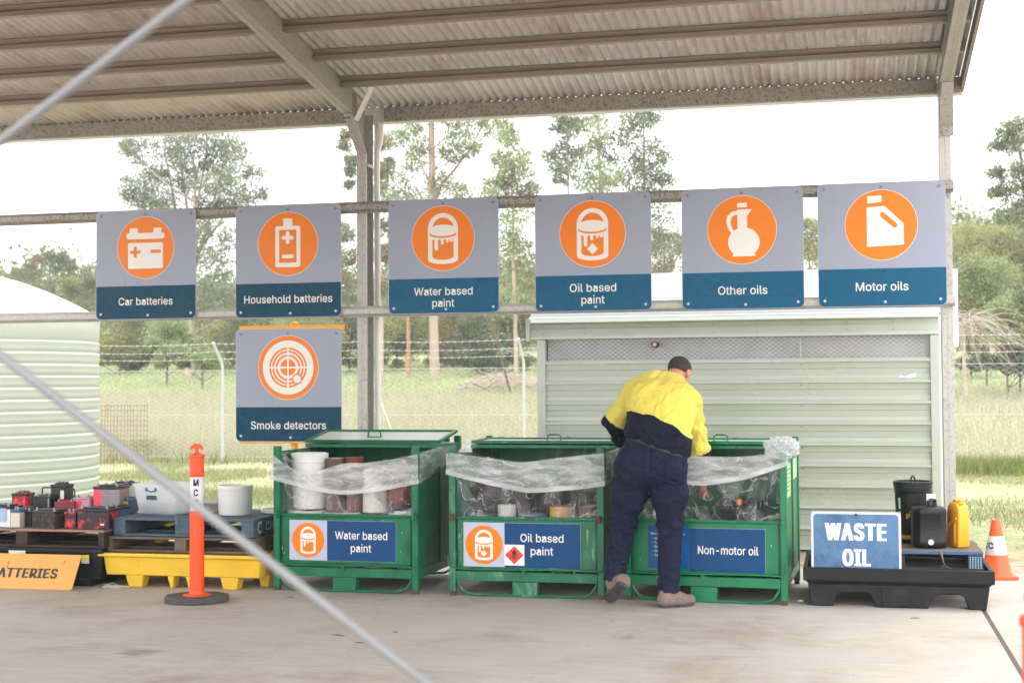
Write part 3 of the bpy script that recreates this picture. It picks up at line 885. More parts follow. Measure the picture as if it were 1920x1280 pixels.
def frame(x, name_col='column'):
    """one portal: two columns, haunches and the two rafters; web on the left, open to the right"""
    t = 0.004
    for cy, d in ((11.97, 1), (2.12, -1)):
        yf, yb_ = (cy, cy + 0.2) if d > 0 else (cy - 0.2, cy)
        mb = MB()
        mb.box(x, x + t, yf, yb_, 0, 4.0)
        mb.box(x + t, x + 0.088, yf, yf + t, 0, 3.62 if d > 0 else 4.0)
        mb.box(x + t, x + 0.088, yb_ - t, yb_, 0, 4.0 if d > 0 else 3.62)
        mb.box(x + 0.088 - t, x + 0.088, yf + t, yf + 0.022, 0, 3.62)
        mb.box(x + 0.088 - t, x + 0.088, yb_ - 0.022, yb_ - t, 0, 3.62)
        # middle crease of the flange
        mb.box(x + 0.04, x + 0.047, yf - 0.003 if d > 0 else yb_, yf if d > 0 else yb_ + 0.003, 0, 3.6)
        mb.build(name_col, GALV, shelter, smooth=0)
        mb = MB().box(x - 0.06, x + 0.15, yf - 0.05, yb_ + 0.05, 0.0, 0.012)
        mb.build('base_plate', GALV, shelter, smooth=0)
        # knee haunch
        ys_ = 1 if d > 0 else -1
        y0 = cy
        y1 = cy - ys_ * 0.36
        zr = roof_z(y1) - 0.215
        mb = MB()
        n1 = [(x + 0.003, y0 - ys_ * 0.0, 3.62), (x + 0.092, y0, 3.62), (x + 0.092, y1, zr), (x + 0.003, y1, zr)]
        n2 = [(a, b + ys_ * 0.005, c + 0.005) for a, b, c in n1]
        mb.add(n1 + n2, [(0, 1, 2, 3), (7, 6, 5, 4), (0, 4, 5, 1), (1, 5, 6, 2), (2, 6, 7, 3), (3, 7, 4, 0)])
        w1 = [(x + 0.006, y0, 3.63), (x + 0.006, y1, zr + 0.01), (x + 0.006, y1, zr + 0.2), (x + 0.006, y0 + ys_ * 0.19, roof_z(y0 + ys_ * 0.19) - 0.01), (x + 0.006, y0 + ys_ * 0.19, 3.63)]
        w2 = [(a + 0.004, b, c) for a, b, c in w1]
        mb.add(w1 + w2, [(0, 1, 2, 3, 4), (9, 8, 7, 6, 5)] + [(i, i + 5, (i + 1) % 5 + 5, (i + 1) % 5) for i in range(5)])
        mb.build('knee_haunch', GALV, shelter, smooth=0)
        # rafter
        mb = MB()
        ya, yb2 = (y1, RIDGE_Y)
        za, zb = roof_z(ya) - 0.21, roof_z(yb2) - 0.21
        h = 0.2
        def seg(xa, xb, dz0, dz1):
            v = [(xa, ya, za + dz0), (xb, ya, za + dz0), (xb, yb2, zb + dz0), (xa, yb2, zb + dz0), (xa, ya, za + dz1), (xb, ya, za + dz1), (xb, yb2, zb + dz1), (xa, yb2, zb + dz1)]
            mb.add(v, [(0, 3, 2, 1), (4, 5, 6, 7), (0, 1, 5, 4), (1, 2, 6, 5), (2, 3, 7, 6), (3, 0, 4, 7)])
        seg(x + 0.084, x + 0.088, 0.004, h - 0.004)          # web
        seg(x - 0.01, x + 0.088, 0.0, 0.004)                 # bottom flange
        seg(x - 0.01, x + 0.096, h - 0.004, h)               # top flange
        seg(x - 0.01, x - 0.006, 0.004, 0.024)
        seg(x + 0.03, x + 0.036, -0.003, 0.0)
        seg(x + 0.055, x + 0.061, -0.003, 0.0)
        mb.build('rafter', GALV, shelter, smooth=0)


frame(-4.208)
frame(0.772)
frame(-9.2)

# end stiffener, fly brace and small bracket at the middle column
MB().box(-4.122, -4.118, 11.62, 11.72, 3.9, 4.1).build('stiffener', GALV_DK, shelter, smooth=0)
a = np.array(P(668, 226, 11.60)); b = np.array(P(697, 164, 11.30))
dv = b - a; dv /= np.linalg.norm(dv)
w = np.array([0.026, 0, 0.0])
w = w - dv * w.dot(dv)
nn = np.cross(dv, w); nn = nn / np.linalg.norm(nn) * 0.002
pts = [a - w + nn, a + w + nn, b + w + nn, b - w + nn, a - w - nn, a + w - nn, b + w - nn, b - w - nn]
MB().add(pts, [(0, 1, 2, 3), (7, 6, 5, 4), (0, 4, 5, 1), (1, 5, 6, 2), (2, 6, 7, 3), (3, 7, 4, 0)]).build('fly_brace', WHITE_ST, shelter, smooth=0)
MB().box(-4.118, -4.06, 11.99, 12.02, 3.5, 3.525, rot=Matrix.Rotation(rad(25), 3, 'Y')).build('bracket', WHITE_ST, shelter, smooth=0)
# bolts of the haunches
for bx, by, bz in ((-4.18, 11.6, 3.872), (-4.15, 11.6, 3.872), (-4.105, 12.07, 3.42), (-4.105, 12.07, 3.66), (-4.105, 12.07, 3.86)):
    MB().lathe([(0.012, -0.006), (0.012, 0.006), (0.0, 0.012)], (bx, by, bz), 6).build('bolt', BOLT, shelter, smooth=0)
# cap plates at the right column, as in a bolted splice
MB().box(0.774, 0.882, 11.958, 11.966, 3.55, 3.86).build('splice_plate', GALV_DK, shelter, smooth=0)

# rails that carry the signs (top hats)
def hat(z0, z1, x0, x1):
    h = z1 - z0
    y0 = 11.885
    prof = [(y0 + 0.06, z0), (y0 + 0.055, z0 + h * 0.16), (y0 + 0.006, z0 + h * 0.2), (y0, z0 + h * 0.3), (y0, z0 + h * 0.7), (y0 + 0.006, z0 + h * 0.8), (y0 + 0.055, z0 + h * 0.84), (y0 + 0.06, z1)]
    back = [(a + 0.002, b) for a, b in prof[::-1]]
    return MB().extrude_x(prof + back, x0, x1)


hat(3.085, 3.19, SHX0, 0.872).build('girt', GALV_DK, shelter, smooth=0)
hat(2.165, 2.262, SHX0, 0.872).build('girt', GALV, shelter, smooth=0)
# roof end trim on the right and downpipe behind the middle column
for ya, yb2 in ((EAVE_Y + 0.08, RIDGE_Y), (RIDGE_Y, FRONT_Y - 0.08)):
    za, zb = roof_z(ya), roof_z(yb2)
    x0 = SHX1
    v = [(x0, ya, za - 0.11), (x0 + 0.025, ya, za - 0.11), (x0 + 0.025, yb2, zb - 0.11), (x0, yb2, zb - 0.11), (x0, ya, za + 0.03), (x0 + 0.025, ya, za + 0.03), (x0 + 0.025, yb2, zb + 0.03), (x0, yb2, zb + 0.03)]
    MB().add(v, [(0, 3, 2, 1), (4, 5, 6, 7), (0, 1, 5, 4), (1, 2, 6, 5), (2, 3, 7, 6), (3, 0, 4, 7)]).build('barge_trim', GALV_DK, shelter, smooth=0)
MB().tube([(-4.085, 12.23, 3.93), (-4.085, 12.23, 3.84), (-4.086, 12.225, 3.76), (-4.094, 12.2, 3.68), (-4.096, 12.2, 3.55), (-4.096, 12.2, 0.05)], [0.045, 0.045, 0.038, 0.03, 0.028, 0.028], 14).build('downpipe', WHITE_ST, shelter)
# crossed bracing rods between the two front columns
RODM = mat('bright_galvanised_rod', (116, 117, 118), rough=0.5, metal=0.2, var=0.08, vs=10)
for pa, pb in (((0, 265), (350, 0)), ((0, 665), (800, 1280))):
    A, B = P(*pa, 1.98), P(*pb, 1.98)
    k = (B[2] - A[2]) / (B[0] - A[0])
    xl, xr = -4.13, 0.8
    MB().tube([(xl, 1.98, A[2] + (xl - A[0]) * k), (xr, 1.98, A[2] + (xr - A[0]) * k)], 0.0075, 12).build('brace_rod', RODM, shelter)

# ================================================================== round pictogram signs
DX = 0.0012


def icon(mb, kind, cx, cz, r, y):
    """white (0) and orange (1) shapes, drawn for a disc of radius r; each layer stands a little prouder"""
    def pl(poly, layer=1, mi=0):
        mb.plate([(cx + a * r, cz + b * r) for a, b in poly], y - DX * layer, y - DX * (layer - 1) + 0.0002 * 0, mi)
    if kind == 'car':
        pl(rrect(-0.68, 0.68, 0.28, 0.48, 0.095))
        pl([(-0.56, 0.48), (-0.27, 0.48), (-0.29, 0.64), (-0.56, 0.64)])
        pl([(0.27, 0.48), (0.56, 0.48), (0.56, 0.64), (0.29, 0.64)])
        pl(rrect(-0.62, 0.62, -0.68, 0.16, 0.05))
        pl(rrect(-0.55, -0.17, -0.195, -0.09, 0.05), 2, 1)
        pl(rrect(-0.415, -0.305, -0.33, 0.045, 0.05), 2.3, 1)
        pl(rrect(0.17, 0.55, -0.185, -0.075, 0.05), 2, 1)
    elif kind == 'cell':
        pl(rrect(-0.42, 0.42, -0.74, 0.56, 0.07))
        pl([(-0.15, 0.561), (0.15, 0.561), (0.15, 0.8), (-0.15, 0.8)])
        pl(rrect(-0.29, 0.29, -0.6, 0.44, 0.02), 2, 1)
        pl(rrect(-0.2, 0.2, 0.13, 0.25, 0.055), 3)
        pl(rrect(-0.06, 0.06, -0.01, 0.39, 0.055), 3.3)
        pl(rrect(-0.2, 0.2, -0.46, -0.34, 0.055), 3)
    elif kind in ('paint', 'oilpaint'):
        W_ = 0.48
        # body outline, handle arch
        pl([(-W_, -0.62)] + [(W_ * math.cos(rad(a)), -0.64 - 0.16 * math.sin(rad(180 - a) * 1)) for a in range(180, 361, 15)][0:0] + [(-W_ * math.cos(rad(a)), -0.66 - 0.14 * math.sin(rad(a))) for a in range(0, 181, 15)] + [(W_, -0.62), (W_, 0.3), (-W_, 0.3)])
        pl(arc_band(0, 0.3, 0.34, 0.48, 0, 180))
        pl([(-0.34 * math.cos(rad(a)), -0.56 - 0.11 * math.sin(rad(a))) for a in range(0, 181, 15)] + [(0.34, 0.02), (-0.34, 0.02)], 2, 1)
        # orange gap inside the handle, white lid, orange rim line
        pl([(0.34 * math.cos(rad(a)), 0.3 + 0.33 * math.sin(rad(a))) for a in range(0, 181, 12)], 2, 1)
        pl([(0.4 * math.cos(rad(a)), 0.27 + 0.15 * math.sin(rad(a))) for a in range(0, 360, 12)], 3)
        rim = [(-0.43 * math.cos(rad(a)), 0.19 - 0.13 * math.sin(rad(a))) for a in range(0, 181, 10)]
        rim += [(0.43 * math.cos(rad(a)), 0.135 - 0.13 * math.sin(rad(a))) for a in range(0, 181, 10)]
        pl(rim, 4, 1)
        # drips
        def drip(x, w, z0, z1):
            pl([(x - w - 0.03, z0), (x - w, z0 - 0.08), (x - w, z1 + w)] + [(x - w * math.cos(rad(a)), z1 + w - w * math.sin(rad(a))) for a in range(15, 180, 15)] + [(x + w, z1 + w), (x + w, z0 - 0.08), (x + w + 0.03, z0)], 3.4)
        pl([(-0.34, 0.03), (-0.34, -0.04), (0.34, -0.04), (0.34, 0.03)], 3.2)
        drip(-0.21, 0.055, 0.0, -0.38)
        drip(-0.02, 0.045, 0.0, -0.2)
        drip(0.15, 0.035, 0.0, -0.14)
        drip(0.27, 0.05, 0.02, -0.12)
        if kind == 'oilpaint':
            pl([(0.0, -0.62), (0.17, -0.45), (0.0, -0.27), (-0.17, -0.45)], 3.4)
    elif kind == 'jug':
        pl([(0.05 + 0.46 * math.cos(rad(a)), -0.37 + 0.44 * math.sin(rad(a))) for a in range(-60, 241, 12)])
        pl([(-0.28, -0.78), (0.38, -0.78), (0.34, -0.6), (-0.24, -0.6)], 1.3)
        pl([(-0.13, -0.1), (0.15, -0.1), (0.15, 0.4), (0.29, 0.6), (-0.13, 0.6)], 1.6)
        pl([(-0.13, 0.66), (0.15, 0.66), (0.15, 0.79), (-0.13, 0.79)])
        pl([(-0.1, 0.56), (-0.28, 0.54), (-0.42, 0.42), (-0.46, 0.25), (-0.42, 0.08), (-0.3, -0.12), (-0.22, -0.06), (-0.3, 0.1), (-0.33, 0.25), (-0.3, 0.37), (-0.22, 0.44), (-0.1, 0.45)], 1.9)
    elif kind == 'can':
        pl([(-0.38, 0.62), (0.02, 0.65), (0.02, 0.84), (-0.38, 0.83)])
        pl([(-0.4, -0.62), (0.62, -0.58), (0.62, 0.02), (0.1, 0.54), (-0.4, 0.51)])
        slot = [(-0.03, 0.3), (0.0, 0.36), (0.06, 0.36), (0.42, 0.04), (0.45, -0.02), (0.42, -0.08), (0.34, -0.08), (0.0, 0.22)]
        pl(slot[::-1], 2, 1)
    elif kind == 'smoke':
        pl(disc(0, 0, 0.85, 56))
        for r0, r1 in ((0.16, 0.26), (0.35, 0.41), (0.47, 0.53), (0.57, 0.63)):
            for q in range(4):
                pl(arc_band(0, 0, r0, r1, q * 90 + 2.5, q * 90 + 87.5, 16), 2, 1)
        for q in range(4):
            pl([(0.0, 0.0)] + [(0.16 * math.cos(rad(a)), 0.16 * math.sin(rad(a))) for a in range(q * 90 + 8, q * 90 + 84, 12)], 2, 1)
        pl(rrect(-0.028, 0.028, -0.62, 0.62, 0.01), 2.6)
        pl(rrect(-0.62, 0.62, -0.028, 0.028, 0.01), 2.8)
        pl(disc(0.31, -0.36, 0.17, 24), 3.2, 1)
        pl(disc(0.31, -0.36, 0.125, 24), 4)


def sign(px0, px1, pyt, pyb, kind, lines, label, tw, Y=11.868, band=S_BLUE, group='square recycling signs on the rails', tz=-0.335, cz=0.155):
    xl, xr = PX(px0, Y, (pyt + pyb) / 2), PX(px1, Y, (pyt + pyb) / 2)
    cxp = (px0 + px1) / 2
    zt, zb = PZ(pyt, Y, cxp), PZ(pyb, Y, cxp)
    S = ((xr - xl) + (zt - zb)) / 2
    cx, czw = (xl + xr) / 2, (zt + zb) / 2
    t = thing('sign', label, 'sign', (cx, Y, zb), 0, group)
    h = S / 2
    MB().plate(rrect(cx - h, cx + h, czw - h, czw + h, 0.045 * S, 6), Y, Y + 0.004).build('panel', S_EDGE, t, smooth=0)
    e = 0.003
    zs = czw - h + 0.305 * S
    # faces: grey field above, coloured band below, each a thin film on the alloy panel
    fld = [p for p in rrect(cx - h + e, cx + h - e, czw - h + e, czw + h - e, 0.044 * S, 6)]
    up = [p for p in fld if p[1] > czw]
    MB().plate([(cx - h + e, zs), (cx + h - e, zs)] + up, Y - DX, Y).build('field', S_GREY, t, smooth=0)
    lo = [p for p in fld if p[1] < czw]
    k = len(lo) // 2
    MB().plate([(cx + h - e, zs), (cx - h + e, zs)] + lo[k:] + lo[:k], Y - DX, Y).build('band', band, t, smooth=0)
    r = 0.282 * S
    ci = cz * S + czw
    MB().plate(disc(cx, ci, r * 1.014), Y - 1.5 * DX, Y - DX).build('disc_edge', S_WHITE, t, smooth=0)
    MB().plate(disc(cx, ci, r), Y - 2 * DX, Y - DX).build('disc', S_ORANGE, t, smooth=0)
    ic = MB()
    icon(ic, kind, cx, ci, r, Y - 2 * DX)
    ic.build('pictogram', [S_WHITE, S_ORANGE], t, smooth=0)
    for li, ln in enumerate(lines):
        zz = tz if len(lines) == 1 else (tz + 0.054, tz - 0.048)[li]
        text(MB(), ln, cx, czw + zz * S, w=(tw if li == 0 else 0.2) * S, h=0.07 * S, y=Y - 2 * DX).build('lettering', S_WHITE, t, smooth=0)
    for j, (bx, bz) in enumerate([(-0.45, 0.455), (0, 0.46), (0.45, 0.455), (-0.45, -0.45), (0.024, -0.464), (0.45, -0.45)]):
        a = np.array([0, -1, 0])
        mb = MB().tube([(cx + bx * S, Y - 0.001, czw + bz * S), (cx + bx * S, Y - 0.008, czw + bz * S)], 0.0115, 10)
        mb.tube([(cx + bx * S, Y - 0.008, czw + bz * S), (cx + bx * S, Y - 0.011, czw + bz * S)], 0.006, 6)
        mb.build('bolt', BOLT if j < 3 else BOLT_PALE, t, smooth=30)
    return t, cx, czw, S


sign(180, 367.5, 394, 598, 'car', ['Car batteries'], 'grey and navy sign with a car battery pictogram reading Car batteries', 0.54)
sign(442, 639.5, 384.5, 595, 'cell', ['Household batteries'], 'grey and navy sign with an upright cell pictogram reading Household batteries', 0.835)
sign(728, 935.5, 373, 587, 'paint', ['Water based', 'paint'], 'square sign on the rails with a dripping tin pictogram reading Water based paint', 0.53, band=S_BLUE2, tz=-0.36)
sign(1003, 1221.5, 363, 582.5, 'oilpaint', ['Oil based', 'paint'], 'square sign with tin and diamond pictogram reading Oil based paint on the rails', 0.4, band=S_BLUE2, tz=-0.355)
sign(1278.5, 1507, 353, 579, 'jug', ['Other oils'], 'square sign with a handled jug pictogram reading Other oils', 0.405, band=S_BLUE2, tz=-0.345)
sign(1534, 1774, 341, 574.5, 'can', ['Motor oils'], 'square sign with a jerrycan pictogram reading Motor oils beside the end column', 0.41, band=S_BLUE2, tz=-0.34)
t, cx, czw, S = sign(442, 640.5, 616, 827.5, 'smoke', ['Smoke detectors'], 'sign with detector pictogram reading Smoke detectors on a yellow post', 0.71, Y=11.9, group=None, tz=-0.355)
YP = mat('yellow_post_paint', (232, 162, 20), rough=0.4, var=0.06)
MB().box(cx - S / 2 + 0.03, cx + S / 2 + 0.02, 11.906, 11.94, czw + S / 2 - 0.02, czw + S / 2 + 0.03).build('cross_bar', YP, t, bevel=0.004)
MB().box(cx - S / 2 + 0.03, cx + S / 2 - 0.02, 11.906, 11.94, czw - S / 2 - 0.018, czw - S / 2 + 0.03).build('cross_bar', YP, t, bevel=0.004)
mb = MB().tube([(cx + 0.03, 11.975, 0), (cx + 0.03, 11.975, czw + S / 2 + 0.03)], 0.032, 16)
mb.lathe([(0.038, 0), (0.038, 0.02), (0.025, 0.034), (0, 0.038)], (cx + 0.03, 11.975, czw + S / 2 + 0.03), 16)
mb.build('post', YP, t)
MB().box(cx - 0.1, cx + 0.16, 11.85, 12.1, 0, 0.012).build('base_plate', YP, t, smooth=0)

# ================================================================== green storage shed behind the right bay
SHG = mat('pale_green_steel', (169, 176, 161), rough=0.24, var=0.05, vs=2.5, stretch=(0.3, 1, 1), spec=0.7, dirt=((158, 160, 134), 2.0, 0.6, 0.85))
SHG_W = mat('white_sheet_edge', (226, 230, 222), rough=0.4, var=0.04)
SHY = 13.5
sx0, sx1 = PX(1010, SHY), PX(1765.5, SHY)
shed = thing('storage_shed', 'pale green steel storage shed with a mesh vent strip and white roof', 'shed', ((sx0 + sx1) / 2, SHY + 1.2, 0))
ztop, zfas, zvent = PZ(592, SHY, 1400), PZ(632, SHY, 1400), PZ(672, SHY, 1400)
# ribbed front wall: profile in y,z
def rib_profile(z0, z1, pitch, depth=0.04):
    pr = []
    z = z1
    while z > z0:
        for dz, dy in ((0.0, 0.0), (0.030, -depth), (0.035, -depth), (0.039, 0.002), (0.088, 0.002), (0.096, 0.009), (0.138, 0.009), (0.148, 0.002)):
            zz = z - dz * pitch / 0.178
            if zz > z0: pr.append((SHY - 0.014 + dy, zz))
        z -= pitch
    pr.append((SHY - 0.014, z0))
    return pr
pr = rib_profile(0.02, zvent, 0.1928)
jl, jr = PX(1025, SHY), PX(1746, SHY)
mb = MB().extrude_x(pr + [(a + 0.002, b) for a, b in pr[::-1]], jl - 0.02, jr + 0.02)
mb.build('front_wall', SHG, shed, smooth=0)
MB().box(sx0, jl, SHY - 0.052, SHY + 0.05, 0, zfas - 0.004).build('corner_flashing', SHG, shed, bevel=0.003)
MB().box(jr, sx1 - 0.012, SHY - 0.052, SHY + 0.05, 0, zfas - 0.004).build('corner_flashing', SHG, shed, bevel=0.003)
MB().box(sx1 - 0.011, sx1 + 0.012, SHY - 0.01, SHY + 0.06, 0, zfas + 0.1).build('corner_flashing', SHG_W, shed, bevel=0.002)
# fascia: two ribs and a shallow fold between
hf = ztop - zfas
pf = [(SHY - 0.02, zfas), (SHY - 0.045, zfas + 0.004), (SHY - 0.045, zfas + 0.012), (SHY - 0.02, zfas + 0.038), (SHY - 0.018, zfas + hf * 0.5), (SHY - 0.012, zfas + hf * 0.56), (SHY - 0.012, ztop - 0.055), (SHY - 0.02, ztop - 0.05), (SHY - 0.045, ztop - 0.042), (SHY - 0.045, ztop - 0.034), (SHY - 0.015, ztop), (SHY + 0.1, ztop), (SHY + 0.1, zfas)]
fx0 = PX(997, SHY)
MB().extrude_x(pf, fx0, sx1 - 0.012).build('fascia', SHG, shed, smooth=0)
MB().box(PX(989, SHY), fx0 - 0.001, SHY - 0.05, SHY + 0.12, zfas - 0.012, ztop + 0.006).build('fascia_end', SHG, shed, bevel=0.003)
# screws on fascia and wall
mb = MB()
for k in range(9):
    xq = fx0 + 0.12 + k * 0.41
    for zz, yy in ((ztop - 0.075, -0.013), (zfas + 0.055, -0.021)):
        mb.tube([(xq, SHY + yy, zz), (xq, SHY + yy - 0.005, zz)], 0.006, 6)
for k in range(7):
    mb.tube([(PX(1504, SHY), SHY - 0.008, zvent - 0.06 - 0.1928 * k), (PX(1504, SHY), SHY - 0.018, zvent - 0.06 - 0.1928 * k)], 0.007, 6)
mb.build('wall_screws', BOLT, shed, smooth=0)
# vent: expanded metal over an added pale panel, standing for daylight behind
MB().box(jl, jr, SHY + 0.09, SHY + 0.1, zvent - 0.01, zfas + 0.01).build('vent_daylight_panel', mat('painted_daylight', (226, 227, 230), rough=0.6), shed, smooth=0)
mb = MB()
rows, cell = 10, 0.056
hr = (zfas - zvent) / rows
Vv, Fv = [], []
nc = int((jr - jl) / cell)
for r in range(rows + 1):
    zc = zvent + r * hr
    sgn = 1 if r % 2 else -1
    base = len(Vv)
    for c in range(nc * 4 + 1):
        x = jl + c * cell / 4
        q = c % 4
        off = {0: 1, 1: 1, 2: -1, 3: -1}[q] * sgn * hr * 0.42
        for dy, dz in ((0, -0.0016), (0, 0.0016), (0.004, 0.0024), (0.004, -0.0008)):
            Vv.append((x, SHY + 0.004 + dy, zc + off + dz))
    for c in range(nc * 4):
        a = base + c * 4
        for k in range(4):
            Fv.append((a + k, a + (k + 1) % 4, a + 4 + (k + 1) % 4, a + 4 + k))
me = np_mesh('vent_mesh', Vv, Fv, mat('expanded_steel_mesh', (142, 144, 144), rough=0.45, metal=0.2, var=0.1))
link_mesh('vent_mesh', me, shed, smooth=0)
MB().box(PX(1503, SHY) - 0.006, PX(1503, SHY) + 0.006, SHY - 0.002, SHY + 0.016, zvent, zfas).build('vent_stiffener', SHG, shed, smooth=0)
# rusty pipe end poking through the vent
q = P(1229, 646, SHY)
MB().tube([(q[0], SHY - 0.06, q[2]), (q[0], SHY + 0.05, q[2])], 0.03, 16).build('pipe_collar', mat('rusty_pipe', (74, 44, 32), rough=0.8, var=0.3, vs=30), shed)
MB().tube([(q[0], SHY - 0.068, q[2]), (q[0], SHY - 0.055, q[2])], 0.018, 14).build('pipe_cap', mat('pale_pipe_cap', (214, 190, 168), rough=0.5), shed)
# torn remains of a white sticker
stx = [(1681, 708), (1690, 703), (1697, 705), (1706, 701), (1712, 700), (1720, 700), (1716, 705), (1720, 707), (1706, 709), (1695, 708)]
pts = [P(a, b, SHY - 0.02) for a, b in stx]
MB().plate([(p[0], p[2]) for p in pts][::-1], SHY - 0.0205, SHY - 0.0185).build('torn_sticker', WHITE_PL, shed, smooth=0)
# side and back walls, roof of white ribbed sheets rising to the back
MB().box(sx0 + 0.01, sx0 + 0.05, SHY + 0.101, SHY + 2.4, 0, 2.2).build('side_wall', SHG, shed, smooth=0)
MB().box(sx1 - 0.05, sx1 - 0.013, SHY + 0.101, SHY + 2.4, 0, 2.2).build('side_wall', SHG, shed, smooth=0)
MB().box(sx0 + 0.05, sx1 - 0.05, SHY + 2.36, SHY + 2.4, 0, 2.55).build('back_wall', SHG, shed, smooth=0)
yb_, zb_ = 16.2, PZ(511, 16.2, 1400)
n = 15
prf = []
for k in range(n):
    f0, f1 = k / n, (k + 1) / n
    def at(f, up): return (SHY + 0.1 + (yb_ - SHY - 0.1) * f, ztop + 0.01 + (zb_ - ztop - 0.01) * f + up)
    prf += [at(f0, 0), at(f0 + 0.6 / n, 0), at(f0 + 0.72 / n, 0.02), at(f0 + 0.9 / n, 0.02)]
prf.append((yb_, zb_))
back = [(a, b - 0.02) for a, b in prf[::-1]]
MB().extrude_x(prf + back, sx0 - 0.12, sx1 + 0.02).build('roof', mat('white_roof_sheet', (148, 153, 155), rough=0.35, var=0.05), shed, smooth=0)
# gable trim on the right, seen past the column
xg = PX(1799, 15.0)
MB().box(sx1 + 0.025, xg - 0.0, 14.95, 15.0, PZ(650, 15, 1795), PZ(505, 15, 1795)).build('gable_trim', SHG_W, shed, smooth=0)

# ================================================================== rainwater tank
TK = mat('pale_green_tank_plastic', (172, 178, 167), rough=0.42, var=0.03, vs=3, spec=0.5, dirt=((178, 188, 162), 1.5, 0.6, 0.9))
TKR = mat('white_tank_top', (224, 224, 222), rough=0.45, var=0.03)
TCX, TCY, TR = -11.62, 17.0, 1.8
tank = thing('water_tank', 'large round pale green ribbed water tank with a white domed top', 'tank', (TCX, TCY, 0))
prof = [(TR - 0.01, 0.0)]
z = 0.03
zwall = 2.5
while z < 2.02:
    prof += [(TR - 0.010, z), (TR - 0.010, z + 0.008), (TR + 0.0, z + 0.018), (TR + 0.003, z + 0.06), (TR + 0.003, z + 0.106), (TR + 0.008, z + 0.118), (TR + 0.008, z + 0.134), (TR + 0.0, z + 0.144)]
    z += 0.1525
prof += [(TR - 0.018, z), (TR - 0.002, z + 0.03), (TR + 0.006, z + 0.2), (TR - 0.004, zwall)]
MB().lathe([(r, q) for r, q in prof], (TCX, TCY, 0), 128).build('tank_wall', TK, tank, smooth=50)
dome = [(TR + 0.015, zwall - 0.02), (TR + 0.015, zwall + 0.012)]
for k in range(1, 11):
    f = k / 10
    dome.append((max((TR) * (1 - f), 0.0001), zwall + 0.012 + 0.62 * (1 - (1 - f) ** 1.7)))
MB().lathe(dome, (TCX, TCY, 0), 96).build('tank_top', TKR, tank, smooth=50)
MB().lathe([(0.25, zwall + 0.6), (0.25, zwall + 0.72), (0.2, zwall + 0.74), (0.0001, zwall + 0.75)], (TCX, TCY, 0), 32).build('hatch', BLK_CLEAN, tank)

# ================================================================== chain-link fence with barbed wire
FY = 27.0
fence = thing('chain_link_fence', 'chain-link fence with three strands of barbed wire along the paddock', 'fence', (-8, FY, 0))
FM = mat('fence_galvanised', (188, 190, 190), rough=0.5, metal=0.2, var=0.08)
fx = [-18.6, -15.5, -12.4, -9.25, -6.08, -2.9, 0.4, 4.7, 7.8]
for x in fx:
    MB().tube([(x, FY, 0), (x, FY, 1.93), (x, FY - 0.04, 2.02), (x - 0.01, FY - 0.42, 2.42)], 0.028, 10).build('fence_post', FM, fence)
MB().tube([(-9.25, FY, 1.85), (-8.55, FY, 0.05)], 0.018, 8).build('stay', FM, fence)
for yy, zz in ((-0.10, 2.1), (-0.25, 2.24), (-0.4, 2.4)):
    mb = MB()
    for a, b in zip(fx[:-1], fx[1:]):
        pts = [(a + (b - a) * k / 8, FY + yy, zz - 0.03 * math.sin(PI * k / 8)) for k in range(9)]
        mb.tube(pts, 0.0032, 4)
    for x in np.arange(fx[0], fx[-1], 0.15):
        f = [i for i in range(len(fx) - 1) if fx[i] <= x + 1e-6][-1]
        u = (x - fx[f]) / (fx[f + 1] - fx[f])
        z0 = zz - 0.03 * math.sin(PI * u)
        mb.tube([(x - 0.012, FY + yy - 0.01, z0 - 0.02), (x + 0.012, FY + yy + 0.01, z0 + 0.02)], 0.004, 3, caps=False)
    mb.build('barbed_wire', FM, fence, smooth=0)
# woven wires: each zigzags upwards
V, Fq = [], []
pitch, top, rws = 0.092, 1.86, 40
hz = top / rws
r = 0.0044
xs_ = np.arange(fx[0], fx[-1], pitch)
for i, x in enumerate(xs_):
    base = len(V)
    for k in range(rws + 1):
        sg = (k + i) % 2
        xx_ = x + (pitch / 2 if sg else -pitch / 2) * (1 if i % 2 == 0 else -1) * (1 if i % 2 == 0 else -1)
        yy_ = FY - 0.036 + (0.004 if sg else -0.004)
        for a in range(3):
            V.append((xx_ + r * math.cos(a * 2.094), yy_ + r * math.sin(a * 2.094), 0.02 + k * hz))
    for k in range(rws):
        for a in range(3):
            Fq.append((base + k * 3 + a, base + k * 3 + (a + 1) % 3, base + (k + 1) * 3 + (a + 1) % 3, base + (k + 1) * 3 + a))
me = np_mesh('chain_mesh', V, Fq, FM)
link_mesh('chain_mesh', me, fence, smooth=0)
for zz in (1.86, 0.95, 0.1):
    MB().tube([(fx[0], FY - 0.04, zz), (fx[-1], FY - 0.04, zz)], 0.004, 4).build('line_wire', FM, fence, smooth=0)

# rusty reinforcing mesh standing in the grass by the tank
RB = mat('rusty_wire', (124, 98, 82), rough=0.8, var=0.2)
a, b = P(183, 818, 24.5), P(275, 760, 24.5)
mp = MB()
nx_, nz_ = 15, 10
for k in range(nx_ + 1):
    x = a[0] + (b[0] - a[0]) * k / nx_
    mp.tube([(x, 24.5, 0.02), (x + 0.01 * math.sin(k), 24.52, b[2] + 0.02 * (k % 3 == 0))], 0.0045, 4)
for k in range(nz_ + 1):
    z = 0.25 + (b[2] - 0.25) * k / nz_
    mp.tube([(a[0] - 0.3, 24.49, z), (b[0] + 0.015, 24.51, z)], 0.0045, 4)
tag(mp.build('wire_mesh_panel', RB, None, smooth=0), 'rusty square-wire mesh panel standing in the grass beside the tank', 'mesh panel')

# ================================================================== green recycling bins
BW, BD, BH = 1.17, 1.14, 1.09


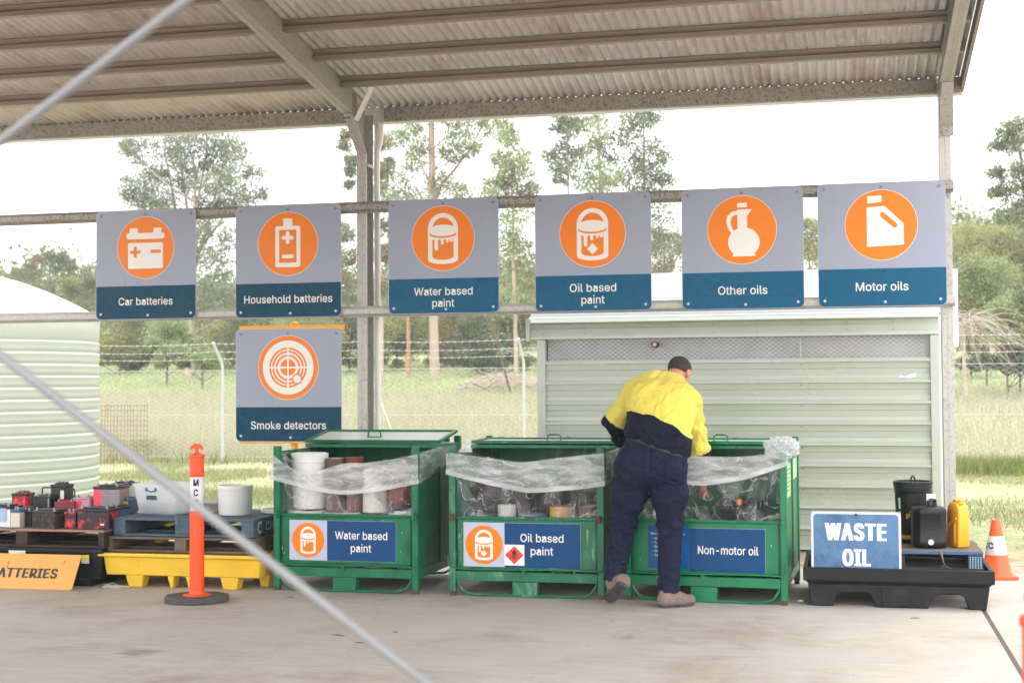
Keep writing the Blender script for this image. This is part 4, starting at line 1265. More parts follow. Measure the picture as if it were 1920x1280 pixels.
def sticker(parent, G, x0, x1, z0, z1, split, kind, lines, y):
    """printed panel on the bin front: pale square with pictogram, blue field with words"""
    p = MB().box(x0, x1, y - 0.003, y, z0, z1).build('sign_panel', S_EDGE, parent, smooth=0, local=True)
    yy = y - 0.0032
    if split:
        MB().box(x0 + 0.002, x0 + split, yy - 0.001, yy, z0 + 0.002, z1 - 0.002).build('field', mat('sticker_pale_field', (176, 182, 202), rough=0.35, var=0.04), p, smooth=0, local=True)
        r = (z1 - z0) * 0.43
        cx, cz = x0 + split / 2, (z0 + z1) / 2
        MB().plate(disc(cx, cz, r), yy - 0.002, yy - 0.001).build('disc', S_ORANGE, p, smooth=0, local=True)
        ic = MB()
        icon(ic, kind, cx, cz, r, yy - 0.002)
        ic.build('pictogram', [S_WHITE, S_ORANGE], p, smooth=0, local=True)
    MB().box(x0 + split + 0.0005, x1 - 0.002, yy - 0.001, yy, z0 + 0.002, z1 - 0.002).build('blue_field', mat('sticker_blue', (0, 64, 112), rough=0.32, var=0.1, vs=7, spec=0.25), p, smooth=0, local=True)
    for s_, cx, cz, w in lines:
        text(MB(), s_, cx, cz, w=w, h=0.06, y=yy - 0.0018).build('lettering', S_WHITE, p, smooth=0, local=True)
    return p


def make_bin(label, x_fl, y_fl, rz, G, tilt_lid=False, handle_x=0.0):
    # x_fl, y_fl: front left corner on the ground
    c, s_ = math.cos(rz), math.sin(rz)
    cx = x_fl + c * BW / 2 - s_ * BD / 2
    cy = y_fl + s_ * BW / 2 + c * BD / 2
    t = thing('recycling_bin', label, 'bin', (cx, cy, 0), rz, 'green steel recycling bins')
    w, d = BW / 2, BD / 2
    RUST = mat('rusty_steel', (88, 58, 42), rough=0.8, var=0.3, vs=30)
    # corner posts
    for ix, sx in enumerate((-1, 1)):
        for iy, sy in enumerate((-1, 1)):
            xa, xb = sorted((sx * w, sx * (w - 0.05)))
            ya, yb = sorted((sy * d, sy * (d - 0.05)))
            MB().box(xa, xb, ya, yb, 0.03, BH + (0.012 if sy < 0 else 0.055)).build('corner_post', G, t, bevel=0.004, local=True)
            MB().box(xa + 0.006, xb - 0.006, ya + 0.006, yb - 0.006, 0.0, 0.029).build('foot', RUST, t, bevel=0.003, local=True)
    # base frame, floor and fork pockets
    mb = MB()
    mb.box(-w + 0.051, w - 0.051, -d + 0.004, -d + 0.045, 0.115, 0.185)
    mb.box(-w + 0.051, w - 0.051, d - 0.045, d - 0.004, 0.115, 0.185)
    mb.box(-w + 0.004, -w + 0.045, -d + 0.051, d - 0.051, 0.115, 0.185)
    mb.box(w - 0.045, w - 0.004, -d + 0.051, d - 0.051, 0.115, 0.185)
    mb.build('base_frame', G, t, bevel=0.004, local=True)
    MB().box(-w + 0.046, w - 0.046, -d + 0.046, d - 0.046, 0.15, 0.16).build('floor_plate', G, t, smooth=0, local=True)
    MB().box(-0.105, 0.085, -d + 0.012, -d + 0.11, 0.012, 0.114).build('fork_block', G, t, bevel=0.006, local=True)
    MB().box(-0.105, 0.085, d - 0.11, d - 0.012, 0.012, 0.114).build('fork_block', G, t, bevel=0.006, local=True)
    # skid loop at the front, bent tube almost on the ground
    for yy in (-d + 0.02, d - 0.02):
        pts = [(-w + 0.055, yy, 0.13), (-w + 0.065, yy, 0.09), (-w + 0.10, yy, 0.04), (-w + 0.15, yy, 0.016)]
        pts += [(x, yy, 0.011) for x in np.linspace(-w + 0.25, w - 0.25, 5)]
        pts += [(w - 0.15, yy, 0.016), (w - 0.10, yy, 0.04), (w - 0.065, yy, 0.09), (w - 0.055, yy, 0.13)]
        MB().tube(pts, 0.0105, 8).build('skid_loop', G, t, local=True)
    # side and back sheets with a pressed seam
    for sx in (-1, 1):
        xa, xb = sorted((sx * (w - 0.012), sx * (w - 0.016)))
        MB().box(xa, xb, -d + 0.051, d - 0.051, 0.186, BH - 0.03).build('side_panel', G, t, smooth=0, local=True)
        xa, xb = sorted((sx * (w - 0.002), sx * (w - 0.011)))
        mb = MB().box(xa, xb, -0.005, 0.012, 0.19, BH - 0.04)
        mb.box(xa, xb, -d + 0.052, d - 0.052, BH - 0.06, BH - 0.03)
        mb.build('side_rib', G, t, bevel=0.003, local=True)
    MB().box(-w + 0.051, w - 0.051, d - 0.03, d - 0.026, 0.186, BH - 0.03).build('back_panel', G, t, smooth=0, local=True)
    # drop-down front gate: sheet in a round-bar frame
    zg = 0.575
    g = MB().box(-w + 0.054, w - 0.054, -d + 0.022, -d + 0.026, 0.2, zg).build('front_gate', G, t, smooth=0, local=True)
    fr = [(-w + 0.062, -d + 0.018, 0.212), (w - 0.062, -d + 0.018, 0.212), (w - 0.062, -d + 0.018, zg - 0.004), (-w + 0.062, -d + 0.018, zg - 0.004)]
    MB().tube(fr, 0.0075, 8, closed=True).build('gate_frame', G, g, local=True)
    MB().box(-w + 0.05, w - 0.05, -d + 0.012, -d + 0.034, zg, zg + 0.014).build('gate_lip', G, g, bevel=0.003, local=True)
    for sx in (-1, 1):
        mb = MB().tube([(sx * (w - 0.03), -d - 0.022, zg - 0.02), (sx * (w - 0.03), -d - 0.022, zg + 0.035)], 0.013, 8)
        mb.box(sx * (w - 0.03) - 0.02, sx * (w - 0.03) + 0.02, -d - 0.016, -d - 0.001, zg - 0.012, zg + 0.02)
        mb.build('latch', RUST if G is GREEN_W else G, t, local=True)
    # spring bar along the bottom with its middle lug
    bar = [(-w - 0.004, -d - 0.012, 0.3), (-w + 0.0, -d - 0.016, 0.235), (-w + 0.03, -d - 0.016, 0.21)]
    bar += [(x, -d - 0.016, 0.206 + 0.004 * math.sin(x * 5)) for x in np.linspace(-w + 0.1, w - 0.1, 7)]
    bar += [(w - 0.03, -d - 0.016, 0.203), (w - 0.006, -d - 0.016, 0.225), (w - 0.006, -d - 0.012, 0.3)]
    MB().tube(bar, 0.0065, 6).build('spring_bar', G, t, local=True)
    mb = MB().box(-0.03, 0.0, -d - 0.01, -d + 0.003, 0.165, 0.2)
    mb.tube([(-0.015, -d - 0.01, 0.182), (-0.015, -d - 0.02, 0.182)], 0.008, 8)
    mb.build('lug', G, t, bevel=0.002, local=True)
    # lid: fixed back half, and the front half folded back on top of it
    y0 = 0.04
    lid = MB().box(-w + 0.004, w - 0.004, y0, d - 0.055, BH - 0.025, BH + 0.004).build('lid', G, t, bevel=0.004, local=True)
    tl = rad(8.5) if tilt_lid else rad(0.6)
    Rm = Matrix.Rotation(tl, 4, 'X')
    def lp(x, y, z):
        q = Rm @ Vector((x, y, z))
        return (q.x, q.y + y0 - 0.01, q.z + BH + 0.012)
    def lbox(mb, xa, xb, ya, yb, za, zb):
        vs = [lp(*p) for p in ((xa, ya, za), (xb, ya, za), (xb, yb, za), (xa, yb, za), (xa, ya, zb), (xb, ya, zb), (xb, yb, zb), (xa, yb, zb))]
        mb.add(vs, [(0, 3, 2, 1), (4, 5, 6, 7), (0, 1, 5, 4), (1, 2, 6, 5), (2, 3, 7, 6), (3, 0, 4, 7)])
    ld = d - 0.1
    mb = MB()
    lbox(mb, -w + 0.01, w - 0.01, 0, 0.026, 0, 0.024)
    lbox(mb, -w + 0.01, w - 0.01, ld - 0.026, ld, 0, 0.026)
    lbox(mb, -w + 0.01, -w + 0.036, 0.027, ld - 0.027, 0, 0.025)
    lbox(mb, w - 0.036, w - 0.01, 0.027, ld - 0.027, 0, 0.025)
    flap = mb.build('lid_flap', G, t, bevel=0.003, local=True)
    mb = MB()
    lbox(mb, -w + 0.037, w - 0.037, 0.027, ld - 0.027, 0.004, 0.012)
    mb.build('lid_sheet', LID_IN, flap, smooth=0, local=True)
    hx = handle_x
    hp = [(hx - 0.055, 0.2, 0.012), (hx - 0.052, 0.2, 0.05), (hx - 0.035, 0.2, 0.062), (hx + 0.035, 0.2, 0.062), (hx + 0.052, 0.2, 0.05), (hx + 0.055, 0.2, 0.012)]
    mb = MB().tube([lp(*p) for p in hp], 0.0065, 8)
    lbox(mb, hx - 0.06, hx + 0.06, 0.18, 0.2, 0.012, 0.017)
    mb.build('lid_handle', G, flap, local=True)
    # hinge lugs at the back edge
    for x in (-w + 0.12, 0.1, w - 0.12):
        MB().box(x - 0.02, x + 0.02, d - 0.05, d - 0.006, BH + 0.005, BH + 0.045).build('hinge', G, t, bevel=0.003, local=True)
    return t


bin1 = make_bin('green steel bin with tilted pale lid, marked Water based paint', -4.292, 10.26, rad(-1.6), GREEN, True, -0.05)
bin2 = make_bin('worn green steel bin marked Oil based paint with a flammable diamond', -2.887, 10.245, rad(-0.6), GREEN_W, False, 0.05)
bin3 = make_bin('green steel bin marked Non-motor oil behind the bending worker', -1.577, 10.27, rad(-2.6), GREEN_L, False, 0.02)
fy = -BD / 2 + 0.0215
sticker(bin1, None, -0.46, 0.405, 0.234, 0.54, 0.31, 'paint', [('Water based', 0.125, 0.43, 0.42), ('paint', 0.125, 0.335, 0.165)], fy)
p2 = sticker(bin2, None, -0.478, 0.41, 0.214, 0.545, 0.315, 'oilpaint', [('Oil based', 0.12, 0.437, 0.325), ('paint', 0.12, 0.342, 0.17)], fy)
# flammable liquid diamond
yy = fy - 0.0062
dz = MB().box(-0.165, -0.012, yy - 0.001, yy, 0.232, 0.385).build('hazard_label', S_WHITE, p2, smooth=0, local=True)
hx, hz = -0.0885, 0.3085
ic = MB().plate([(hx, hz - 0.066), (hx + 0.07, hz), (hx, hz + 0.066), (hx - 0.07, hz)], yy - 0.002, yy - 0.001, 0)
for q in range(4):
    a = [(hx, hz - 0.058), (hx + 0.062, hz), (hx, hz + 0.058), (hx - 0.062, hz)]
    (xa, za), (xb, zb) = a[q], a[(q + 1) % 4]
    ic.plate([(xa, za), (xb, zb), (xb * 0.98 + hx * 0.02, zb * 0.98 + hz * 0.02), (xa * 0.98 + hx * 0.02, za * 0.98 + hz * 0.02)], yy - 0.0024, yy - 0.002, 1)
fl = [(0, -0.02), (0.012, -0.018), (0.017, -0.006), (0.013, 0.008), (0.009, 0.002), (0.004, 0.022), (-0.004, 0.008), (-0.009, 0.012), (-0.016, -0.004), (-0.012, -0.018)]
ic.plate([(hx + a, hz + 0.022 + b) for a, b in fl], yy - 0.003, yy - 0.002, 1)
ic.box(hx - 0.02, hx + 0.02, yy - 0.003, yy - 0.002, hz - 0.004, hz - 0.001, 1)
text(ic, 'FLAMMABLE', hx, hz - 0.013, w=0.062, h=0.008, y=yy - 0.0026, wt='b', mi=1)
text(ic, 'LIQUID', hx, hz - 0.026, w=0.03, h=0.008, y=yy - 0.0026, wt='b', mi=1)
ic.build('hazard_diamond', [mat('hazard_red', (214, 52, 36), rough=0.4), BLACK_INK], p2, smooth=0, local=True)
p3 = sticker(bin3, None, -0.11, 0.43, 0.212, 0.53, 0.0, None, [('Non-motor oil', 0.165, 0.375, 0.43)], fy)
q3 = MB().box(-0.41, -0.112, fy - 0.004, fy, 0.235, 0.545).build('list_panel', mat('sticker_mid_blue', (4, 80, 140), rough=0.32, var=0.08, spec=0.25), bin3, smooth=0, local=True)
for k, (s_, w_, x_) in enumerate((('Non-motor oils includes:', 0.25, -0.265), ('- Co', 0.045, -0.36), ('- Tr', 0.038, -0.364), ('- Gr', 0.042, -0.362), ('- Co', 0.045, -0.36), ('- Ca', 0.045, -0.36))):
    zz = 0.485 - (k * 0.03 if k else 0) - (0.005 if k else 0)
    text(MB(), s_, x_, zz, w=w_, h=0.015, y=fy - 0.005).build('lettering', S_WHITE, q3, smooth=0, local=True)
# pale green notices on the right side of the third bin
w = BW / 2
MB().box(w - 0.0115, w - 0.0095, -0.46, -0.13, 0.74, 0.98).build('side_notice', mat('pale_green_notice', (178, 224, 160), rough=0.5, var=0.05), bin3, smooth=0, local=True)
MB().box(w - 0.0115, w - 0.0095, 0.06, 0.44, 0.84, 0.99).build('side_notice', MATS['pale_green_notice'], bin3, smooth=0, local=True)
mb = MB()
for k in range(6):
    mb.box(w - 0.009, w - 0.0085, -0.43, -0.18 - 0.03 * (k % 3), 0.935 - k * 0.03, 0.945 - k * 0.03)
mb.build('notice_print', mat('green_print', (60, 140, 70), rough=0.5), bin3, smooth=0, local=True)


# paint runs and chips on the fronts
rg = np.random.default_rng(21)
RUN = mat('dried_pale_paint', (196, 204, 198), rough=0.6, var=0.1)
for bt, runs in ((bin1, [(-0.075, 0.335, 0.1, 0.003), (-0.52, 0.33, 0.03, 0.006), (-0.505, 0.29, 0.015, 0.004), (0.45, 0.46, 0.012, 0.005), (0.44, 0.32, 0.01, 0.004), (0.3, 0.55, 0.008, 0.005)]),
                 (bin2, [(-0.51, 0.45, 0.03, 0.014), (0.46, 0.5, 0.12, 0.02), (0.5, 0.36, 0.09, 0.016), (-0.5, 0.28, 0.02, 0.004), (0.2, 0.19, 0.03, 0.01), (0.36, 0.2, 0.04, 0.014)]),
                 (bin3, [(0.47, 0.42, 0.02, 0.004), (-0.47, 0.3, 0.02, 0.003), (0.3, 0.22, 0.03, 0.003)])):
    mb = MB()
    for x, z, ln, wd in runs:
        y = -BD / 2 + 0.0218
        pts = [(x - wd / 2, z), (x - wd * 0.3, z - ln * 0.6), (x - wd * 0.05, z - ln), (x + wd * 0.2, z - ln * 0.7), (x + wd / 2, z - ln * 0.1), (x + wd * 0.1, z + wd * 0.5)]
        mb.plate(pts, y - 0.0008, y)
    o_ = mb.build('paint_runs', RUN if bt is not bin2 else mat('chalky_green_paint', (104, 156, 122), rough=0.7, var=0.15), bt, smooth=0, local=True)
    o_['kind'] = 'stuff'


# ------------------------------------------------------------------ what is in the bins
def bin_pt(t, x, y, z):
    c, s_ = math.cos(t.rotation_euler.z), math.sin(t.rotation_euler.z)
    return (t.location.x + c * x - s_ * y, t.location.y + s_ * x + c * y, z)


def pail(loc, r, h, m, lidm, label, name='paint_pail', cat='pail', handle=True, group=None, rim=True, lid=True, labelm=None, rz=0.0):
    t = thing(name, label, cat, loc, rz, group)
    pr = [(r * 0.86, 0), (r * 0.885, 0.012)]
    pr += [(r * (0.885 + 0.1 * k / 6), 0.012 + (h - 0.08) * k / 6) for k in range(1, 7)]
    if rim:
        pr += [(r * 1.03, h - 0.062), (r * 1.03, h - 0.05), (r * 0.99, h - 0.048), (r * 0.995, h - 0.03), (r * 1.03, h - 0.028), (r * 1.03, h - 0.014)]
    else:
        pr += [(r * 0.99, h - 0.014)]
    if not lid:
        pr += [(r * 1.04, h - 0.01), (r * 1.04, h), (r * 0.985, h), (r * 0.96, h - 0.03), (r * 0.84, 0.02), (0.0001, 0.015)]
    MB().lathe(pr, (0, 0, 0), 32).build('body', m, t, local=True)
    if lid:
        MB().lathe([(r * 1.04, h - 0.0135), (r * 1.05, h - 0.004), (r * 1.04, h + 0.006), (r * 0.96, h + 0.008), (r * 0.94, h - 0.002), (0.0001, h - 0.002)], (0, 0, 0), 32).build('lid', lidm, t, local=True)
    if labelm:
        mb = MB()
        n = 20
        for k in range(n):
            a0, a1 = rad(-150 + 120 * k / n), rad(-150 + 120 * (k + 1) / n)
            z0, z1 = h * 0.18, h * 0.72
            f = lambda z: r * (0.885 + 0.1 * (z - 0.012) / (h - 0.08)) + 0.0016
            mb.add([(f(z0) * math.cos(a0), f(z0) * math.sin(a0), z0), (f(z0) * math.cos(a1), f(z0) * math.sin(a1), z0), (f(z1) * math.cos(a1), f(z1) * math.sin(a1), z1), (f(z1) * math.cos(a0), f(z1) * math.sin(a0), z1)], [(0, 1, 2, 3)])
        mb.build('label', labelm, t, local=True)
    if handle:
        pts = [(r * 1.03 * math.cos(rad(a)) , -r * 1.05 * abs(math.sin(rad(a))) - 0.004, h - 0.06 - 0.11 * abs(math.sin(rad(a)))) for a in range(0, 181, 12)]
        MB().tube(pts, 0.0028, 5).build('wire_handle', BOLT_PALE, t, local=True)
    return t


def tin(loc, r, h, m, label, name='paint_tin', cat='tin', topm=None, group=None, labelm=None):
    t = thing(name, label, cat, loc, 0, group)
    MB().lathe([(r * 0.97, 0), (r, 0.004), (r, 0.01), (r * 0.975, 0.013), (r * 0.975, h - 0.013), (r, h - 0.01), (r, h), (r * 0.9, h), (r * 0.88, h - 0.008), (r * 0.7, h - 0.008), (0.0001, h - 0.006)], (0, 0, 0), 28).build('body', m, t, local=True)
    if topm:
        MB().lathe([(r * 0.86, h - 0.0075), (r * 0.86, h + 0.004), (r * 0.6, h + 0.002), (0.0001, h + 0.003)], (0, 0, 0), 24).build('lid', topm, t, local=True)
    if labelm:
        MB().lathe([(r * 0.979, h * 0.15), (r * 0.979, h * 0.8)], (0, 0, 0), 28).build('label', labelm, t, local=True)
    return t


TINM = mat('dull_tin', (150, 148, 144), rough=0.4, metal=0.6, var=0.15)
CREAM = mat('cream_plastic', (206, 190, 164), rough=0.5, var=0.1, dirt=((170, 140, 104), 6, 0.58, 0.7))
DK_TIN = mat('dark_tin', (52, 46, 46), rough=0.45, var=0.2)
RED_TIN = mat('rust_red_tin', (112, 58, 44), rough=0.5, var=0.25, dirt=((70, 40, 32), 8, 0.55, 0.7))
BR_TIN = mat('brown_streaked_tin', (98, 78, 68), rough=0.5, var=0.4, vs=14, stretch=(1, 1, 0.2))
TAN = mat('ochre_plastic', (190, 150, 84), rough=0.5, var=0.15)
BLU_LBL = mat('blue_label', (60, 110, 150), rough=0.5, var=0.2)
WH_DIRTY = mat('paint_stained_white', (206, 202, 194), rough=0.5, var=0.1, dirt=((150, 140, 128), 9, 0.57, 0.68))
# lower layer of the first bin (its tops show just above the gate)
L1 = [(-0.40, -0.36, 0.14, 0.43, WH_DIRTY, 'white paint pail with pale lid low in the left corner of the water based bin'),
      (-0.10, -0.36, 0.135, 0.42, CREAM, 'cream paint pail low behind the gate of the water based bin, second from its left'),
      (0.19, -0.36, 0.135, 0.41, TAN, 'ochre paint pail low behind the gate of the water based bin'),
      (0.44, -0.35, 0.11, 0.44, WH_DIRTY, 'white paint pail low in the right corner of the water based bin')]
for x, y, r, h, m, lb in L1:
    pail(bin_pt(bin1, x, y, 0.162), r, h, m, WH_DIRTY, lb, handle=False, group='pails low in the water based paint bin')
pail(bin_pt(bin1, -0.385, -0.33, 0.612), 0.142, 0.42, WHITE_PL, WHITE_PL, 'white ribbed paint pail with wire handle standing high at the left of the bin')
tin(bin_pt(bin1, -0.165, -0.34, 0.60), 0.075, 0.40, BR_TIN, 'tall brown streaked tin beside the white ribbed pail in the bin', topm=TINM)
tin(bin_pt(bin1, -0.01, -0.33, 0.60), 0.07, 0.41, RED_TIN, 'rust red tin in the middle of the water based paint bin', labelm=BR_TIN)
tin(bin_pt(bin1, 0.16, -0.33, 0.59), 0.1, 0.34, WH_DIRTY, 'white topped tin under the film in the water based bin', topm=DK_TIN)
tin(bin_pt(bin1, 0.37, -0.34, 0.62), 0.095, 0.33, DK_TIN, 'black tin at the right of the water based paint bin', topm=BLK_CLEAN, labelm=RED_TIN)
pail(bin_pt(bin1, -0.3, 0.0, 0.162), 0.15, 0.8, DK_TIN, BLK_CLEAN, 'dark drum at the back left of the water based paint bin', name='drum', cat='drum', handle=False)
pail(bin_pt(bin1, 0.25, 0.02, 0.162), 0.16, 0.78, DK_TIN, BLK_CLEAN, 'dark drum at the back right of the water based paint bin', name='drum', cat='drum', handle=False)
# second bin
for x, y, r, h, m, lb in [(-0.38, -0.33, 0.12, 0.42, DK_TIN, 'dark tin in the left corner of the oil based bin'), (-0.19, -0.36, 0.07, 0.5, WH_DIRTY, 'pale stained tin standing up in the left half of the oil based bin'),
                          (0.0, -0.33, 0.11, 0.43, BLU_LBL, 'blue grey tin in the middle of the oil based bin'), (0.22, -0.34, 0.085, 0.49, TAN, 'tan tin right of middle in the oil based bin'), (0.44, -0.35, 0.085, 0.5, BR_TIN, 'brown streaked tin in the right corner of the oil based bin')]:
    tin(bin_pt(bin2, x, y, 0.162), r, h, m, lb, topm=TINM, group='tins in the oil based paint bin')
for x, y, h in ((-0.4, -0.08, 0.66), (-0.15, -0.1, 0.6), (0.12, -0.08, 0.64), (0.38, -0.1, 0.58)):  # second row added dark so the inside reads as shaded
    tin(bin_pt(bin2, x, y, 0.162), 0.12, h, DK_TIN, 'added dark tin in the second row, darkening the inside of the oil based bin', topm=BLK_CLEAN, group='dark tins added to darken the back of the oil based bin')
# third bin
def jerry(loc, w, d, h, m, label, rz=0.0, cap=None):
    t = thing('jerrycan', label, 'jerrycan', loc, rz)
    pr = [(-w / 2, 0), (w / 2, 0), (w / 2, h * 0.8), (w * 0.2, h * 0.93), (-w * 0.5, h * 0.93)]
    MB().plate(pr, -d / 2, d / 2).build('body', m, t, bevel=0.018, seg=3, local=True)
    MB().tube([(-w * 0.35, 0, h * 0.935), (-w * 0.35, 0, h)], 0.022, 12).build('cap', cap or m, t, local=True)
    return t
jerry(bin_pt(bin3, 0.02, -0.3, 0.162), 0.2, 0.16, 0.5, BLK_CLEAN, 'black oil jerrycan in the middle of the non-motor oil bin')
jerry(bin_pt(bin3, 0.3, -0.34, 0.162), 0.22, 0.16, 0.56, BLK_CLEAN, 'black oil jerrycan with orange cap in the non-motor oil bin', cap=mat('orange_cap', (222, 140, 40), rough=0.4))
jerry(bin_pt(bin3, -0.3, -0.36, 0.162), 0.2, 0.16, 0.52, WH_DIRTY, 'pale oil jerrycan in the left half of the non-motor oil bin')
pail(bin_pt(bin3, 0.2, 0.02, 0.162), 0.16, 0.52, DK_TIN, BLK_CLEAN, 'dark drum at the back of the non-motor oil bin', name='drum', cat='drum', handle=False)


# ------------------------------------------------------------------ polythene liners
def lerp_curve(pts, s_):
    xs_, zs_ = zip(*pts)
    return np.interp(s_, xs_, zs_)


def film_grid(sv, tv, top, bot, ybase, amp, seed, x0, x1, anchors):
    """sheet between two curves, with pull folds running out of the tied corners"""
    rg = np.random.default_rng(seed)
    S_, T_ = np.meshgrid(sv, tv)
    zt = lerp_curve(top, sv)[None, :]
    zb = lerp_curve(bot, sv)[None, :]
    # soften the polyline
    Z = zb + (zt - zb) * T_
    X = x0 + (x1 - x0) * S_
    off = np.zeros_like(X)
    for (ax, az) in anchors:
        ang = np.arctan2(Z - az, X - ax)
        dist = np.hypot(X - ax, Z - az)
        for _ in range(5):
            k = rg.uniform(9, 34)
            ph = rg.uniform(0, 6.28)
            off += np.abs(np.sin(ang * k + ph + dist * rg.uniform(-2, 2))) ** 0.6 * np.exp(-dist * rg.uniform(1.2, 3)) * rg.uniform(0.3, 1)
    for _ in range(5):
        kx, kz, ph = rg.uniform(4, 22), rg.uniform(-18, 18), rg.uniform(0, 6.28)
        off += 0.25 * np.abs(np.sin(X * kx + Z * kz + ph + np.sin(X * 7 + ph))) ** 0.7
    return X, ybase - amp * (off - off.mean()), Z


def to_mesh(X, Y, Z):
    r, c = X.shape
    V = np.stack([X.ravel(), Y.ravel(), Z.ravel()], 1)
    Fq = [(j * c + i, j * c + i + 1, (j + 1) * c + i + 1, (j + 1) * c + i) for j in range(r - 1) for i in range(c - 1)]
    return V, Fq


def liner(bt, label, top, bot, seed, side=None):
    t = thing('plastic_liner', label, 'liner', tuple(bt.location), bt.rotation_euler.z, 'clear plastic liners hanging in the bins')
    w, d = BW / 2, BD / 2
    sv = np.linspace(0, 1, 110)
    # inside: from behind the gate up to the folded edge
    X, Y, Z = film_grid(sv, np.linspace(0, 1, 46), top, [(0, 0.56), (1, 0.56)], -d + 0.05, 0.016, seed, -w + 0.055, w - 0.055, [(-w, 1.05), (w, 1.05), (0.05, 0.5)])
    V, Fq = to_mesh(X, Y, Z)
    link_mesh('inner_film', np_mesh('inner_film', V, Fq, FILM_IN), t, smooth=60, local=True)
    # folded outside, over the posts
    X, Y, Z = film_grid(sv, np.linspace(0, 1, 40), top, bot, -d - 0.018, 0.013, seed + 1, -w - 0.012, w + 0.012, [(-w, 1.07), (w, 1.07)])
    V, Fq = to_mesh(X, Y, Z)
    link_mesh('outer_fold', np_mesh('outer_fold', V, Fq, FILM_OUT), t, smooth=60, local=True)
    # gathered lower edge
    hb = [(a, b + 0.035) for a, b in bot]
    X, Y, Z = film_grid(sv, np.linspace(0, 1, 14), hb, bot, -d - 0.024, 0.006, seed + 2, -w - 0.014, w + 0.014, [(-w, 1.0)])
    V, Fq = to_mesh(X, Y, Z)
    link_mesh('gathered_hem', np_mesh('gathered_hem', V, Fq, FILM_HEM), t, smooth=60, local=True)
    # the top edge rolled over
    pts = [(-w - 0.012 + (2 * w + 0.024) * q, -d + 0.015 + 0.02 * math.sin(q * 17), float(lerp_curve(top, q)) + 0.004) for q in np.linspace(0, 1, 60)]
    if side:
        # along the right hand side of the bin
        sv2 = np.linspace(0, 1, 50)
        Ys, Xs, Zs = film_grid(sv2, np.linspace(0, 1, 20), side[0], side[1], w + 0.016, -0.006, seed + 3, -d - 0.016, d - 0.2, [(-d, 1.05)])
        V, Fq = to_mesh(Xs, Ys, Zs)
        link_mesh('side_fold', np_mesh('side_fold', V, Fq, FILM_OUT), t, smooth=60, local=True)
    # inside walls of the bag
    for sx in (-1, 1):
        sv2 = np.linspace(0, 1, 40)
        Ys, Xs, Zs = film_grid(sv2, np.linspace(0, 1, 20), [(0, 1.05), (1, 1.05)], [(0, 0.4), (1, 0.4)], sx * (w - 0.03), 0.008, seed + 5 + sx, -d + 0.06, d - 0.1, [(-d, 1.05)])
        V, Fq = to_mesh(Xs, Ys, Zs)
        link_mesh('side_film', np_mesh('side_film', V, Fq, FILM_IN), t, smooth=60, local=True)
    return t


def smooth_pts(p, n=24):
    xs_, zs_ = zip(*p)
    q = np.linspace(0, 1, n)
    v = np.interp(q, xs_, zs_)
    for _ in range(2):
        v[1:-1] = (v[:-2] + 2 * v[1:-1] + v[2:]) / 4
    return list(zip(q, v))


liner(bin1, 'clear plastic liner over the white pail in the water based paint bin', smooth_pts([(0, 1.055), (0.1, 0.965), (0.17, 0.91), (0.26, 0.895), (0.36, 0.925), (0.5, 0.985), (0.6, 0.975), (0.8, 1.0), (1, 1.05)]),
      smooth_pts([(0, 0.85), (0.2, 0.795), (0.35, 0.755), (0.5, 0.735), (0.75, 0.77), (1, 0.83)]), 11, (smooth_pts([(0, 1.05), (0.3, 1.075), (1, 1.08)]), smooth_pts([(0, 0.83), (0.3, 0.87), (1, 0.98)])))
liner(bin2, 'clear plastic liner drooping across the oil based paint bin', smooth_pts([(0, 1.065), (0.27, 1.02), (0.5, 0.985), (0.6, 1.01), (1, 1.065)]),
      smooth_pts([(0, 0.90), (0.25, 0.83), (0.52, 0.765), (0.85, 0.80), (1, 0.825)]), 23, (smooth_pts([(0, 1.06), (0.5, 1.075), (1, 1.06)]), smooth_pts([(0, 0.825), (0.5, 0.88), (1, 0.95)])))
liner(bin3, 'clear plastic liner bunched at the right corner of the non-motor oil bin', smooth_pts([(0, 1.06), (0.3, 1.045), (0.75, 1.04), (0.88, 1.06), (1, 1.10)]),
      smooth_pts([(0, 0.84), (0.3, 0.85), (0.5, 0.83), (0.75, 0.88), (0.92, 0.95), (1, 0.985)]), 37, None)
# the bunched tuft on the right corner of bin 3
t = [o for o in COL.objects if o.name.startswith('plastic_liner') and abs(o.location.x - bin3.location.x) < 1e-4][0]
bm = bmesh.new()
bmesh.ops.create_icosphere(bm, subdivisions=5, radius=1.0)
for v in bm.verts:
    p = v.co.copy()
    n = 0
    for k, (a, b, c, ph) in enumerate(((3, 2, 3, 0.3), (5, -4, 4, 1.2), (7, 6, -8, 2.2), (-9, 8, 5, 0.9))):
        n += abs(math.sin(a * p.x + b * p.y + c * p.z + ph)) * (0.24 / (1 + 0.4 * k))
    v.co = Vector((p.x * 0.105, p.y * 0.17, p.z * 0.07)) * (0.72 + n)
me = bpy.data.meshes.new('bunched_corner')
bm.to_mesh(me); bm.free()
me.materials.append(FILM_HEM)
me.transform(Matrix.Translation((BW / 2 - 0.045, -BD / 2 + 0.14, 1.1)))
link_mesh('bunched_corner', me, t, smooth=40, local=True)
mb = None
# small tuft sticking up at the left corner of bin 2
t2 = [o for o in COL.objects if o.name.startswith('plastic_liner') and abs(o.location.x - bin2.location.x) < 1e-4][0]
mb = MB()
pts = []
for k in range(14):
    a = 2 * PI * k / 14
    rr = 0.055 * (0.6 + 0.4 * (k % 2))
    pts.append((-BW / 2 + 0.1 + rr * math.cos(a), -BD / 2 + 0.1 + rr * math.sin(a), 1.06))
apex = (-BW / 2 + 0.12, -BD / 2 + 0.12, 1.17)
mb.add(pts + [apex], [(k, (k + 1) % 14, 14) for k in range(14)])
mb.build('tuft', FILM_HEM, t2, smooth=0, local=True)

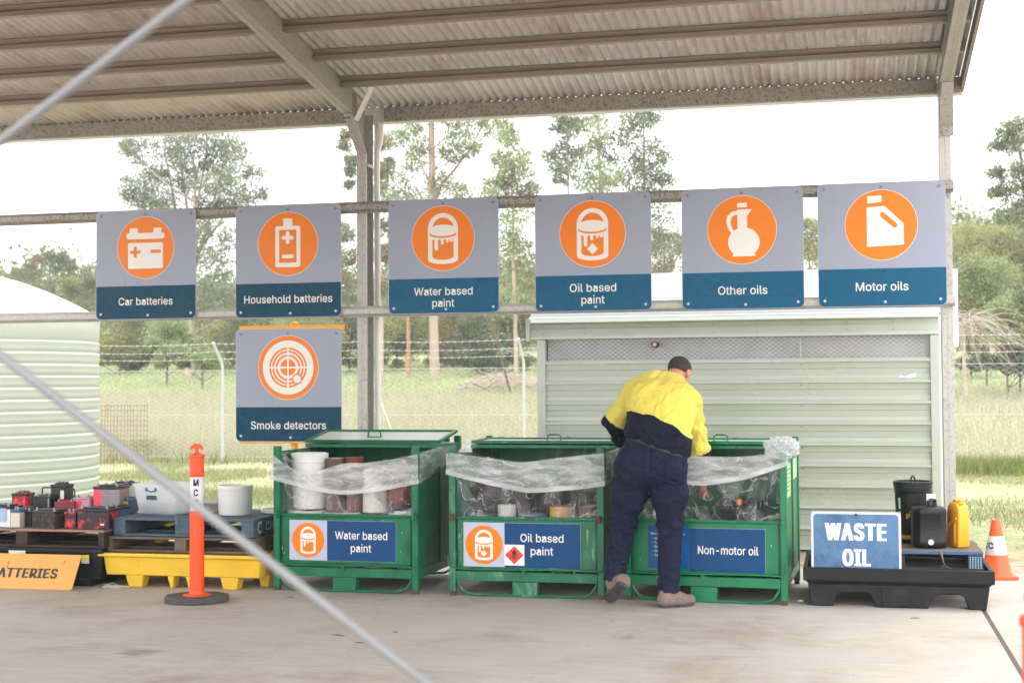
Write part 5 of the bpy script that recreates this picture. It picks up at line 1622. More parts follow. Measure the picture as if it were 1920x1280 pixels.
# ================================================================== the worker
def surf(fn, lo, hi, vox):
    """surface nets: one closed smooth skin round fn < 0"""
    lo, hi = np.array(lo, float), np.array(hi, float)
    n = np.ceil((hi - lo) / vox).astype(int) + 1
    ax = [lo[i] + vox * np.arange(n[i]) for i in range(3)]
    Xg, Yg, Zg = np.meshgrid(*ax, indexing='ij')
    v = fn(Xg, Yg, Zg).astype(np.float32)
    ins = v < 0
    c = np.zeros(tuple(n - 1), int)
    for i in (0, 1):
        for j in (0, 1):
            for k in (0, 1):
                c += ins[i:n[0] - 1 + i, j:n[1] - 1 + j, k:n[2] - 1 + k]
    act = (c > 0) & (c < 8)
    idx = -np.ones(act.shape, int)
    ids = np.argwhere(act)
    idx[act] = np.arange(len(ids))
    acc = np.zeros((len(ids), 3)); cnt = np.zeros(len(ids))
    corners = [(i, j, k) for i in (0, 1) for j in (0, 1) for k in (0, 1)]
    for a in corners:
        for d in range(3):
            if a[d] == 0:
                b = list(a); b[d] = 1
                va = v[ids[:, 0] + a[0], ids[:, 1] + a[1], ids[:, 2] + a[2]]
                vb = v[ids[:, 0] + b[0], ids[:, 1] + b[1], ids[:, 2] + b[2]]
                m = (va < 0) != (vb < 0)
                tt = np.where(m, va / np.where(m, va - vb, 1), 0)
                p = np.array(a, float)[None, :] + tt[:, None] * (np.array(b) - np.array(a))[None, :]
                acc += np.where(m[:, None], p, 0); cnt += m
    V = lo + vox * (ids + acc / cnt[:, None])
    Fs = []
    for d in range(3):
        e1, e2 = [(1, 2), (2, 0), (0, 1)][d]
        sl0 = [slice(None)] * 3; sl1 = [slice(None)] * 3
        sl0[d] = slice(0, -1); sl1[d] = slice(1, None)
        ch = ins[tuple(sl0)] != ins[tuple(sl1)]
        q = np.argwhere(ch)
        q = q[(q[:, e1] > 0) & (q[:, e2] > 0) & (q[:, e1] < n[e1] - 1) & (q[:, e2] < n[e2] - 1)]
        def g(o1, o2):
            r = q.copy(); r[:, e1] -= o1; r[:, e2] -= o2
            return idx[r[:, 0], r[:, 1], r[:, 2]]
        quad = np.stack([g(0, 0), g(1, 0), g(1, 1), g(0, 1)], 1)
        flip = ins[tuple(sl0)][q[:, 0], q[:, 1], q[:, 2]]
        quad[~flip] = quad[~flip][:, ::-1]
        Fs.append(quad)
    Fq = np.concatenate(Fs)
    return V, Fq[(Fq >= 0).all(1)]


def cap(p, a, b, ra, rb):
    a, b = np.array(a, float), np.array(b, float)
    ab = b - a
    px, py, pz = p[0] - a[0], p[1] - a[1], p[2] - a[2]
    h = np.clip((px * ab[0] + py * ab[1] + pz * ab[2]) / ab.dot(ab), 0, 1)
    return np.sqrt((px - h * ab[0]) ** 2 + (py - h * ab[1]) ** 2 + (pz - h * ab[2]) ** 2) - (ra + (rb - ra) * h)


def ell(p, c, r, M=None):
    q = [p[0] - c[0], p[1] - c[1], p[2] - c[2]]
    if M is not None:
        q = [M[i][0] * q[0] + M[i][1] * q[1] + M[i][2] * q[2] for i in range(3)]
    k = np.sqrt((q[0] / r[0]) ** 2 + (q[1] / r[1]) ** 2 + (q[2] / r[2]) ** 2)
    return (k - 1) * min(r)


def smin(a, b, k):
    h = np.clip(0.5 + 0.5 * (b - a) / k, 0, 1)
    return b + (a - b) * h - k * h * (1 - h)


def chain(p, pts, k=0.03):
    """pts: (point, radius) ... joined"""
    d = None
    for (a, ra), (b, rb) in zip(pts[:-1], pts[1:]):
        e = cap(p, a, b, ra, rb)
        d = e if d is None else smin(d, e, k)
    return d


PB = np.array([-1.36, 10.05, 0.0])
def J(px, py, Y):
    return P(px, py, Y) - PB
RH, RK, RA = J(1251, 880, 9.98), J(1257, 985, 10.07), J(1253, 1112, 10.02)
LH, LK, LA = J(1190, 880, 9.98), J(1169, 985, 10.12), J(1151, 1090, 10.05)
WL, WR = J(1206, 822, 9.99), J(1258, 838, 9.99)
CL, CR = J(1214, 752, 10.22), J(1268, 758, 10.24)
TL, TRr = J(1222, 722, 10.36), J(1262, 725, 10.38)
SL, SR = J(1192, 736, 10.30), J(1290, 753, 10.32)
EL, ER = J(1152, 790, 10.36), J(1312, 848, 10.46)
HL, HR = J(1166, 836, 10.60), J(1317, 912, 10.66)
NK, HD = J(1264, 713, 10.46), J(1274, 699, 10.56)

SKIN = mat('skin', (196, 138, 112), rough=0.5, var=0.06, vs=12, spec=0.4)
HAIR = mat('short_dark_hair', (56, 44, 38), rough=0.8, var=0.5, vs=160, stretch=(1, 1, 0.35), dirt=((92, 80, 72), 14, 0.56, 0.75), bump=0.6, bs=300)
YELLOW = mat('hi_vis_yellow_cloth', (214, 200, 92), rough=0.8, var=0.05, vs=6, spec=0.2, bump=0.12, bs=300, crease=7)
NAVY = mat('navy_shirt_cloth', (20, 23, 40), rough=0.85, var=0.12, vs=8, spec=0.2, bump=0.12, bs=300, crease=6)
TROU = mat('navy_trouser_cloth', (25, 29, 52), rough=0.85, var=0.12, vs=9, spec=0.2, bump=0.15, bs=300, crease=6)
BELT = mat('black_belt_leather', (22, 22, 28), rough=0.45)
BOOT = mat('tan_suede_boot', (122, 106, 94), rough=0.85, var=0.25, vs=25, bump=0.2, bs=150)
SOLE = mat('dark_boot_sole', (70, 66, 66), rough=0.8, var=0.25, vs=20, bump=0.5, bs=90)
TREAD = mat('pale_boot_tread', (150, 142, 138), rough=0.8, var=0.2, vs=20)

# head turned towards what he reaches for: looking down, away and a little right
hd_f = np.array([0.38, 0.80, -0.46]); hd_f /= np.linalg.norm(hd_f)
hd_r = np.cross(hd_f, [0, 0, 1.0]); hd_r /= np.linalg.norm(hd_r)
hd_u = np.cross(hd_r, hd_f)
HM = np.array([hd_r, hd_f, hd_u])


def hp(x, y, z):
    return HD + hd_r * x + hd_f * y + hd_u * z


def head(p):
    d = ell(p, hp(0, -0.008, 0.028), (0.079, 0.099, 0.088), HM)
    d = smin(d, ell(p, hp(0, 0.03, -0.045), (0.062, 0.072, 0.075), HM), 0.03)
    d = smin(d, cap(p, hp(0, 0.085, -0.005), hp(0, 0.108, -0.038), 0.012, 0.017), 0.015)       # nose
    d = smin(d, cap(p, hp(-0.022, 0.086, -0.07), hp(0.022, 0.086, -0.07), 0.011, 0.011), 0.012)  # mouth
    d = smin(d, cap(p, hp(0, 0.075, -0.105), hp(0, 0.06, -0.1), 0.018, 0.02), 0.02)              # chin
    for s in (-1, 1):
        d = np.maximum(d, -(ell(p, hp(s * 0.032, 0.098, 0.005), (0.017, 0.014, 0.011), HM)))       # eye hollows
        d = smin(d, ell(p, hp(s * 0.032, 0.079, 0.005), (0.014, 0.014, 0.012), HM), 0.004)
        ear = ell(p, hp(s * 0.083, -0.004, -0.01), (0.012, 0.021, 0.034), HM)
        ear = np.maximum(ear, -ell(p, hp(s * 0.095, 0.002, -0.006), (0.008, 0.011, 0.02), HM))
        d = smin(d, ear, 0.008)
    return d


def hand(p, W, Dn, Sd, r=1.0):
    """wrist W, direction of the fingers Dn, thumb side Sd; slightly curled"""
    Dn = Dn / np.linalg.norm(Dn); Sd = Sd - Dn * Sd.dot(Dn); Sd /= np.linalg.norm(Sd); Nn = np.cross(Dn, Sd)
    q = lambda a, b, c: W + Dn * a + Sd * b + Nn * c
    d = smin(cap(p, q(0.01, 0, 0), q(0.08, 0.02, 0), 0.024, 0.02), cap(p, q(0.01, 0, 0), q(0.08, -0.022, 0), 0.024, 0.019), 0.02)
    for b, ln in ((0.033, 0.07), (0.011, 0.08), (-0.011, 0.074), (-0.032, 0.057)):
        k1, k2 = q(0.085, b, 0), q(0.085 + ln * 0.5, b * 1.1, 0.012)
        k3 = q(0.085 + ln * 0.82, b * 1.1, 0.035)
        d = smin(d, cap(p, k1, k2, 0.0098, 0.009), 0.008)
        d = smin(d, cap(p, k2, k3, 0.009, 0.0078), 0.004)
    d = smin(d, cap(p, q(0.025, 0.025, 0.005), q(0.06, 0.058, 0.016), 0.013, 0.011), 0.01)
    return smin(d, cap(p, q(0.06, 0.058, 0.016), q(0.088, 0.062, 0.03), 0.011, 0.009), 0.004)


MID0, MID1 = (WL + WR) / 2, (CL + CR) / 2
HIPM = (LH + RH) / 2


def torso(p):
    d = smin(cap(p, WL, CL, 0.125, 0.146), cap(p, WR, CR, 0.125, 0.146), 0.10)
    d = smin(d, cap(p, MID0 + [0, -0.012, 0], MID1 + [0, -0.01, 0], 0.128, 0.150), 0.08)
    d = smin(d, cap(p, CL, TL, 0.140, 0.085), 0.06)
    d = smin(d, cap(p, CR, TRr, 0.140, 0.085), 0.06)
    d = smin(d, cap(p, MID1, (TL + TRr) / 2, 0.145, 0.095), 0.06)
    d = smin(d, cap(p, TL, TRr, 0.088, 0.088), 0.05)
    return smin(d, cap(p, (TL + TRr) / 2, NK, 0.085, 0.062), 0.05)


def seat(p):
    d = smin(cap(p, WL + [0.0, 0, -0.03], LH + [0.0, -0.02, 0.03], 0.122, 0.142), cap(p, WR + [0, 0, -0.03], RH + [0.0, -0.02, 0.03], 0.122, 0.142), 0.06)
    return smin(d, cap(p, MID0 + [0, -0.01, -0.02], HIPM + [0, -0.015, 0.04], 0.125, 0.14), 0.07)


def body(x, y, z):
    p = (x, y, z)
    d = head(p)
    d = smin(d, cap(p, NK, hp(0, -0.03, -0.06), 0.060, 0.056), 0.03)
    d = smin(d, torso(p) + 0.03, 0.02)
    d = smin(d, seat(p) + 0.03, 0.03)
    for a, b, c, w in ((SL, EL, HL, 0), (SR, ER, HR, 1)):
        d = smin(d, chain(p, [((TL if w == 0 else TRr), 0.05), (a, 0.052), (b, 0.038), (c, 0.026)], 0.02), 0.02)
    d = smin(d, hand(p, HL, HL - EL + np.array([0.05, 0.05, -0.03]), np.array([1.0, 0, 0.2])), 0.02)
    d = smin(d, hand(p, HR, HR - ER, np.array([-1.0, 0.3, 0])), 0.02)
    for a, b, c in ((LH, LK, LA), (RH, RK, RA)):
        d = smin(d, chain(p, [(a, 0.085), (b, 0.052), (c, 0.036)], 0.03), 0.03)
    return d


person = thing('person', 'person in a yellow and navy work shirt bending over a green bin', 'person', tuple(PB))
V, Fq = surf(body, (-0.62, -0.4, 0.0), (0.5, 0.95, 1.86), 0.0075)
o = link_mesh('body', np_mesh('body', V, Fq, SKIN), person, smooth=180, local=True)
sm = o.modifiers.new('smooth', 'SMOOTH'); sm.iterations = 2; sm.factor = 0.5


def hair(x, y, z):
    p = (x, y, z)
    d = ell(p, hp(0, -0.010, 0.030), (0.083, 0.103, 0.092), HM)
    q = np.stack([x - HD[0], y - HD[1], z - HD[2]], -1)
    lf, lu = q @ hd_f, q @ hd_u
    cut = np.maximum(lf - 0.055 - 0.12 * np.clip(lu, 0, 1), -(lu + 0.058 + 0.1 * np.clip(lf, -0.1, 0)))     # hairline, nape
    side = np.maximum(lf + 0.005, 0) * 1.5 - lu - 0.012                                   # over the ears
    d = np.maximum(d, np.maximum(cut, side))
    return d + 0.0018 * np.sin(x * 310 + 40 * z) * np.sin(y * 290 + z * 170) + 0.0012 * np.sin(x * 520) * np.sin(z * 480)


V, Fq = surf(hair, HD - 0.16, HD + 0.16, 0.004)
link_mesh('hair', np_mesh('hair', V, Fq, HAIR), person, smooth=60, local=True)


def folds(x, y, z, f=1.0):
    w = 0.12 * np.sin(9 * x + 5 * z) + 0.1 * np.sin(11 * y - 7 * z) + 0.05 * np.sin(23 * x - 31 * z + 2)
    a = np.sin((z * 82 + x * 38 + w * 30) * f) * 0.5 + np.sin((z * 55 - x * 70 + y * 24 + w * 26) * f + 1.3) * 0.4 + np.sin((x * 90 + z * 30 + w * 40) * f + 0.4) * 0.22
    # long soft folds with quiet stretches between them
    a = a * (0.45 + 0.55 * np.sin(7 * x + 11 * z + 5 * y + 20 * w))
    return np.sign(a) * np.abs(a) ** 0.8


def shirt(x, y, z):
    p = (x, y, z)
    d = torso(p)
    # shirt tail blouses over the belt
    d = smin(d, cap(p, WL + [-0.005, -0.01, 0.03], WR + [0.025, -0.01, 0.02], 0.128, 0.126), 0.05)
    bd = ((x - WL[0]) * 0.34 + (z - WL[2])) + 0.016
    d = np.maximum(d, -(bd + 0.012 * np.sin(x * 34)))
    for a, b, c, T_ in ((SL, EL, HL, TL), (SR, ER, HR, TRr)):
        e = chain(p, [(T_, 0.088), (a, 0.092), (b, 0.082)], 0.05)
        w = b + (c - b) * 0.86
        e = smin(e, cap(p, b, w, 0.078, 0.05), 0.03)
        d = smin(d, e, 0.045)
    ncut = (x - NK[0]) * hd_f[0] + (y - NK[1]) * 0.35 + (z - NK[2]) * 0.9 - 0.028
    near = np.sqrt((x - NK[0]) ** 2 + (y - NK[1]) ** 2 + (z - NK[2]) ** 2) < 0.13
    d = np.where(near, np.maximum(d, ncut), d)
    for b, c in ((EL, HL), (ER, HR)):
        ax = (c - b) / np.linalg.norm(c - b)
        w = b + (c - b) * 0.88
        t_ = (x - w[0]) * ax[0] + (y - w[1]) * ax[1] + (z - w[2]) * ax[2]
        nr = np.sqrt((x - w[0]) ** 2 + (y - w[1]) ** 2 + (z - w[2]) ** 2) < 0.12
        d = np.where(nr, np.maximum(d, t_), d)
    low = np.clip((WL[2] + 0.30 - z) / 0.2, 0.6, 1)
    return d + 0.012 * folds(x, y, z, 0.8) * low


V, Fq = surf(shirt, (-0.6, -0.35, 0.85), (0.45, 0.85, 1.85), 0.009)
cen = V[Fq].mean(1)
# navy below a curved yoke line and from the elbows down
xq, yq, zq = cen.T
line = J(1215, 771, 10.1)[2] - 0.95 * np.clip(xq - J(1183, 790, 10.1)[0], 0, 1) ** 2 + 0.006 * np.sin(xq * 40)
def arm_t(a, b):
    ab = b - a
    return ((cen - a) @ ab) / ab.dot(ab), np.linalg.norm(cen - (a + np.clip(((cen - a) @ ab) / ab.dot(ab), 0, 1)[:, None] * ab), axis=1)
navy = (zq < line)
for a, b, c in ((SL, EL, HL), (SR, ER, HR)):
    t1, d1 = arm_t(a, b)
    t2, d2 = arm_t(b, c)
    on = (np.minimum(d1, d2) < 0.115) & ((xq < SL[0] - 0.005) if a is SL else (xq > SR[0] - 0.02))
    up = on & (t1 < 0.97)
    navy = np.where(on, t1 >= 0.97, navy)
coll = np.linalg.norm(cen - NK, axis=1) < 0.1
navy = np.where(coll & (((cen - NK) @ np.array([hd_f[0], 0.35, 0.9])) > 0.002), True, navy)
o = link_mesh('shirt', np_mesh('shirt', V, Fq, [YELLOW, NAVY], navy.astype(int)), person, smooth=180, local=True)
sm = o.modifiers.new('smooth', 'SMOOTH'); sm.iterations = 1; sm.factor = 0.3


def hem_fix(d, x, y, z, a, b, cut):
    ax = (b - a) / np.linalg.norm(b - a)
    e = a + (b - a) * cut
    t_ = (x - e[0]) * ax[0] + (y - e[1]) * ax[1] + (z - e[2]) * ax[2]
    nr = np.sqrt((x - e[0]) ** 2 + (y - e[1]) ** 2 + (z - e[2]) ** 2) < 0.16
    return np.where(nr, np.maximum(d, t_), d)


def legs(x, y, z):
    p = (x, y, z)
    out = None
    for h, k, a in ((LH, LK, LA), (RH, RK, RA)):
        mid = h + (k - h) * 0.45
        d = chain(p, [(h, 0.128), (mid, 0.118), (k, 0.088)], 0.05)
        d = smin(d, cap(p, k, a, 0.087, 0.075), 0.04)
        d = hem_fix(d, x, y, z, k, a, 1.0)
        out = d if out is None else smin(out, d, 0.022)
    d = seat(p)
    out = smin(out, d, 0.05)
    top = ((x - WL[0]) * 0.34 + (z - WL[2])) - 0.004
    out = np.maximum(out, -(-top))
    # patch pocket on the right seat and a cargo pocket on the thigh
    def patch(c, hw, hh, sl):
        xx, zz = x - c[0], z - c[2]
        zz = zz - sl * xx
        return np.clip((hw - np.abs(xx)) / 0.006, 0, 1) * np.clip((hh - np.abs(zz)) / 0.006, 0, 1)
    pk = patch(J(1263, 884, 9.9), 0.056, 0.085, -0.12) * (y < 0.1)
    pk2 = patch(J(1205, 872, 9.9), 0.052, 0.08, 0.05) * (y < 0.1) * 0.5
    seam = np.exp(-((x - (J(1222, 880, 9.9)[0])) / 0.008) ** 2) * (z > 0.93) * (y < 0.1)
    gate = 0.45 + 0.55 * (np.exp(-((z - 0.56) / 0.17) ** 2) + np.exp(-((z - 0.2) / 0.13) ** 2))
    cargo = np.exp(-(((x - RH[0] - 0.125) / 0.05) ** 2 + ((z - 0.79) / 0.09) ** 2 + ((y - RH[1]) / 0.12) ** 2))
    return out + 0.011 * folds(x, y, z, 1.0) * gate - 0.013 * pk - 0.007 * pk2 + 0.010 * seam - 0.022 * cargo


V, Fq = surf(legs, (-0.5, -0.36, 0.02), (0.4, 0.4, 1.3), 0.009)
o = link_mesh('trousers', np_mesh('trousers', V, Fq, TROU), person, smooth=180, local=True)
sm = o.modifiers.new('smooth', 'SMOOTH'); sm.iterations = 1; sm.factor = 0.5


def belt(x, y, z):
    p = (x, y, z)
    d = seat(p) - 0.004
    s = ((x - WL[0]) * 0.34 + (z - WL[2])) + 0.012
    return np.maximum(d - 0.004, np.abs(s) - 0.019)


V, Fq = surf(belt, (-0.4, -0.3, 0.95), (0.4, 0.35, 1.3), 0.009)
link_mesh('belt', np_mesh('belt', V, Fq, BELT), person, smooth=60, local=True)
mb = MB()
for px in (1190, 1232, 1262):
    q = J(px, 818 + (px - 1190) * 0.31, 9.85)
    # loop standing on the belt
    yy_ = -0.28
    best = None
    for yt in np.arange(-0.30, 0.1, 0.002):
        if belt(np.array([q[0]]), np.array([yt]), np.array([q[2]]))[0] < 0.002:
            best = yt; break
    if best is not None:
        mb.box(q[0] - 0.007, q[0] + 0.007, best - 0.006, best + 0.004, q[2] - 0.03, q[2] + 0.026)
if mb.v: mb.build('belt_loop', TROU, person, smooth=0, local=True)
# zip pull and pen tops at the pockets
mb = MB()


def boot(toe, heel, ank, up, shank_name='boot'):
    """boot from heel to toe; up points from the sole into the foot"""
    ax = toe - heel; L = np.linalg.norm(ax); ax = ax / L
    up = up - ax * up.dot(ax); up /= np.linalg.norm(up)
    sd = np.cross(ax, up)
    q = lambda a, b, c: heel + ax * a * L + sd * b + up * c

    def f(x, y, z):
        p = (x, y, z)
        d = cap(p, q(0.1, 0, 0.05), q(0.55, 0, 0.046), 0.044, 0.046)
        d = smin(d, cap(p, q(0.55, 0.004, 0.046), q(0.93, 0.0, 0.042), 0.048, 0.038), 0.03)
        d = smin(d, cap(p, q(0.14, 0, 0.06), ank, 0.05, 0.052), 0.04)
        d = smin(d, cap(p, q(0.5, 0, 0.06), ank, 0.036, 0.045), 0.05)
        s_ = (x - heel[0]) * up[0] + (y - heel[1]) * up[1] + (z - heel[2]) * up[2]
        d = np.maximum(d, -(s_ - 0.022))
        a_ = ((x - heel[0]) * ax[0] + (y - heel[1]) * ax[1] + (z - heel[2]) * ax[2]) / L
        lace = np.where((a_ > 0.38) & (a_ < 0.75), np.sin(a_ * 75) * 0.002, 0)
        return d + lace + 0.001 * np.sin(x * 120) * np.sin(z * 130)

    def so(x, y, z):
        p = (x, y, z)
        s_ = (x - heel[0]) * up[0] + (y - heel[1]) * up[1] + (z - heel[2]) * up[2]
        a_ = ((x - heel[0]) * ax[0] + (y - heel[1]) * ax[1] + (z - heel[2]) * ax[2])
        b_ = (x - heel[0]) * sd[0] + (y - heel[1]) * sd[1] + (z - heel[2]) * sd[2]
        wv = np.interp(a_ / L, [-0.02, 0.1, 0.35, 0.65, 0.9, 1.06], [0.03, 0.041, 0.036, 0.047, 0.04, 0.01])
        d = np.maximum(np.abs(b_) - wv, np.maximum(-a_ - 0.005, a_ - L * 1.04))
        tread = 0.006 * (np.sin(a_ * 260) > 0.1) * (np.abs(b_) < wv - 0.008)
        tread = np.where((a_ > L * 0.36) & (a_ < L * 0.5), 0.008, tread)
        d2 = np.maximum(s_ - 0.026, -s_ + tread)
        return np.maximum(d, d2)
    lo = np.minimum(np.minimum(toe, heel), ank) - 0.09
    hi = np.maximum(np.maximum(toe, heel), ank) + 0.09
    V, Fq = surf(f, lo, hi, 0.006)
    b = link_mesh('boot', np_mesh('boot', V, Fq, BOOT), person, smooth=60, local=True)
    V, Fq = surf(so, lo, hi, 0.0045)
    link_mesh('sole', np_mesh('sole', V, Fq, SOLE), b, smooth=45, local=True)
    return q


heelR = J(1240, 1137, 9.96); heelR[2] = 0.0
toeR = heelR + np.array([0.2, 0.155, 0.0])
boot(toeR, heelR, RA + [0, 0, 0.02], np.array([0, 0, 1.0]))
toeL = J(1139, 1128, 10.08); toeL[2] = 0.015
heelL = J(1167, 1098, 9.90)
ax = toeL - heelL
upL = np.array([0.1, 0.75, 0.55])
boot(toeL, heelL, LA + [0, 0.01, 0.0], upL)

# ================================================================== pallets and spill trays
def pallet(label, x0, x1, y0, y1, z0, h, m, topm=None, group=None, gaps=6, blocks=False):
    t = thing('pallet', label, 'pallet', ((x0 + x1) / 2, (y0 + y1) / 2, z0), 0, group)
    rg = np.random.default_rng(int(abs(x0) * 100) + 3)
    bt = 0.02
    d = y1 - y0
    bw = d / gaps
    mb = MB()
    for k in range(gaps):
        j = rg.uniform(-0.004, 0.004)
        mb.box(x0 + j, x1 + j, y0 + k * bw, y0 + (k + 1) * bw - (0.012 + 0.01 * rg.random() if k < gaps - 1 else 0), z0 + h - bt, z0 + h - rg.uniform(0, 0.003))
    mb.build('deck_boards', topm or m, t, bevel=0.002)
    mb = MB()
    for k in (0, 2, 4) if gaps > 4 else (0, gaps - 1):
        mb.box(x0, x1, y0 + k * bw + 0.002, y0 + (k + 1) * bw - 0.012, z0 + 0.002, z0 + bt - 0.002)
    mb.build('base_boards', m, t, bevel=0.002)
    for k, x in enumerate((x0 + 0.002, (x0 + x1) / 2 - 0.05, x1 - 0.102 if blocks else x1 - 0.052)):
        wdt = 0.1 if (blocks or k == 1) else 0.05
        MB().box(x, x + wdt, y0 + 0.004, y1 - 0.004, z0 + bt - 0.001, z0 + h - bt + 0.001).build('bearer', m, t, bevel=0.002)
    return t


def tray_yellow():
    x0, x1, y0, y1 = PX(190, 10.17), PX(489, 10.17), 10.17, 10.95
    t = thing('spill_tray', 'yellow plastic spill tray on feet under two stacked pallets', 'spill tray', ((x0 + x1) / 2, (y0 + y1) / 2, 0))
    zt, zb = 0.27, 0.095
    mb = MB()
    o = [(x0 - 0.0, y0), (x1, y0), (x1, y1), (x0, y1)]
    # outside walls taper, open top
    def ring(dx, z): return [(x0 + dx, y0 + dx, z), (x1 - dx, y0 + dx, z), (x1 - dx, y1 - dx, z), (x0 + dx, y1 - dx, z)]
    rings = [ring(0.03, zb), ring(0.012, zt - 0.03), ring(-0.022, zt - 0.028), ring(-0.022, zt), ring(0.02, zt), ring(0.036, zb + 0.02)]
    V = [p for r in rings for p in r]
    Fs = [(3, 2, 1, 0)]
    for i in range(len(rings) - 1):
        for k in range(4):
            Fs.append((i * 4 + k, i * 4 + (k + 1) % 4, (i + 1) * 4 + (k + 1) % 4, (i + 1) * 4 + k))
    n = (len(rings) - 1) * 4
    Fs.append((n, n + 1, n + 2, n + 3))
    mb.add(V, Fs)
    mb.build('basin', YEL_PL, t, bevel=0.007, seg=3)
    for fx, w in ((232, 0.15), (310, 0.055), (344, 0.055), (409, 0.15)):
        xa = PX(fx, y0)
        MB().box(xa, xa + w, y0 + 0.032, y0 + 0.16, 0.0, zb - 0.001, top=(0.018, 0.014)).build('foot', YEL_PL, t, bevel=0.006)
        MB().box(xa, xa + w, y1 - 0.16, y1 - 0.032, 0.0, zb - 0.001, top=(0.018, 0.014)).build('foot', YEL_PL, t, bevel=0.006)
    for xa, w in ((x0 + 0.07, 0.1), (x1 - 0.13, 0.1)):
        MB().box(xa, xa + w, y0 + 0.24, y1 - 0.24, 0.0, zb - 0.001, top=(0.018, 0.014)).build('foot', YEL_PL, t, bevel=0.006)
    return t


tray_yellow()
gx0, gx1 = PX(197, 10.2), PX(478, 10.2)
pallet('grey weathered wooden pallet between the blue pallet and the yellow tray', gx0, gx1, 10.215, 10.98, 0.272, 0.122, WOOD_GR)
bx0, bx1 = PX(212, 10.23), PX(470, 10.23)
tb = pallet('blue painted pallet carrying the clear tub and white bucket', bx0, bx1 + 0.02, 10.235, 11.15, 0.396, 0.142, WOOD_BL, blocks=True)
# stencilled mark on the side of the blue pallet
zc = 0.467
xs_ = bx1 + 0.02 + 0.0012
mb = MB()
text(mb, 'CHEP', 10.62, zc, w=0.3, h=0.07, y=0, wt='b', to=lambda a, b, y: (xs_ + y, a, b))
mb.add([(xs_, 10.36 + a * 0.05, zc + b * 0.05) for a, b in arc_band(0, 0, 0.6, 1.0, 40, 320, 16)], [tuple(range(34))])
mb.build('stencil', mat('faded_white_stencil', (176, 186, 194), rough=0.7, var=0.2), tb, smooth=0)
# chain hanging from the deck
mb = MB()
q0 = P(331, 966, 10.225)
for k in range(9):
    z = q0[2] - 0.004 - k * 0.017
    mb.tube([(q0[0] + 0.008 * math.cos(a) * (1 if k % 2 else 0.3), 10.222 + 0.008 * math.cos(a) * (0.3 if k % 2 else 1), z + 0.012 * math.sin(a)) for a in np.linspace(0, 2 * PI, 9)[:-1]], 0.0028, 5, closed=True)
tag(mb.build('chain', mat('dull_chain_steel', (120, 120, 122), rough=0.5, metal=0.5), None), 'short steel chain hanging over the front of the blue pallet', 'chain')

# left: black spill tray, dark pallet
kx0, kx1 = -7.15, PX(196, 10.14)
t = thing('spill_tray', 'black plastic spill tray under the dark pallet of car batteries', 'spill tray', ((kx0 + kx1) / 2, 10.5, 0))
mb = MB().box(kx0, kx1 - 0.03, 10.145, 11.2, 0.06, 0.3, top=(0.02, 0.02))
mb.build('basin', BLK_PL, t, bevel=0.01)
MB().box(kx0 - 0.01, kx1 - 0.015, 10.13, 11.21, 0.262, 0.302).build('rim', BLK_PL, t, bevel=0.008)
for xa in (kx0 + 0.1, (kx0 + kx1) / 2 - 0.2, kx1 - 0.42):
    MB().box(xa, xa + 0.3, 10.16, 11.1, 0, 0.059, top=(0.02, 0.02)).build('foot', BLK_PL, t, bevel=0.006)
q = P(152, 1040, 10.12); q2 = P(166, 1056, 10.12)
MB().box(q[0], q2[0], 10.124, 10.128, q2[2], q[2]).build('warning_label', [mat('white_label', (214, 212, 204), rough=0.5)], t, smooth=0)
MB().box(q[0], q2[0], 10.122, 10.1235, (q2[2] + q[2]) / 2, q[2]).build('warning_label', [mat('yellow_label', (226, 196, 40), rough=0.5)], t, smooth=0)
px0, px1 = -7.1, PX(196, 10.14)
tp = pallet('dark stained pallet loaded with old car batteries', px0, px1, 10.135, 11.2, 0.303, 0.145, WOOD_BR, topm=WOOD_TOP, gaps=7)
# yellow board leaning on it
YB = mat('faded_yellow_board', (208, 150, 64), rough=0.5, var=0.06, vs=4, dirt=((200, 140, 56), 6, 0.6, 0.75), dirt2=((150, 110, 60), 14, 0.7, 0.76))
t = thing('battery_board', 'yellow slanted board reading BATTERIES leaning on the black tray', 'sign', (-6.4, 10.0, 0))
BLEAN = rad(14)
def bpt(px, py):
    """picture point on the board's plane, which leans back"""
    v = ray(px, py)
    n = np.array([0, -math.cos(BLEAN), math.sin(BLEAN)])
    p0 = np.array([0, 9.955, 0.0])
    k = n.dot(p0 - np.array([0, 0, CAM_H])) / n.dot(v)
    return np.array([0, 0, CAM_H]) + v * k
nb = np.array([0, -math.cos(BLEAN), math.sin(BLEAN)])
c4 = [bpt(-118, 1101), bpt(129, 1106), bpt(135, 1104), bpt(153, 1041), bpt(152, 1040), bpt(-104, 1034)]
for c in (c4[0], c4[1]): c[2] = max(c[2], 0.001)
k = len(c4)
V = [tuple(c + nb * 0.003) for c in c4] + [tuple(c - nb * 0.003) for c in c4]
MB().add(V, [tuple(range(k)), tuple(range(2 * k - 1, k - 1, -1))] + [(i, (i + 1) % k, (i + 1) % k + k, i + k) for i in range(k)]).build('board', YB, t, smooth=0)
up = np.array([0, math.sin(BLEAN), math.cos(BLEAN)])
tl, tr_ = bpt(-1, 1073), bpt(109, 1074)
w_vis = tr_[0] - tl[0]
cxm = (tl + tr_) / 2
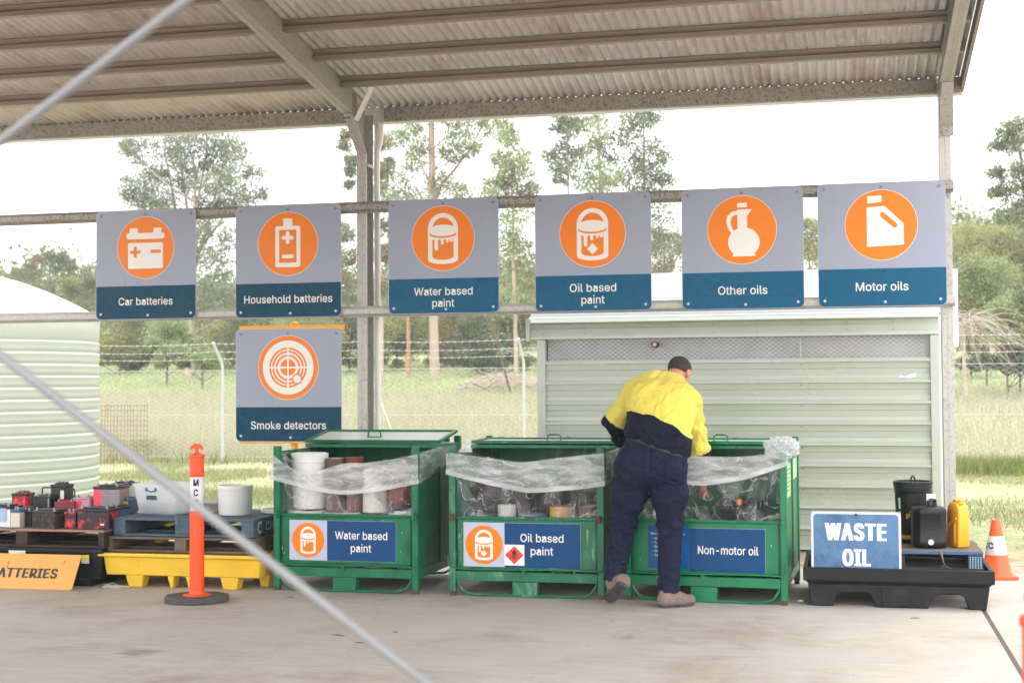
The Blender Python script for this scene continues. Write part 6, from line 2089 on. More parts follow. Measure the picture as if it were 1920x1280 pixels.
# eight letters reach to the left of the frame; the visible ones are ATTERIES
mb = MB()
hh = np.linalg.norm(bpt(60, 1065) - bpt(60, 1083))
text(mb, 'BATTERIES', 0, 0, w=w_vis * 1.155, h=hh, wt='b', bold=0.034, shear=0.16,
     to=lambda a, b, y: tuple(np.array([tr_[0], cxm[1], cxm[2]]) + np.array([1, 0, 0]) * (a - w_vis * 1.155 / 2) + up * b + nb * (0.0042 + y)))
mb.build('lettering', BLACK_INK, t, smooth=0)
mb = MB()
for a, b in (((17, 1050), (13, 1064)), ((122, 1051), (119, 1057))):
    A, B = bpt(*a), bpt(*b)
    e = np.array([0.008, 0, 0])
    mb.add([tuple(A + nb * 0.0045), tuple(A + e + nb * 0.0045), tuple(B + e + nb * 0.0045), tuple(B + nb * 0.0045)], [(0, 1, 2, 3)])
mb.build('scrape', mat('brown_scrape', (140, 104, 60), rough=0.7), t, smooth=0)
# white torn label on the tray rim
q = P(16, 1031, 10.12); q2 = P(47, 1038, 10.12)
MB().box(q[0], q2[0], 10.121, 10.124, q2[2] - 0.01, q[2]).build('torn_label', MATS['white_label'], bpy.data.objects['pallet.002'], smooth=0)

# ================================================================== car batteries
BAT_BK = mat('battery_black', (20, 20, 22), rough=0.45, var=0.2, vs=9, dirt=((66, 62, 60), 9, 0.58, 0.75))
BAT_TX = mat('battery_dusty_black', (44, 40, 37), rough=0.7, var=0.3, vs=30, dirt=((98, 90, 82), 24, 0.5, 0.66))
BAT_RS = mat('red_sprayed_black', (22, 16, 18), rough=0.5, var=0.2, dirt=((232, 44, 62), 5.5, 0.50, 0.60))
BAT_RG = mat('red_sprayed_grey', (160, 150, 156), rough=0.45, var=0.12, dirt=((236, 60, 76), 6, 0.50, 0.58))
BAT_GR = mat('battery_grey', (134, 126, 130), rough=0.4, var=0.15, vs=14, stretch=(1, 1, 0.3), dirt=((232, 60, 76), 4.5, 0.54, 0.62))
BAT_WH = mat('battery_white', (206, 208, 214), rough=0.4, var=0.06)
BAT_CR = mat('battery_cream', (196, 190, 176), rough=0.45, var=0.08)
BAT_BL = mat('battery_blue', (46, 84, 122), rough=0.4, var=0.1)
BAT_YE = mat('battery_yellow_label', (228, 170, 36), rough=0.4, var=0.06)
BAT_RD = mat('battery_dark_red', (128, 34, 44), rough=0.45, var=0.25, dirt=((226, 50, 72), 7, 0.54, 0.64))
LEAD = mat('lead_post', (140, 138, 136), rough=0.5, metal=0.6)


def battery(label, x0, x1, y0, dep, z0, z1, case, lid, handle=False, rz=0.0, lab=None, posts=True, ribs=False, ledge=True):
    w, h = x1 - x0, z1 - z0
    t = thing('car_battery', label, 'battery', ((x0 + x1) / 2, y0 + dep / 2, z0), rz, 'old car batteries on the dark pallet')
    lh = min(0.035, h * 0.22)
    mb = MB().box(-w / 2, w / 2, -dep / 2, dep / 2, 0, h - lh)
    if ribs:
        for k in range(int(w / 0.016)):
            xx = -w / 2 + 0.008 + k * 0.016
            mb.box(xx, xx + 0.006, -dep / 2 - 0.003, -dep / 2 - 0.0002, 0.012, h - lh - 0.02)
    mb.box(-w / 2 - 0.004, w / 2 + 0.004, -dep / 2 - 0.004, dep / 2 + 0.004, 0.0, 0.012)
    mb.build('case', case, t, bevel=0.003, local=True)
    mb = MB().box(-w / 2 - 0.003, w / 2 + 0.003, -dep / 2 - 0.003, dep / 2 + 0.003, h - lh + 0.0005, h - lh * 0.35)
    mb.box(-w / 2 + 0.02, w / 2 - 0.02, -dep / 2 + 0.03, dep / 2 - 0.03, h - lh * 0.35, h)
    mb.build('lid', lid, t, bevel=0.003, local=True)
    if posts:
        for sx in (-1, 1):
            MB().lathe([(0.011, h - lh * 0.35), (0.0085, h + 0.014), (0.0001, h + 0.014)], (sx * (w / 2 - 0.03), -dep / 2 + 0.025, 0), 12).build('terminal', LEAD, t, local=True)
    if ledge and w > 0.1:
        mb = MB()
        for k in range(3):
            mb.tube([(-w * 0.25 + w * 0.25 * k, dep * 0.12, h - 0.002), (-w * 0.25 + w * 0.25 * k, dep * 0.12, h + 0.006)], 0.011, 10)
        mb.build('vent_caps', lid, t, local=True)
    if handle:
        pts = [(-w * 0.42, 0, h - 0.01), (-w * 0.42, 0, h + 0.045), (-w * 0.38, 0, h + 0.055), (w * 0.38, 0, h + 0.055), (w * 0.42, 0, h + 0.045), (w * 0.42, 0, h - 0.01)]
        MB().tube(pts, 0.006, 8).build('handle', BAT_BK, t, local=True)
    if lab:
        m, fx0, fx1, fz0, fz1 = lab
        MB().box(-w / 2 + w * fx0, -w / 2 + w * fx1, -dep / 2 - 0.0055, -dep / 2 - 0.004, h * fz0, h * fz1).build('label', m, t, smooth=0, local=True)
    return t


PT = 0.449                      # top of the dark pallet


def bat(label, px0, px1, pyt, pyb, Y, dep, case, lid, rest=None, **kw):
    x0, x1 = PX(px0, Y, pyb), PX(px1, Y, pyb)
    zt, zb = PZ(pyt, Y, (px0 + px1) / 2), PZ(pyb, Y, (px0 + px1) / 2)
    if rest is not None: zb = rest
    return battery(label, x0, x1, Y, dep, zb, zt, case, lid, **kw)


WL_ = MATS['white_label']
bat('white battery with dark terminals at the left front of the pallet', -28, 19, 946, 993, 10.2, 0.18, BAT_WH, BAT_BK, PT, lab=(mat('pale_blue_print', (150, 170, 200), rough=0.5), 0.55, 0.85, 0.25, 0.85))
bat('cream battery with blue lid standing end-on beside the white one', 20, 37, 953, 993, 10.2, 0.3, BAT_CR, BAT_BL, PT)
bat('black battery lying in shade between the cream and the dusty one', 39, 58, 956, 993, 10.27, 0.3, BAT_BK, BAT_BK, PT)
bat('large dusty black ribbed battery in the front row', 60, 112, 955, 997, 10.19, 0.2, BAT_TX, BAT_BK, PT, rz=rad(-14), ribs=True)
bat('small black battery with a red sprayed heart shaped patch', 121, 142, 957, 995, 10.2, 0.26, BAT_RS, BAT_RS, PT)
bat('wide black battery with red spray at the right of the front row', 145, 204, 951, 996, 10.18, 0.18, BAT_RS, BAT_BK, PT, lab=(WL_, 0.74, 0.86, 0.18, 0.26))
bat('blue battery behind the wide red sprayed one', 201, 222, 948, 990, 10.4, 0.22, BAT_BL, BAT_BK, PT, lab=(BAT_WH, 0.2, 0.95, 0.3, 0.55))
# second row, standing on batteries behind that are mostly hidden
H2 = PZ(956, 10.45, 60)
for k, (a, b, m, lb) in enumerate(((-30, 30, BAT_BK, 'black battery at the back of the pallet, left end'), (34, 80, BAT_BK, 'black battery at the back under the one with the red corner'), (84, 130, BAT_BK, 'black battery at the back under the handled one'), (133, 178, BAT_RD, 'dark red battery at the back of the pallet'), (182, 214, BAT_BK, 'black battery at the back under the grey one'))):
    bat(lb, a, b, 953, 990, 10.5, 0.2, m, BAT_BK, PT, posts=False)
ZB2 = PZ(953, 10.5, 100)
bat('small red sprayed battery standing upright on the left of the heap', 22, 47, 922, 952, 10.5, 0.14, BAT_RS, BAT_RS, ZB2 + 0.001, posts=False)
bat('black battery with a raised carrying handle on top of the heap', 63, 98, 928, 953, 10.5, 0.19, BAT_BK, BAT_BK, ZB2 + 0.001, handle=True, rz=rad(-8), lab=(mat('grey_green_label', (110, 140, 124), rough=0.5), 0.88, 0.97, 0.1, 0.8))
bat('tall narrow black battery with a white label standing highest', 95, 122, 905, 953, 10.58, 0.13, BAT_BK, BAT_BK, ZB2 + 0.001, posts=False, lab=(WL_, 0.68, 0.94, 0.35, 0.7))
bat('small black battery with a thin handle behind the tall one', 122, 135, 930, 953, 10.72, 0.1, BAT_BK, BAT_BK, ZB2 - 0.02, handle=True, posts=False)
bat('low dark red battery lying across the middle of the heap', 101, 136, 939, 953, 10.46, 0.13, BAT_RD, BAT_RD, ZB2 + 0.001, rz=rad(6))
bat('grey battery splashed with red in the middle of the heap', 138, 171, 931, 953, 10.5, 0.17, BAT_RG, BAT_RG, ZB2 + 0.001, rz=rad(-6))
bat('large translucent grey battery with a red sprayed top', 174, 221, 909, 953, 10.52, 0.2, BAT_GR, BAT_BK, ZB2 + 0.001, rz=rad(5))
bat('white battery with black lid behind the translucent grey one', 208, 240, 903, 945, 10.8, 0.18, BAT_WH, BAT_BK, ZB2 - 0.02, lab=(BAT_RD, 0.55, 0.75, 0.1, 0.3))
bat('dark blue battery with a yellow label by the clear tub', 219, 241, 934, 966, 10.62, 0.2, BAT_BL, BAT_BL, 0.54, lab=(BAT_YE, 0.1, 0.96, 0.05, 0.8))
bat('black battery under the white one at the back of the pallet', 205, 236, 947, 990, 10.83, 0.2, BAT_BK, BAT_BK, PT, posts=False)

# ================================================================== things on the blue pallet
ZP = 0.5405
TUBM = bpy.data.materials.new('cloudy_tub_plastic')
TUBM.use_nodes = True
n_, l_ = TUBM.node_tree.nodes, TUBM.node_tree.links
b_ = n_['Principled BSDF']
b_.inputs['Base Color'].default_value = (0.80, 0.82, 0.83, 1)
b_.inputs['Roughness'].default_value = 0.35
tl_ = n_.new('ShaderNodeBsdfTranslucent'); tl_.inputs[0].default_value = (0.86, 0.88, 0.9, 1)
tp_ = n_.new('ShaderNodeBsdfTransparent')
m1_ = n_.new('ShaderNodeMixShader'); m1_.inputs[0].default_value = 0.45
l_.new(b_.outputs[0], m1_.inputs[1]); l_.new(tl_.outputs[0], m1_.inputs[2])
m2_ = n_.new('ShaderNodeMixShader'); m2_.inputs[0].default_value = 0.55
l_.new(tp_.outputs[0], m2_.inputs[1]); l_.new(m1_.outputs[0], m2_.inputs[2])
l_.new(m2_.outputs[0], n_['Material Output'].inputs[0])
ta, tb2 = PX(250, 10.42, 960), PX(345, 10.42, 960)
zt = PZ(908, 10.42, 290)
t = thing('storage_tub', 'cloudy clear plastic tub with blue clips on the blue pallet', 'tub', ((ta + tb2) / 2 - 0.03, 10.62, ZP), rad(-9))
hw, hd_ = 0.205, 0.16
def rr(h, dx): return [(x, y, h) for x, y in rrect(-hw - dx, hw + dx, -hd_ - dx, hd_ + dx, 0.03, 4)]
rings = [rr(0.0, -0.03), rr(0.012, -0.022), rr(zt - ZP - 0.02, 0.006), rr(zt - ZP - 0.018, 0.018), rr(zt - ZP, 0.018), rr(zt - ZP, 0.004), rr(0.02, -0.026)]
V = [p for r in rings for p in r]; k = len(rings[0])
Fs = [tuple(range(k - 1, -1, -1))] + [(i * k + j, i * k + (j + 1) % k, (i + 1) * k + (j + 1) % k, (i + 1) * k + j) for i in range(len(rings) - 1) for j in range(k)] + [tuple((len(rings) - 1) * k + j for j in range(k))]
MB().add(V, Fs).build('tub_body', TUBM, t, smooth=50, local=True)
mb = MB()
pts = [(-0.03 + 0.09 * q - 0.045, -hd_ - 0.012, zt - ZP - 0.045 - 0.016 * math.sin(PI * q)) for q in np.linspace(0, 1, 9)]
mb.tube(pts, 0.006, 6)
for e in (pts[0], pts[-1]):
    mb.tube([(e[0], e[1], e[2] - 0.012), (e[0], e[1], e[2] + 0.016)], 0.009, 6)
mb.build('clip', mat('blue_clip', (20, 92, 140), rough=0.4), t, local=True)
MB().box(-0.075, 0.02, -hd_ - 0.009, -hd_ - 0.006, 0.12, 0.155).build('label', mat('navy_label', (26, 50, 74), rough=0.4, var=0.4, vs=30), t, smooth=0, local=True)
MB().box(hw + 0.0045, hw + 0.0065, -0.06, 0.04, 0.11, 0.15).build('label', MATS['navy_label'], t, smooth=0, local=True)
for k, (x, y, w, h) in enumerate(((-0.1, -0.05, 0.11, 0.075), (0.03, -0.05, 0.12, 0.06))):
    tag(MB().box(t.location.x + x - w / 2, t.location.x + x + w / 2, t.location.y + y - 0.05, t.location.y + y + 0.05, ZP + 0.024, ZP + 0.024 + h).build('small_battery', BAT_BK, None, bevel=0.004), ['dark block shaped battery at the left inside the clear tub', 'dark flat battery at the right inside the clear tub'][k], 'battery')
# white bucket without handle, and the flat white lid beside it
q0, q1 = PX(397, 10.5, 960), PX(458, 10.5, 960)
r_ = (q1 - q0) / 2
h_ = PZ(911, 10.5, 430) - ZP
t = thing('bucket', 'plain white round bucket upside up on the blue pallet', 'bucket', ((q0 + q1) / 2, 10.5 + r_, ZP))
MB().lathe([(r_ * 0.93, 0), (r_ * 0.95, 0.006), (r_ * 0.985, h_ - 0.03), (r_ * 1.02, h_ - 0.028), (r_ * 1.02, h_ - 0.004), (r_ * 1.005, h_), (r_ * 0.96, h_), (r_ * 0.95, h_ - 0.02), (r_ * 0.91, 0.012), (0.0001, 0.01)], (0, 0, 0), 48).build('body', WHITE_PL, t, local=True)
MB().box(-0.014, 0.014, -r_ * 1.0, -r_ * 0.985 - 0.004, h_ - 0.06, h_ - 0.033).build('handle_boss', WHITE_PL, t, bevel=0.003, local=True)
tag(MB().lathe([(0.14, 0), (0.145, 0.008), (0.145, 0.022), (0.13, 0.03), (0.115, 0.02), (0.0001, 0.02)], (-4.5, 10.86, ZP), 40).build('loose_lid', WHITE_PL, None), 'flat white round lid lying behind the white bucket', 'disc')
t = thing('crate_tray', 'low grey plastic tray behind the orange bollard on the blue pallet', 'tray', (PX(383, 10.75), 10.85, ZP))
GT = mat('grey_tray_plastic', (150, 146, 140), rough=0.5)
MB().box(-0.14, 0.14, -0.1, 0.1, 0, 0.06, top=(0.01, 0.01)).build('tray_body', GT, t, bevel=0.006, local=True)
MB().box(-0.15, 0.15, -0.11, 0.11, 0.0605, 0.078).build('tray_rim', GT, t, bevel=0.005, local=True)
# yellow rag / gloves tucked in the pallet gaps
for (px, py, Y, w, lb) in ((317, 984, 10.3, 0.05, 'yellow plastic scrap in the gap of the blue pallet'), (300, 1015, 10.3, 0.07, 'dull yellow strip in the gap of the grey pallet')):
    q = P(px, py, Y)
    tag(MB().add([(q[0] - w, Y, q[2]), (q[0], Y - 0.02, q[2] - 0.007), (q[0] + w, Y, q[2] + 0.006), (q[0] + w * 0.8, Y + 0.05, q[2] + 0.014), (q[0] - w * 0.6, Y + 0.05, q[2] + 0.008)], [(0, 1, 2, 3, 4)]).build('scrap', YEL_PL, None, smooth=0), lb, 'scrap')

# ================================================================== orange bollards
def bollard(label, loc, rz=0.0, letters='MCC'):
    t = thing('bollard', label, 'bollard', loc, rz, 'orange t-top bollards')
    n = 10
    base = []
    for k in range(n):
        a = 2 * PI * (k + 0.5) / n
        base.append((0.225 * math.cos(a) / math.cos(PI / n) * 1.0, 0.2 * math.sin(a)))
    MB().prism(base, 0, 0.048).build('rubber_base', mat('black_rubber', (72, 70, 70), rough=0.8, var=0.25, vs=20, bump=0.2, bs=60), t, bevel=0.008, local=True)
    MB().lathe([(0.1, 0.0485), (0.1, 0.052), (0.058, 0.058), (0.054, 0.075)], (0, 0, 0), 32).build('base_ring', ORANGE_PL, t, local=True)
    MB().lathe([(0.0525, 0.0755), (0.0525, 0.655), (0.0485, 0.66)], (0, 0, 0), 40).build('stem', ORANGE_PL, t, local=True)
    MB().lathe([(0.047, 0.6605), (0.0485, 0.663), (0.0485, 0.905), (0.047, 0.9075)], (0, 0, 0), 40).build('reflective_band', REFLECT_W, t, local=True)
    MB().lathe([(0.056, 0.908), (0.057, 0.912), (0.057, 0.922), (0.0525, 0.926), (0.052, 1.048), (0.057, 1.052), (0.058, 1.064), (0.054, 1.072), (0.03, 1.08), (0.0001, 1.08)], (0, 0, 0), 40).build('collar', ORANGE_PL, t, local=True)
    tt = [(-0.02, 1.078), (0.02, 1.078), (0.013, 1.092), (0.013, 1.108), (0.018, 1.114), (0.026, 1.112), (0.031, 1.104), (0.036, 1.1), (0.043, 1.101), (0.047, 1.108), (0.046, 1.118), (0.038, 1.134), (0.022, 1.146), (0.0, 1.15), (-0.022, 1.146), (-0.038, 1.134), (-0.046, 1.118), (-0.047, 1.108), (-0.043, 1.101), (-0.036, 1.1), (-0.031, 1.104), (-0.026, 1.112), (-0.018, 1.114), (-0.013, 1.108), (-0.013, 1.092)]
    MB().plate(tt, -0.011, 0.011).build('t_top', ORANGE_PL, t, bevel=0.002, local=True)
    for k, ch in enumerate(letters):
        mb = MB()
        text(mb, ch, 0, 0.868 - k * 0.074, h=0.05, wt='b', to=lambda a, b, y: ((0.0497 + y) * math.sin(a * 0.72 / 0.0497), -(0.0497 + y) * math.cos(a * 0.72 / 0.0497), b))
        mb.build('lettering', BLACK_INK, t, smooth=0, local=True)
    return t


q = P(369, 1127, 9.62)
bollard('orange bollard with white band lettered M C C before the yellow tray', (q[0], q[1], 0), rad(18))
q = P(1963, 1095, 3.24)
bollard('out of focus orange bollard cut off by the right edge', (q[0], q[1], 0), rad(-8))

# ================================================================== waste oil corner
# black spill pallet
x0, x1 = PX(1509, 10.24, 1070), PX(1862, 10.24, 1070)
y0, y1 = 10.24, 11.2
t = thing('spill_pallet', 'black plastic spill pallet behind the WASTE OIL sign', 'spill pallet', ((x0 + x1) / 2, (y0 + y1) / 2, 0))
zt = 0.272
def ring2(dx, z): return [(x0 + dx, y0 + dx, z), (x1 - dx, y0 + dx, z), (x1 - dx, y1 - dx, z), (x0 + dx, y1 - dx, z)]
rings = [ring2(0.014, 0.16), ring2(0.012, zt - 0.098), ring2(-0.012, zt - 0.092), ring2(-0.012, zt), ring2(0.02, zt), ring2(0.03, 0.175)]
V = [p for r in rings for p in r]
Fs = [(3, 2, 1, 0)] + [(i * 4 + k, i * 4 + (k + 1) % 4, (i + 1) * 4 + (k + 1) % 4, (i + 1) * 4 + k) for i in range(len(rings) - 1) for k in range(4)]
n = (len(rings) - 1) * 4
Fs.append((n, n + 1, n + 2, n + 3))
MB().add(V, Fs).build('basin', BLK_PL, t, bevel=0.009, seg=3)
L = x1 - x0
zA = 0.158
sk = [(0.015, zA), (0.035, 0.0), (0.155, 0.0), (0.165, 0.06), (0.175, 0.085), (0.2, 0.098), (0.33, 0.098), (0.355, 0.085), (0.37, 0.05), (0.385, 0.0), (0.66, 0.0), (0.675, 0.05), (0.69, 0.085), (0.72, 0.1), (0.83, 0.1), (0.85, 0.085), (0.862, 0.05), (0.875, 0.0), (0.965, 0.0), (0.985, zA)]
poly = [(x0 + a * L, b) for a, b in sk]
for ya, yb in ((y0 + 0.018, y0 + 0.16), (y1 - 0.16, y1 - 0.018)):
    MB().plate(poly, ya, yb).build('skirt', BLK_PL, t, bevel=0.008)
MB().box(x0 + 0.41 * L, x0 + 0.565 * L, y0 + 0.008, y0 + 0.0175, 0.012, 0.155, top=(0.01, 0)).build('skirt_panel', BLK_PL, t, bevel=0.004)
# blue pallet lying in it
bx0, bx1 = x0 + 0.06, x1 - 0.05
tw = pallet('pallet with a blue painted front edge in the black tray under the bucket', bx0, bx1, 10.36, 11.12, 0.252, 0.135, WOOD_DK, topm=WOOD_GR, blocks=True)
MB().box(bx0 + 0.01, bx1 - 0.003, 10.354, 10.359, 0.366, 0.386).build('edge_paint', WOOD_BL2, tw, bevel=0.001)
# printed pattern on the corner block of the pallet
q = P(1834, 1041, 10.36)
mb = MB()
for i in range(5):
    for j in range(6):
        xx, zz = bx1 - 0.088 + i * 0.018, 0.277 + j * 0.014
        mb.plate([(xx, zz - 0.005), (xx + 0.007, zz), (xx, zz + 0.005), (xx - 0.007, zz)], 10.361, 10.363)
mb.build('block_pattern', mat('pale_blue_pattern', (150, 190, 220), rough=0.6), tw, smooth=0)
# WASTE OIL sign
WB = mat('faded_blue_sign', (68, 110, 148), rough=0.4, var=0.16, vs=5, dirt=((34, 74, 116), 3.2, 0.5, 0.66), dirt2=((122, 160, 192), 9, 0.62, 0.78))
t = thing('waste_oil_sign', 'faded blue sign with white border reading WASTE OIL', 'sign', (0.06, 10.27, 0.18))
A, B = P(1520, 958, 10.3), P(1691, 1070, 10.3)
sx0, sx1, sz0, sz1 = A[0], B[0], 0.2, A[2]
ly = lambda z: 10.292 + (z - 0.2) * 0.07
def lean_plate(mb, poly, dpt, th, mi=0):
    n = len(poly)
    vs = [(x, ly(z) - dpt, z) for x, z in poly] + [(x, ly(z) - dpt + th, z) for x, z in poly]
    mb.add(vs, [tuple(range(n)), tuple(range(2 * n - 1, n - 1, -1))] + [(i, i + n, (i + 1) % n + n, (i + 1) % n) for i in range(n)], mi)
mb = MB(); lean_plate(mb, rrect(sx0, sx1, sz0, sz1, 0.02), 0.0, 0.004); mb.build('panel', S_EDGE, t, smooth=0)
mb = MB(); lean_plate(mb, rrect(sx0 + 0.005, sx1 - 0.005, sz0 + 0.004, sz1 - 0.006, 0.03), 0.0012, 0.001); mb.build('border', mat('weathered_white_paint', (212, 218, 222), rough=0.45, var=0.08, dirt=((150, 160, 170), 9, 0.62, 0.8)), t, smooth=0)
mb = MB(); lean_plate(mb, rrect(sx0 + 0.017, sx1 - 0.017, sz0 + 0.02, sz1 - 0.018, 0.024), 0.0024, 0.001); mb.build('face', WB, t, smooth=0)
wm = MATS['weathered_white_paint']
cxw = (sx0 + sx1) / 2
for s_, pxa, pxb, pya, pyb in (('WASTE', 1546, 1663, 979.5, 1014), ('OIL', 1579, 1633, 1028, 1061)):
    a, b = P(pxa, pya, 10.3), P(pxb, pyb, 10.3)
    mb = MB()
    # each letter drawn tall, narrow and heavy
    text(mb, s_, (a[0] + b[0]) / 2, (a[2] + b[2]) / 2, w=b[0] - a[0], h=a[2] - b[2], wt='b', bold=0.06, track=0.98, to=lambda x, z, y: (x, ly(z) - 0.0036 - y, z))
    mb.build('lettering', wm, t, smooth=0)
q = P(1605, 965, 10.3)
MB().tube([(q[0], ly(q[2]) - 0.003, q[2]), (q[0], ly(q[2]) - 0.009, q[2])], 0.011, 10).build('bolt', MATS['rusty_steel'], t)

ZD = 0.388
# black bucket
q0, q1 = PX(1678, 10.78, 960), PX(1750, 10.78, 960)
r_ = (q1 - q0) / 2
h_ = PZ(902, 10.9, 1714) - ZD
t = thing('bucket', 'tall black lidded bucket with yellow print behind the jerrycan', 'bucket', ((q0 + q1) / 2, 10.78 + r_, ZD))
pr = [(r_ * 0.86, 0), (r_ * 0.88, 0.01)] + [(r_ * (0.88 + 0.09 * k / 5), 0.01 + (h_ - 0.09) * k / 5) for k in range(1, 6)]
pr += [(r_ * 1.0, h_ - 0.078), (r_ * 1.02, h_ - 0.07), (r_ * 0.98, h_ - 0.066), (r_ * 0.985, h_ - 0.05), (r_ * 1.03, h_ - 0.048), (r_ * 1.03, h_ - 0.02)]
MB().lathe(pr, (0, 0, 0), 48).build('body', BLK_CLEAN, t, local=True)
MB().lathe([(r_ * 1.05, h_ - 0.0195), (r_ * 1.06, h_ - 0.012), (r_ * 1.05, h_), (r_ * 0.98, h_ + 0.003), (r_ * 0.96, h_ - 0.01), (0.0001, h_ - 0.01)], (0, 0, 0), 48).build('lid', BLK_CLEAN, t, local=True)
MB().tube([(-0.018 + 0.018 * math.cos(a) + 0.018, -0.02, h_ - 0.012 + 0.05 * math.sin(a)) for a in np.linspace(0.1, PI - 0.1, 9)], 0.0065, 8).build('lid_loop', BLK_CLEAN, t, local=True)
fr = lambda z: r_ * (0.88 + 0.09 * (z - 0.01) / (h_ - 0.09)) + 0.001
def wrap(xm, z, rz0):
    a = rz0 + xm / r_
    return (fr(z) * math.sin(a), -fr(z) * math.cos(a), z)
mb = MB()
text(mb, 'P', 0, h_ * 0.44, h=0.038, wt='b', to=lambda a, b, y: tuple(np.array(wrap(a - 0.045, b, 0)) * [1 + 6 * y, 1 + 6 * y, 1]))
for k in range(9):
    an = rad(160 - k * 17)
    cx_, cz_ = 0.02 + 0.06 * math.cos(an), h_ * 0.44 + 0.055 * math.sin(an)
    sq = [(cx_ + 0.007 * math.cos(an + d), cz_ + 0.007 * math.sin(an + d)) for d in (0.4, 2.2, 3.6, 5.4)]
    mb.add([wrap(a, b, 0) for a, b in sq], [(0, 1, 2, 3)])
n = 16
for k in range(n):
    a0, a1 = -0.115 + 0.23 * k / n, -0.115 + 0.23 * (k + 1) / n
    mb.add([wrap(a0, 0.03, 0), wrap(a1, 0.03, 0), wrap(a1, 0.06, 0), wrap(a0, 0.06, 0)], [(0, 1, 2, 3)])
mb.build('print', mat('amber_print', (226, 160, 30), rough=0.45), t, smooth=0, local=True)
mb = MB()
for z0_, z1_ in ((h_ * 0.42, h_ * 0.52), (h_ * 0.56, h_ * 0.74)):
    mb.add([wrap(-0.13, z0_, 0), wrap(-0.108, z0_, 0), wrap(-0.108, z1_, 0), wrap(-0.13, z1_, 0)], [(0, 1, 2, 3)])
mb.build('side_label', mat('mint_label', (176, 214, 190), rough=0.5, var=0.25, vs=60), t, smooth=0, local=True)
# black cube shaped jerrycan
a, b = P(1710, 951, 10.5), P(1776, 1027, 10.5)
w_, h_ = b[0] - a[0], a[2] - ZD
t = thing('jerrycan', 'black ribbed cube jerrycan with a white tap bung at the front', 'jerrycan', ((a[0] + b[0]) / 2, 10.5 + w_ / 2, ZD), rad(4))
hw = w_ / 2
octo = [(-hw, -hw + 0.045), (-hw + 0.045, -hw), (hw - 0.045, -hw), (hw, -hw + 0.045), (hw, hw - 0.045), (hw - 0.045, hw), (-hw + 0.045, hw), (-hw, hw - 0.045)]
sc = lambda f: [(x * f, y * f) for x, y in octo]
rings = [(0.9, 0), (0.985, 0.02), (1.0, 0.05), (0.985, 0.054), (0.985, h_ - 0.05), (1.0, h_ - 0.045), (0.97, h_ - 0.015), (0.86, h_)]
V = [(x, y, z) for f, z in rings for x, y in sc(f)]
Fs = [tuple(range(7, -1, -1))] + [(i * 8 + k, i * 8 + (k + 1) % 8, (i + 1) * 8 + (k + 1) % 8, (i + 1) * 8 + k) for i in range(len(rings) - 1) for k in range(8)] + [tuple((len(rings) - 1) * 8 + k for k in range(8))]
MB().add(V, Fs).build('body', BLK_CLEAN, t, bevel=0.004, local=True)
MB().tube([(0.0, -0.02, h_ - 0.005), (0.0, -0.02, h_ + 0.035), (0.02, 0.0, h_ + 0.045), (0.05, 0.04, h_ + 0.04), (0.05, 0.05, h_ - 0.005)], 0.014, 10).build('handle', BLK_CLEAN, t, local=True)
MB().tube([(0.035, -0.045, h_ - 0.004), (0.035, -0.045, h_ + 0.03)], 0.019, 14).build('cap', BLK_CLEAN, t, local=True)
mb = MB().tube([(0.0, -hw * 0.985 + 0.001, 0.045), (0.0, -hw * 0.985 - 0.012, 0.045)], 0.02, 16)
mb.tube([(0.0, -hw * 0.985 - 0.012, 0.045), (0.0, -hw * 0.985 - 0.016, 0.045)], 0.012, 12)
mb.build('tap_bung', WHITE_PL, t, local=True)
MB().box(-0.005, 0.06, 0.055, 0.058, h_ + 0.002, h_ + 0.085).build('paper_tag', mat('printed_paper', (220, 218, 214), rough=0.6, var=0.2, vs=90), t, smooth=0, local=True)
# yellow jug
YJ = mat('amber_jug_plastic', (236, 168, 44), rough=0.38, var=0.05, spec=0.5)
a, b = P(1777, 938, 10.6), P(1815, 1028, 10.6)
w_, h_ = 0.10, a[2] - ZD
t = thing('oil_jug', 'empty yellow plastic oil jug with moulded handle at the pallet edge', 'jug', ((a[0] + b[0]) / 2 + 0.006, 10.68, ZD), rad(22))
prof = [(-0.085, 0.0), (0.085, 0.0), (0.092, 0.01), (0.092, h_ * 0.72), (0.075, h_ * 0.86), (0.03, h_ * 0.94), (-0.05, h_ * 0.94), (-0.085, h_ * 0.84), (-0.092, h_ * 0.7), (-0.092, 0.01)]
# body: deep front to back, thinner across; handle slot through the rear shoulder
V = []
def jr(f): return [(y * 1.0, z) for y, z in prof]
mb = MB()
n = len(prof)
vs = []
for xx, ins in ((-0.048, 0.014), (-0.042, 0.0), (0.042, 0.0), (0.048, 0.014)):
    cy_, cz_ = 0.0, h_ * 0.45
    for y_, z_ in prof:
        sgy = 1 if y_ > 0 else -1
        vs.append((xx * (1.0 if z_ < h_ * 0.6 else 0.86), y_ - sgy * ins, min(max(z_, ins * 0.5), h_ * 0.94 - ins * 0.5)))
Fs = [tuple(range(n))] + [(i * n + k, (i + 1) * n + k, (i + 1) * n + (k + 1) % n, i * n + (k + 1) % n) for i in range(3) for k in range(n)] + [tuple(3 * n + k for k in range(n - 1, -1, -1))]
mb.add(vs, Fs)
mb.build('body', YJ, t, bevel=0.006, local=True)
MB().tube([(0, -0.05, h_ * 0.93), (0, -0.05, h_ + 0.004)], 0.022, 16).build('neck', YJ, t, local=True)
MB().tube([(0, -0.02, h_ * 0.93), (0, 0.02, h_ * 0.985), (0, 0.06, h_ * 0.95), (0, 0.088, h_ * 0.82), (0, 0.088, h_ * 0.66)], 0.013, 10).build('handle', YJ, t, local=True)
mb = MB()
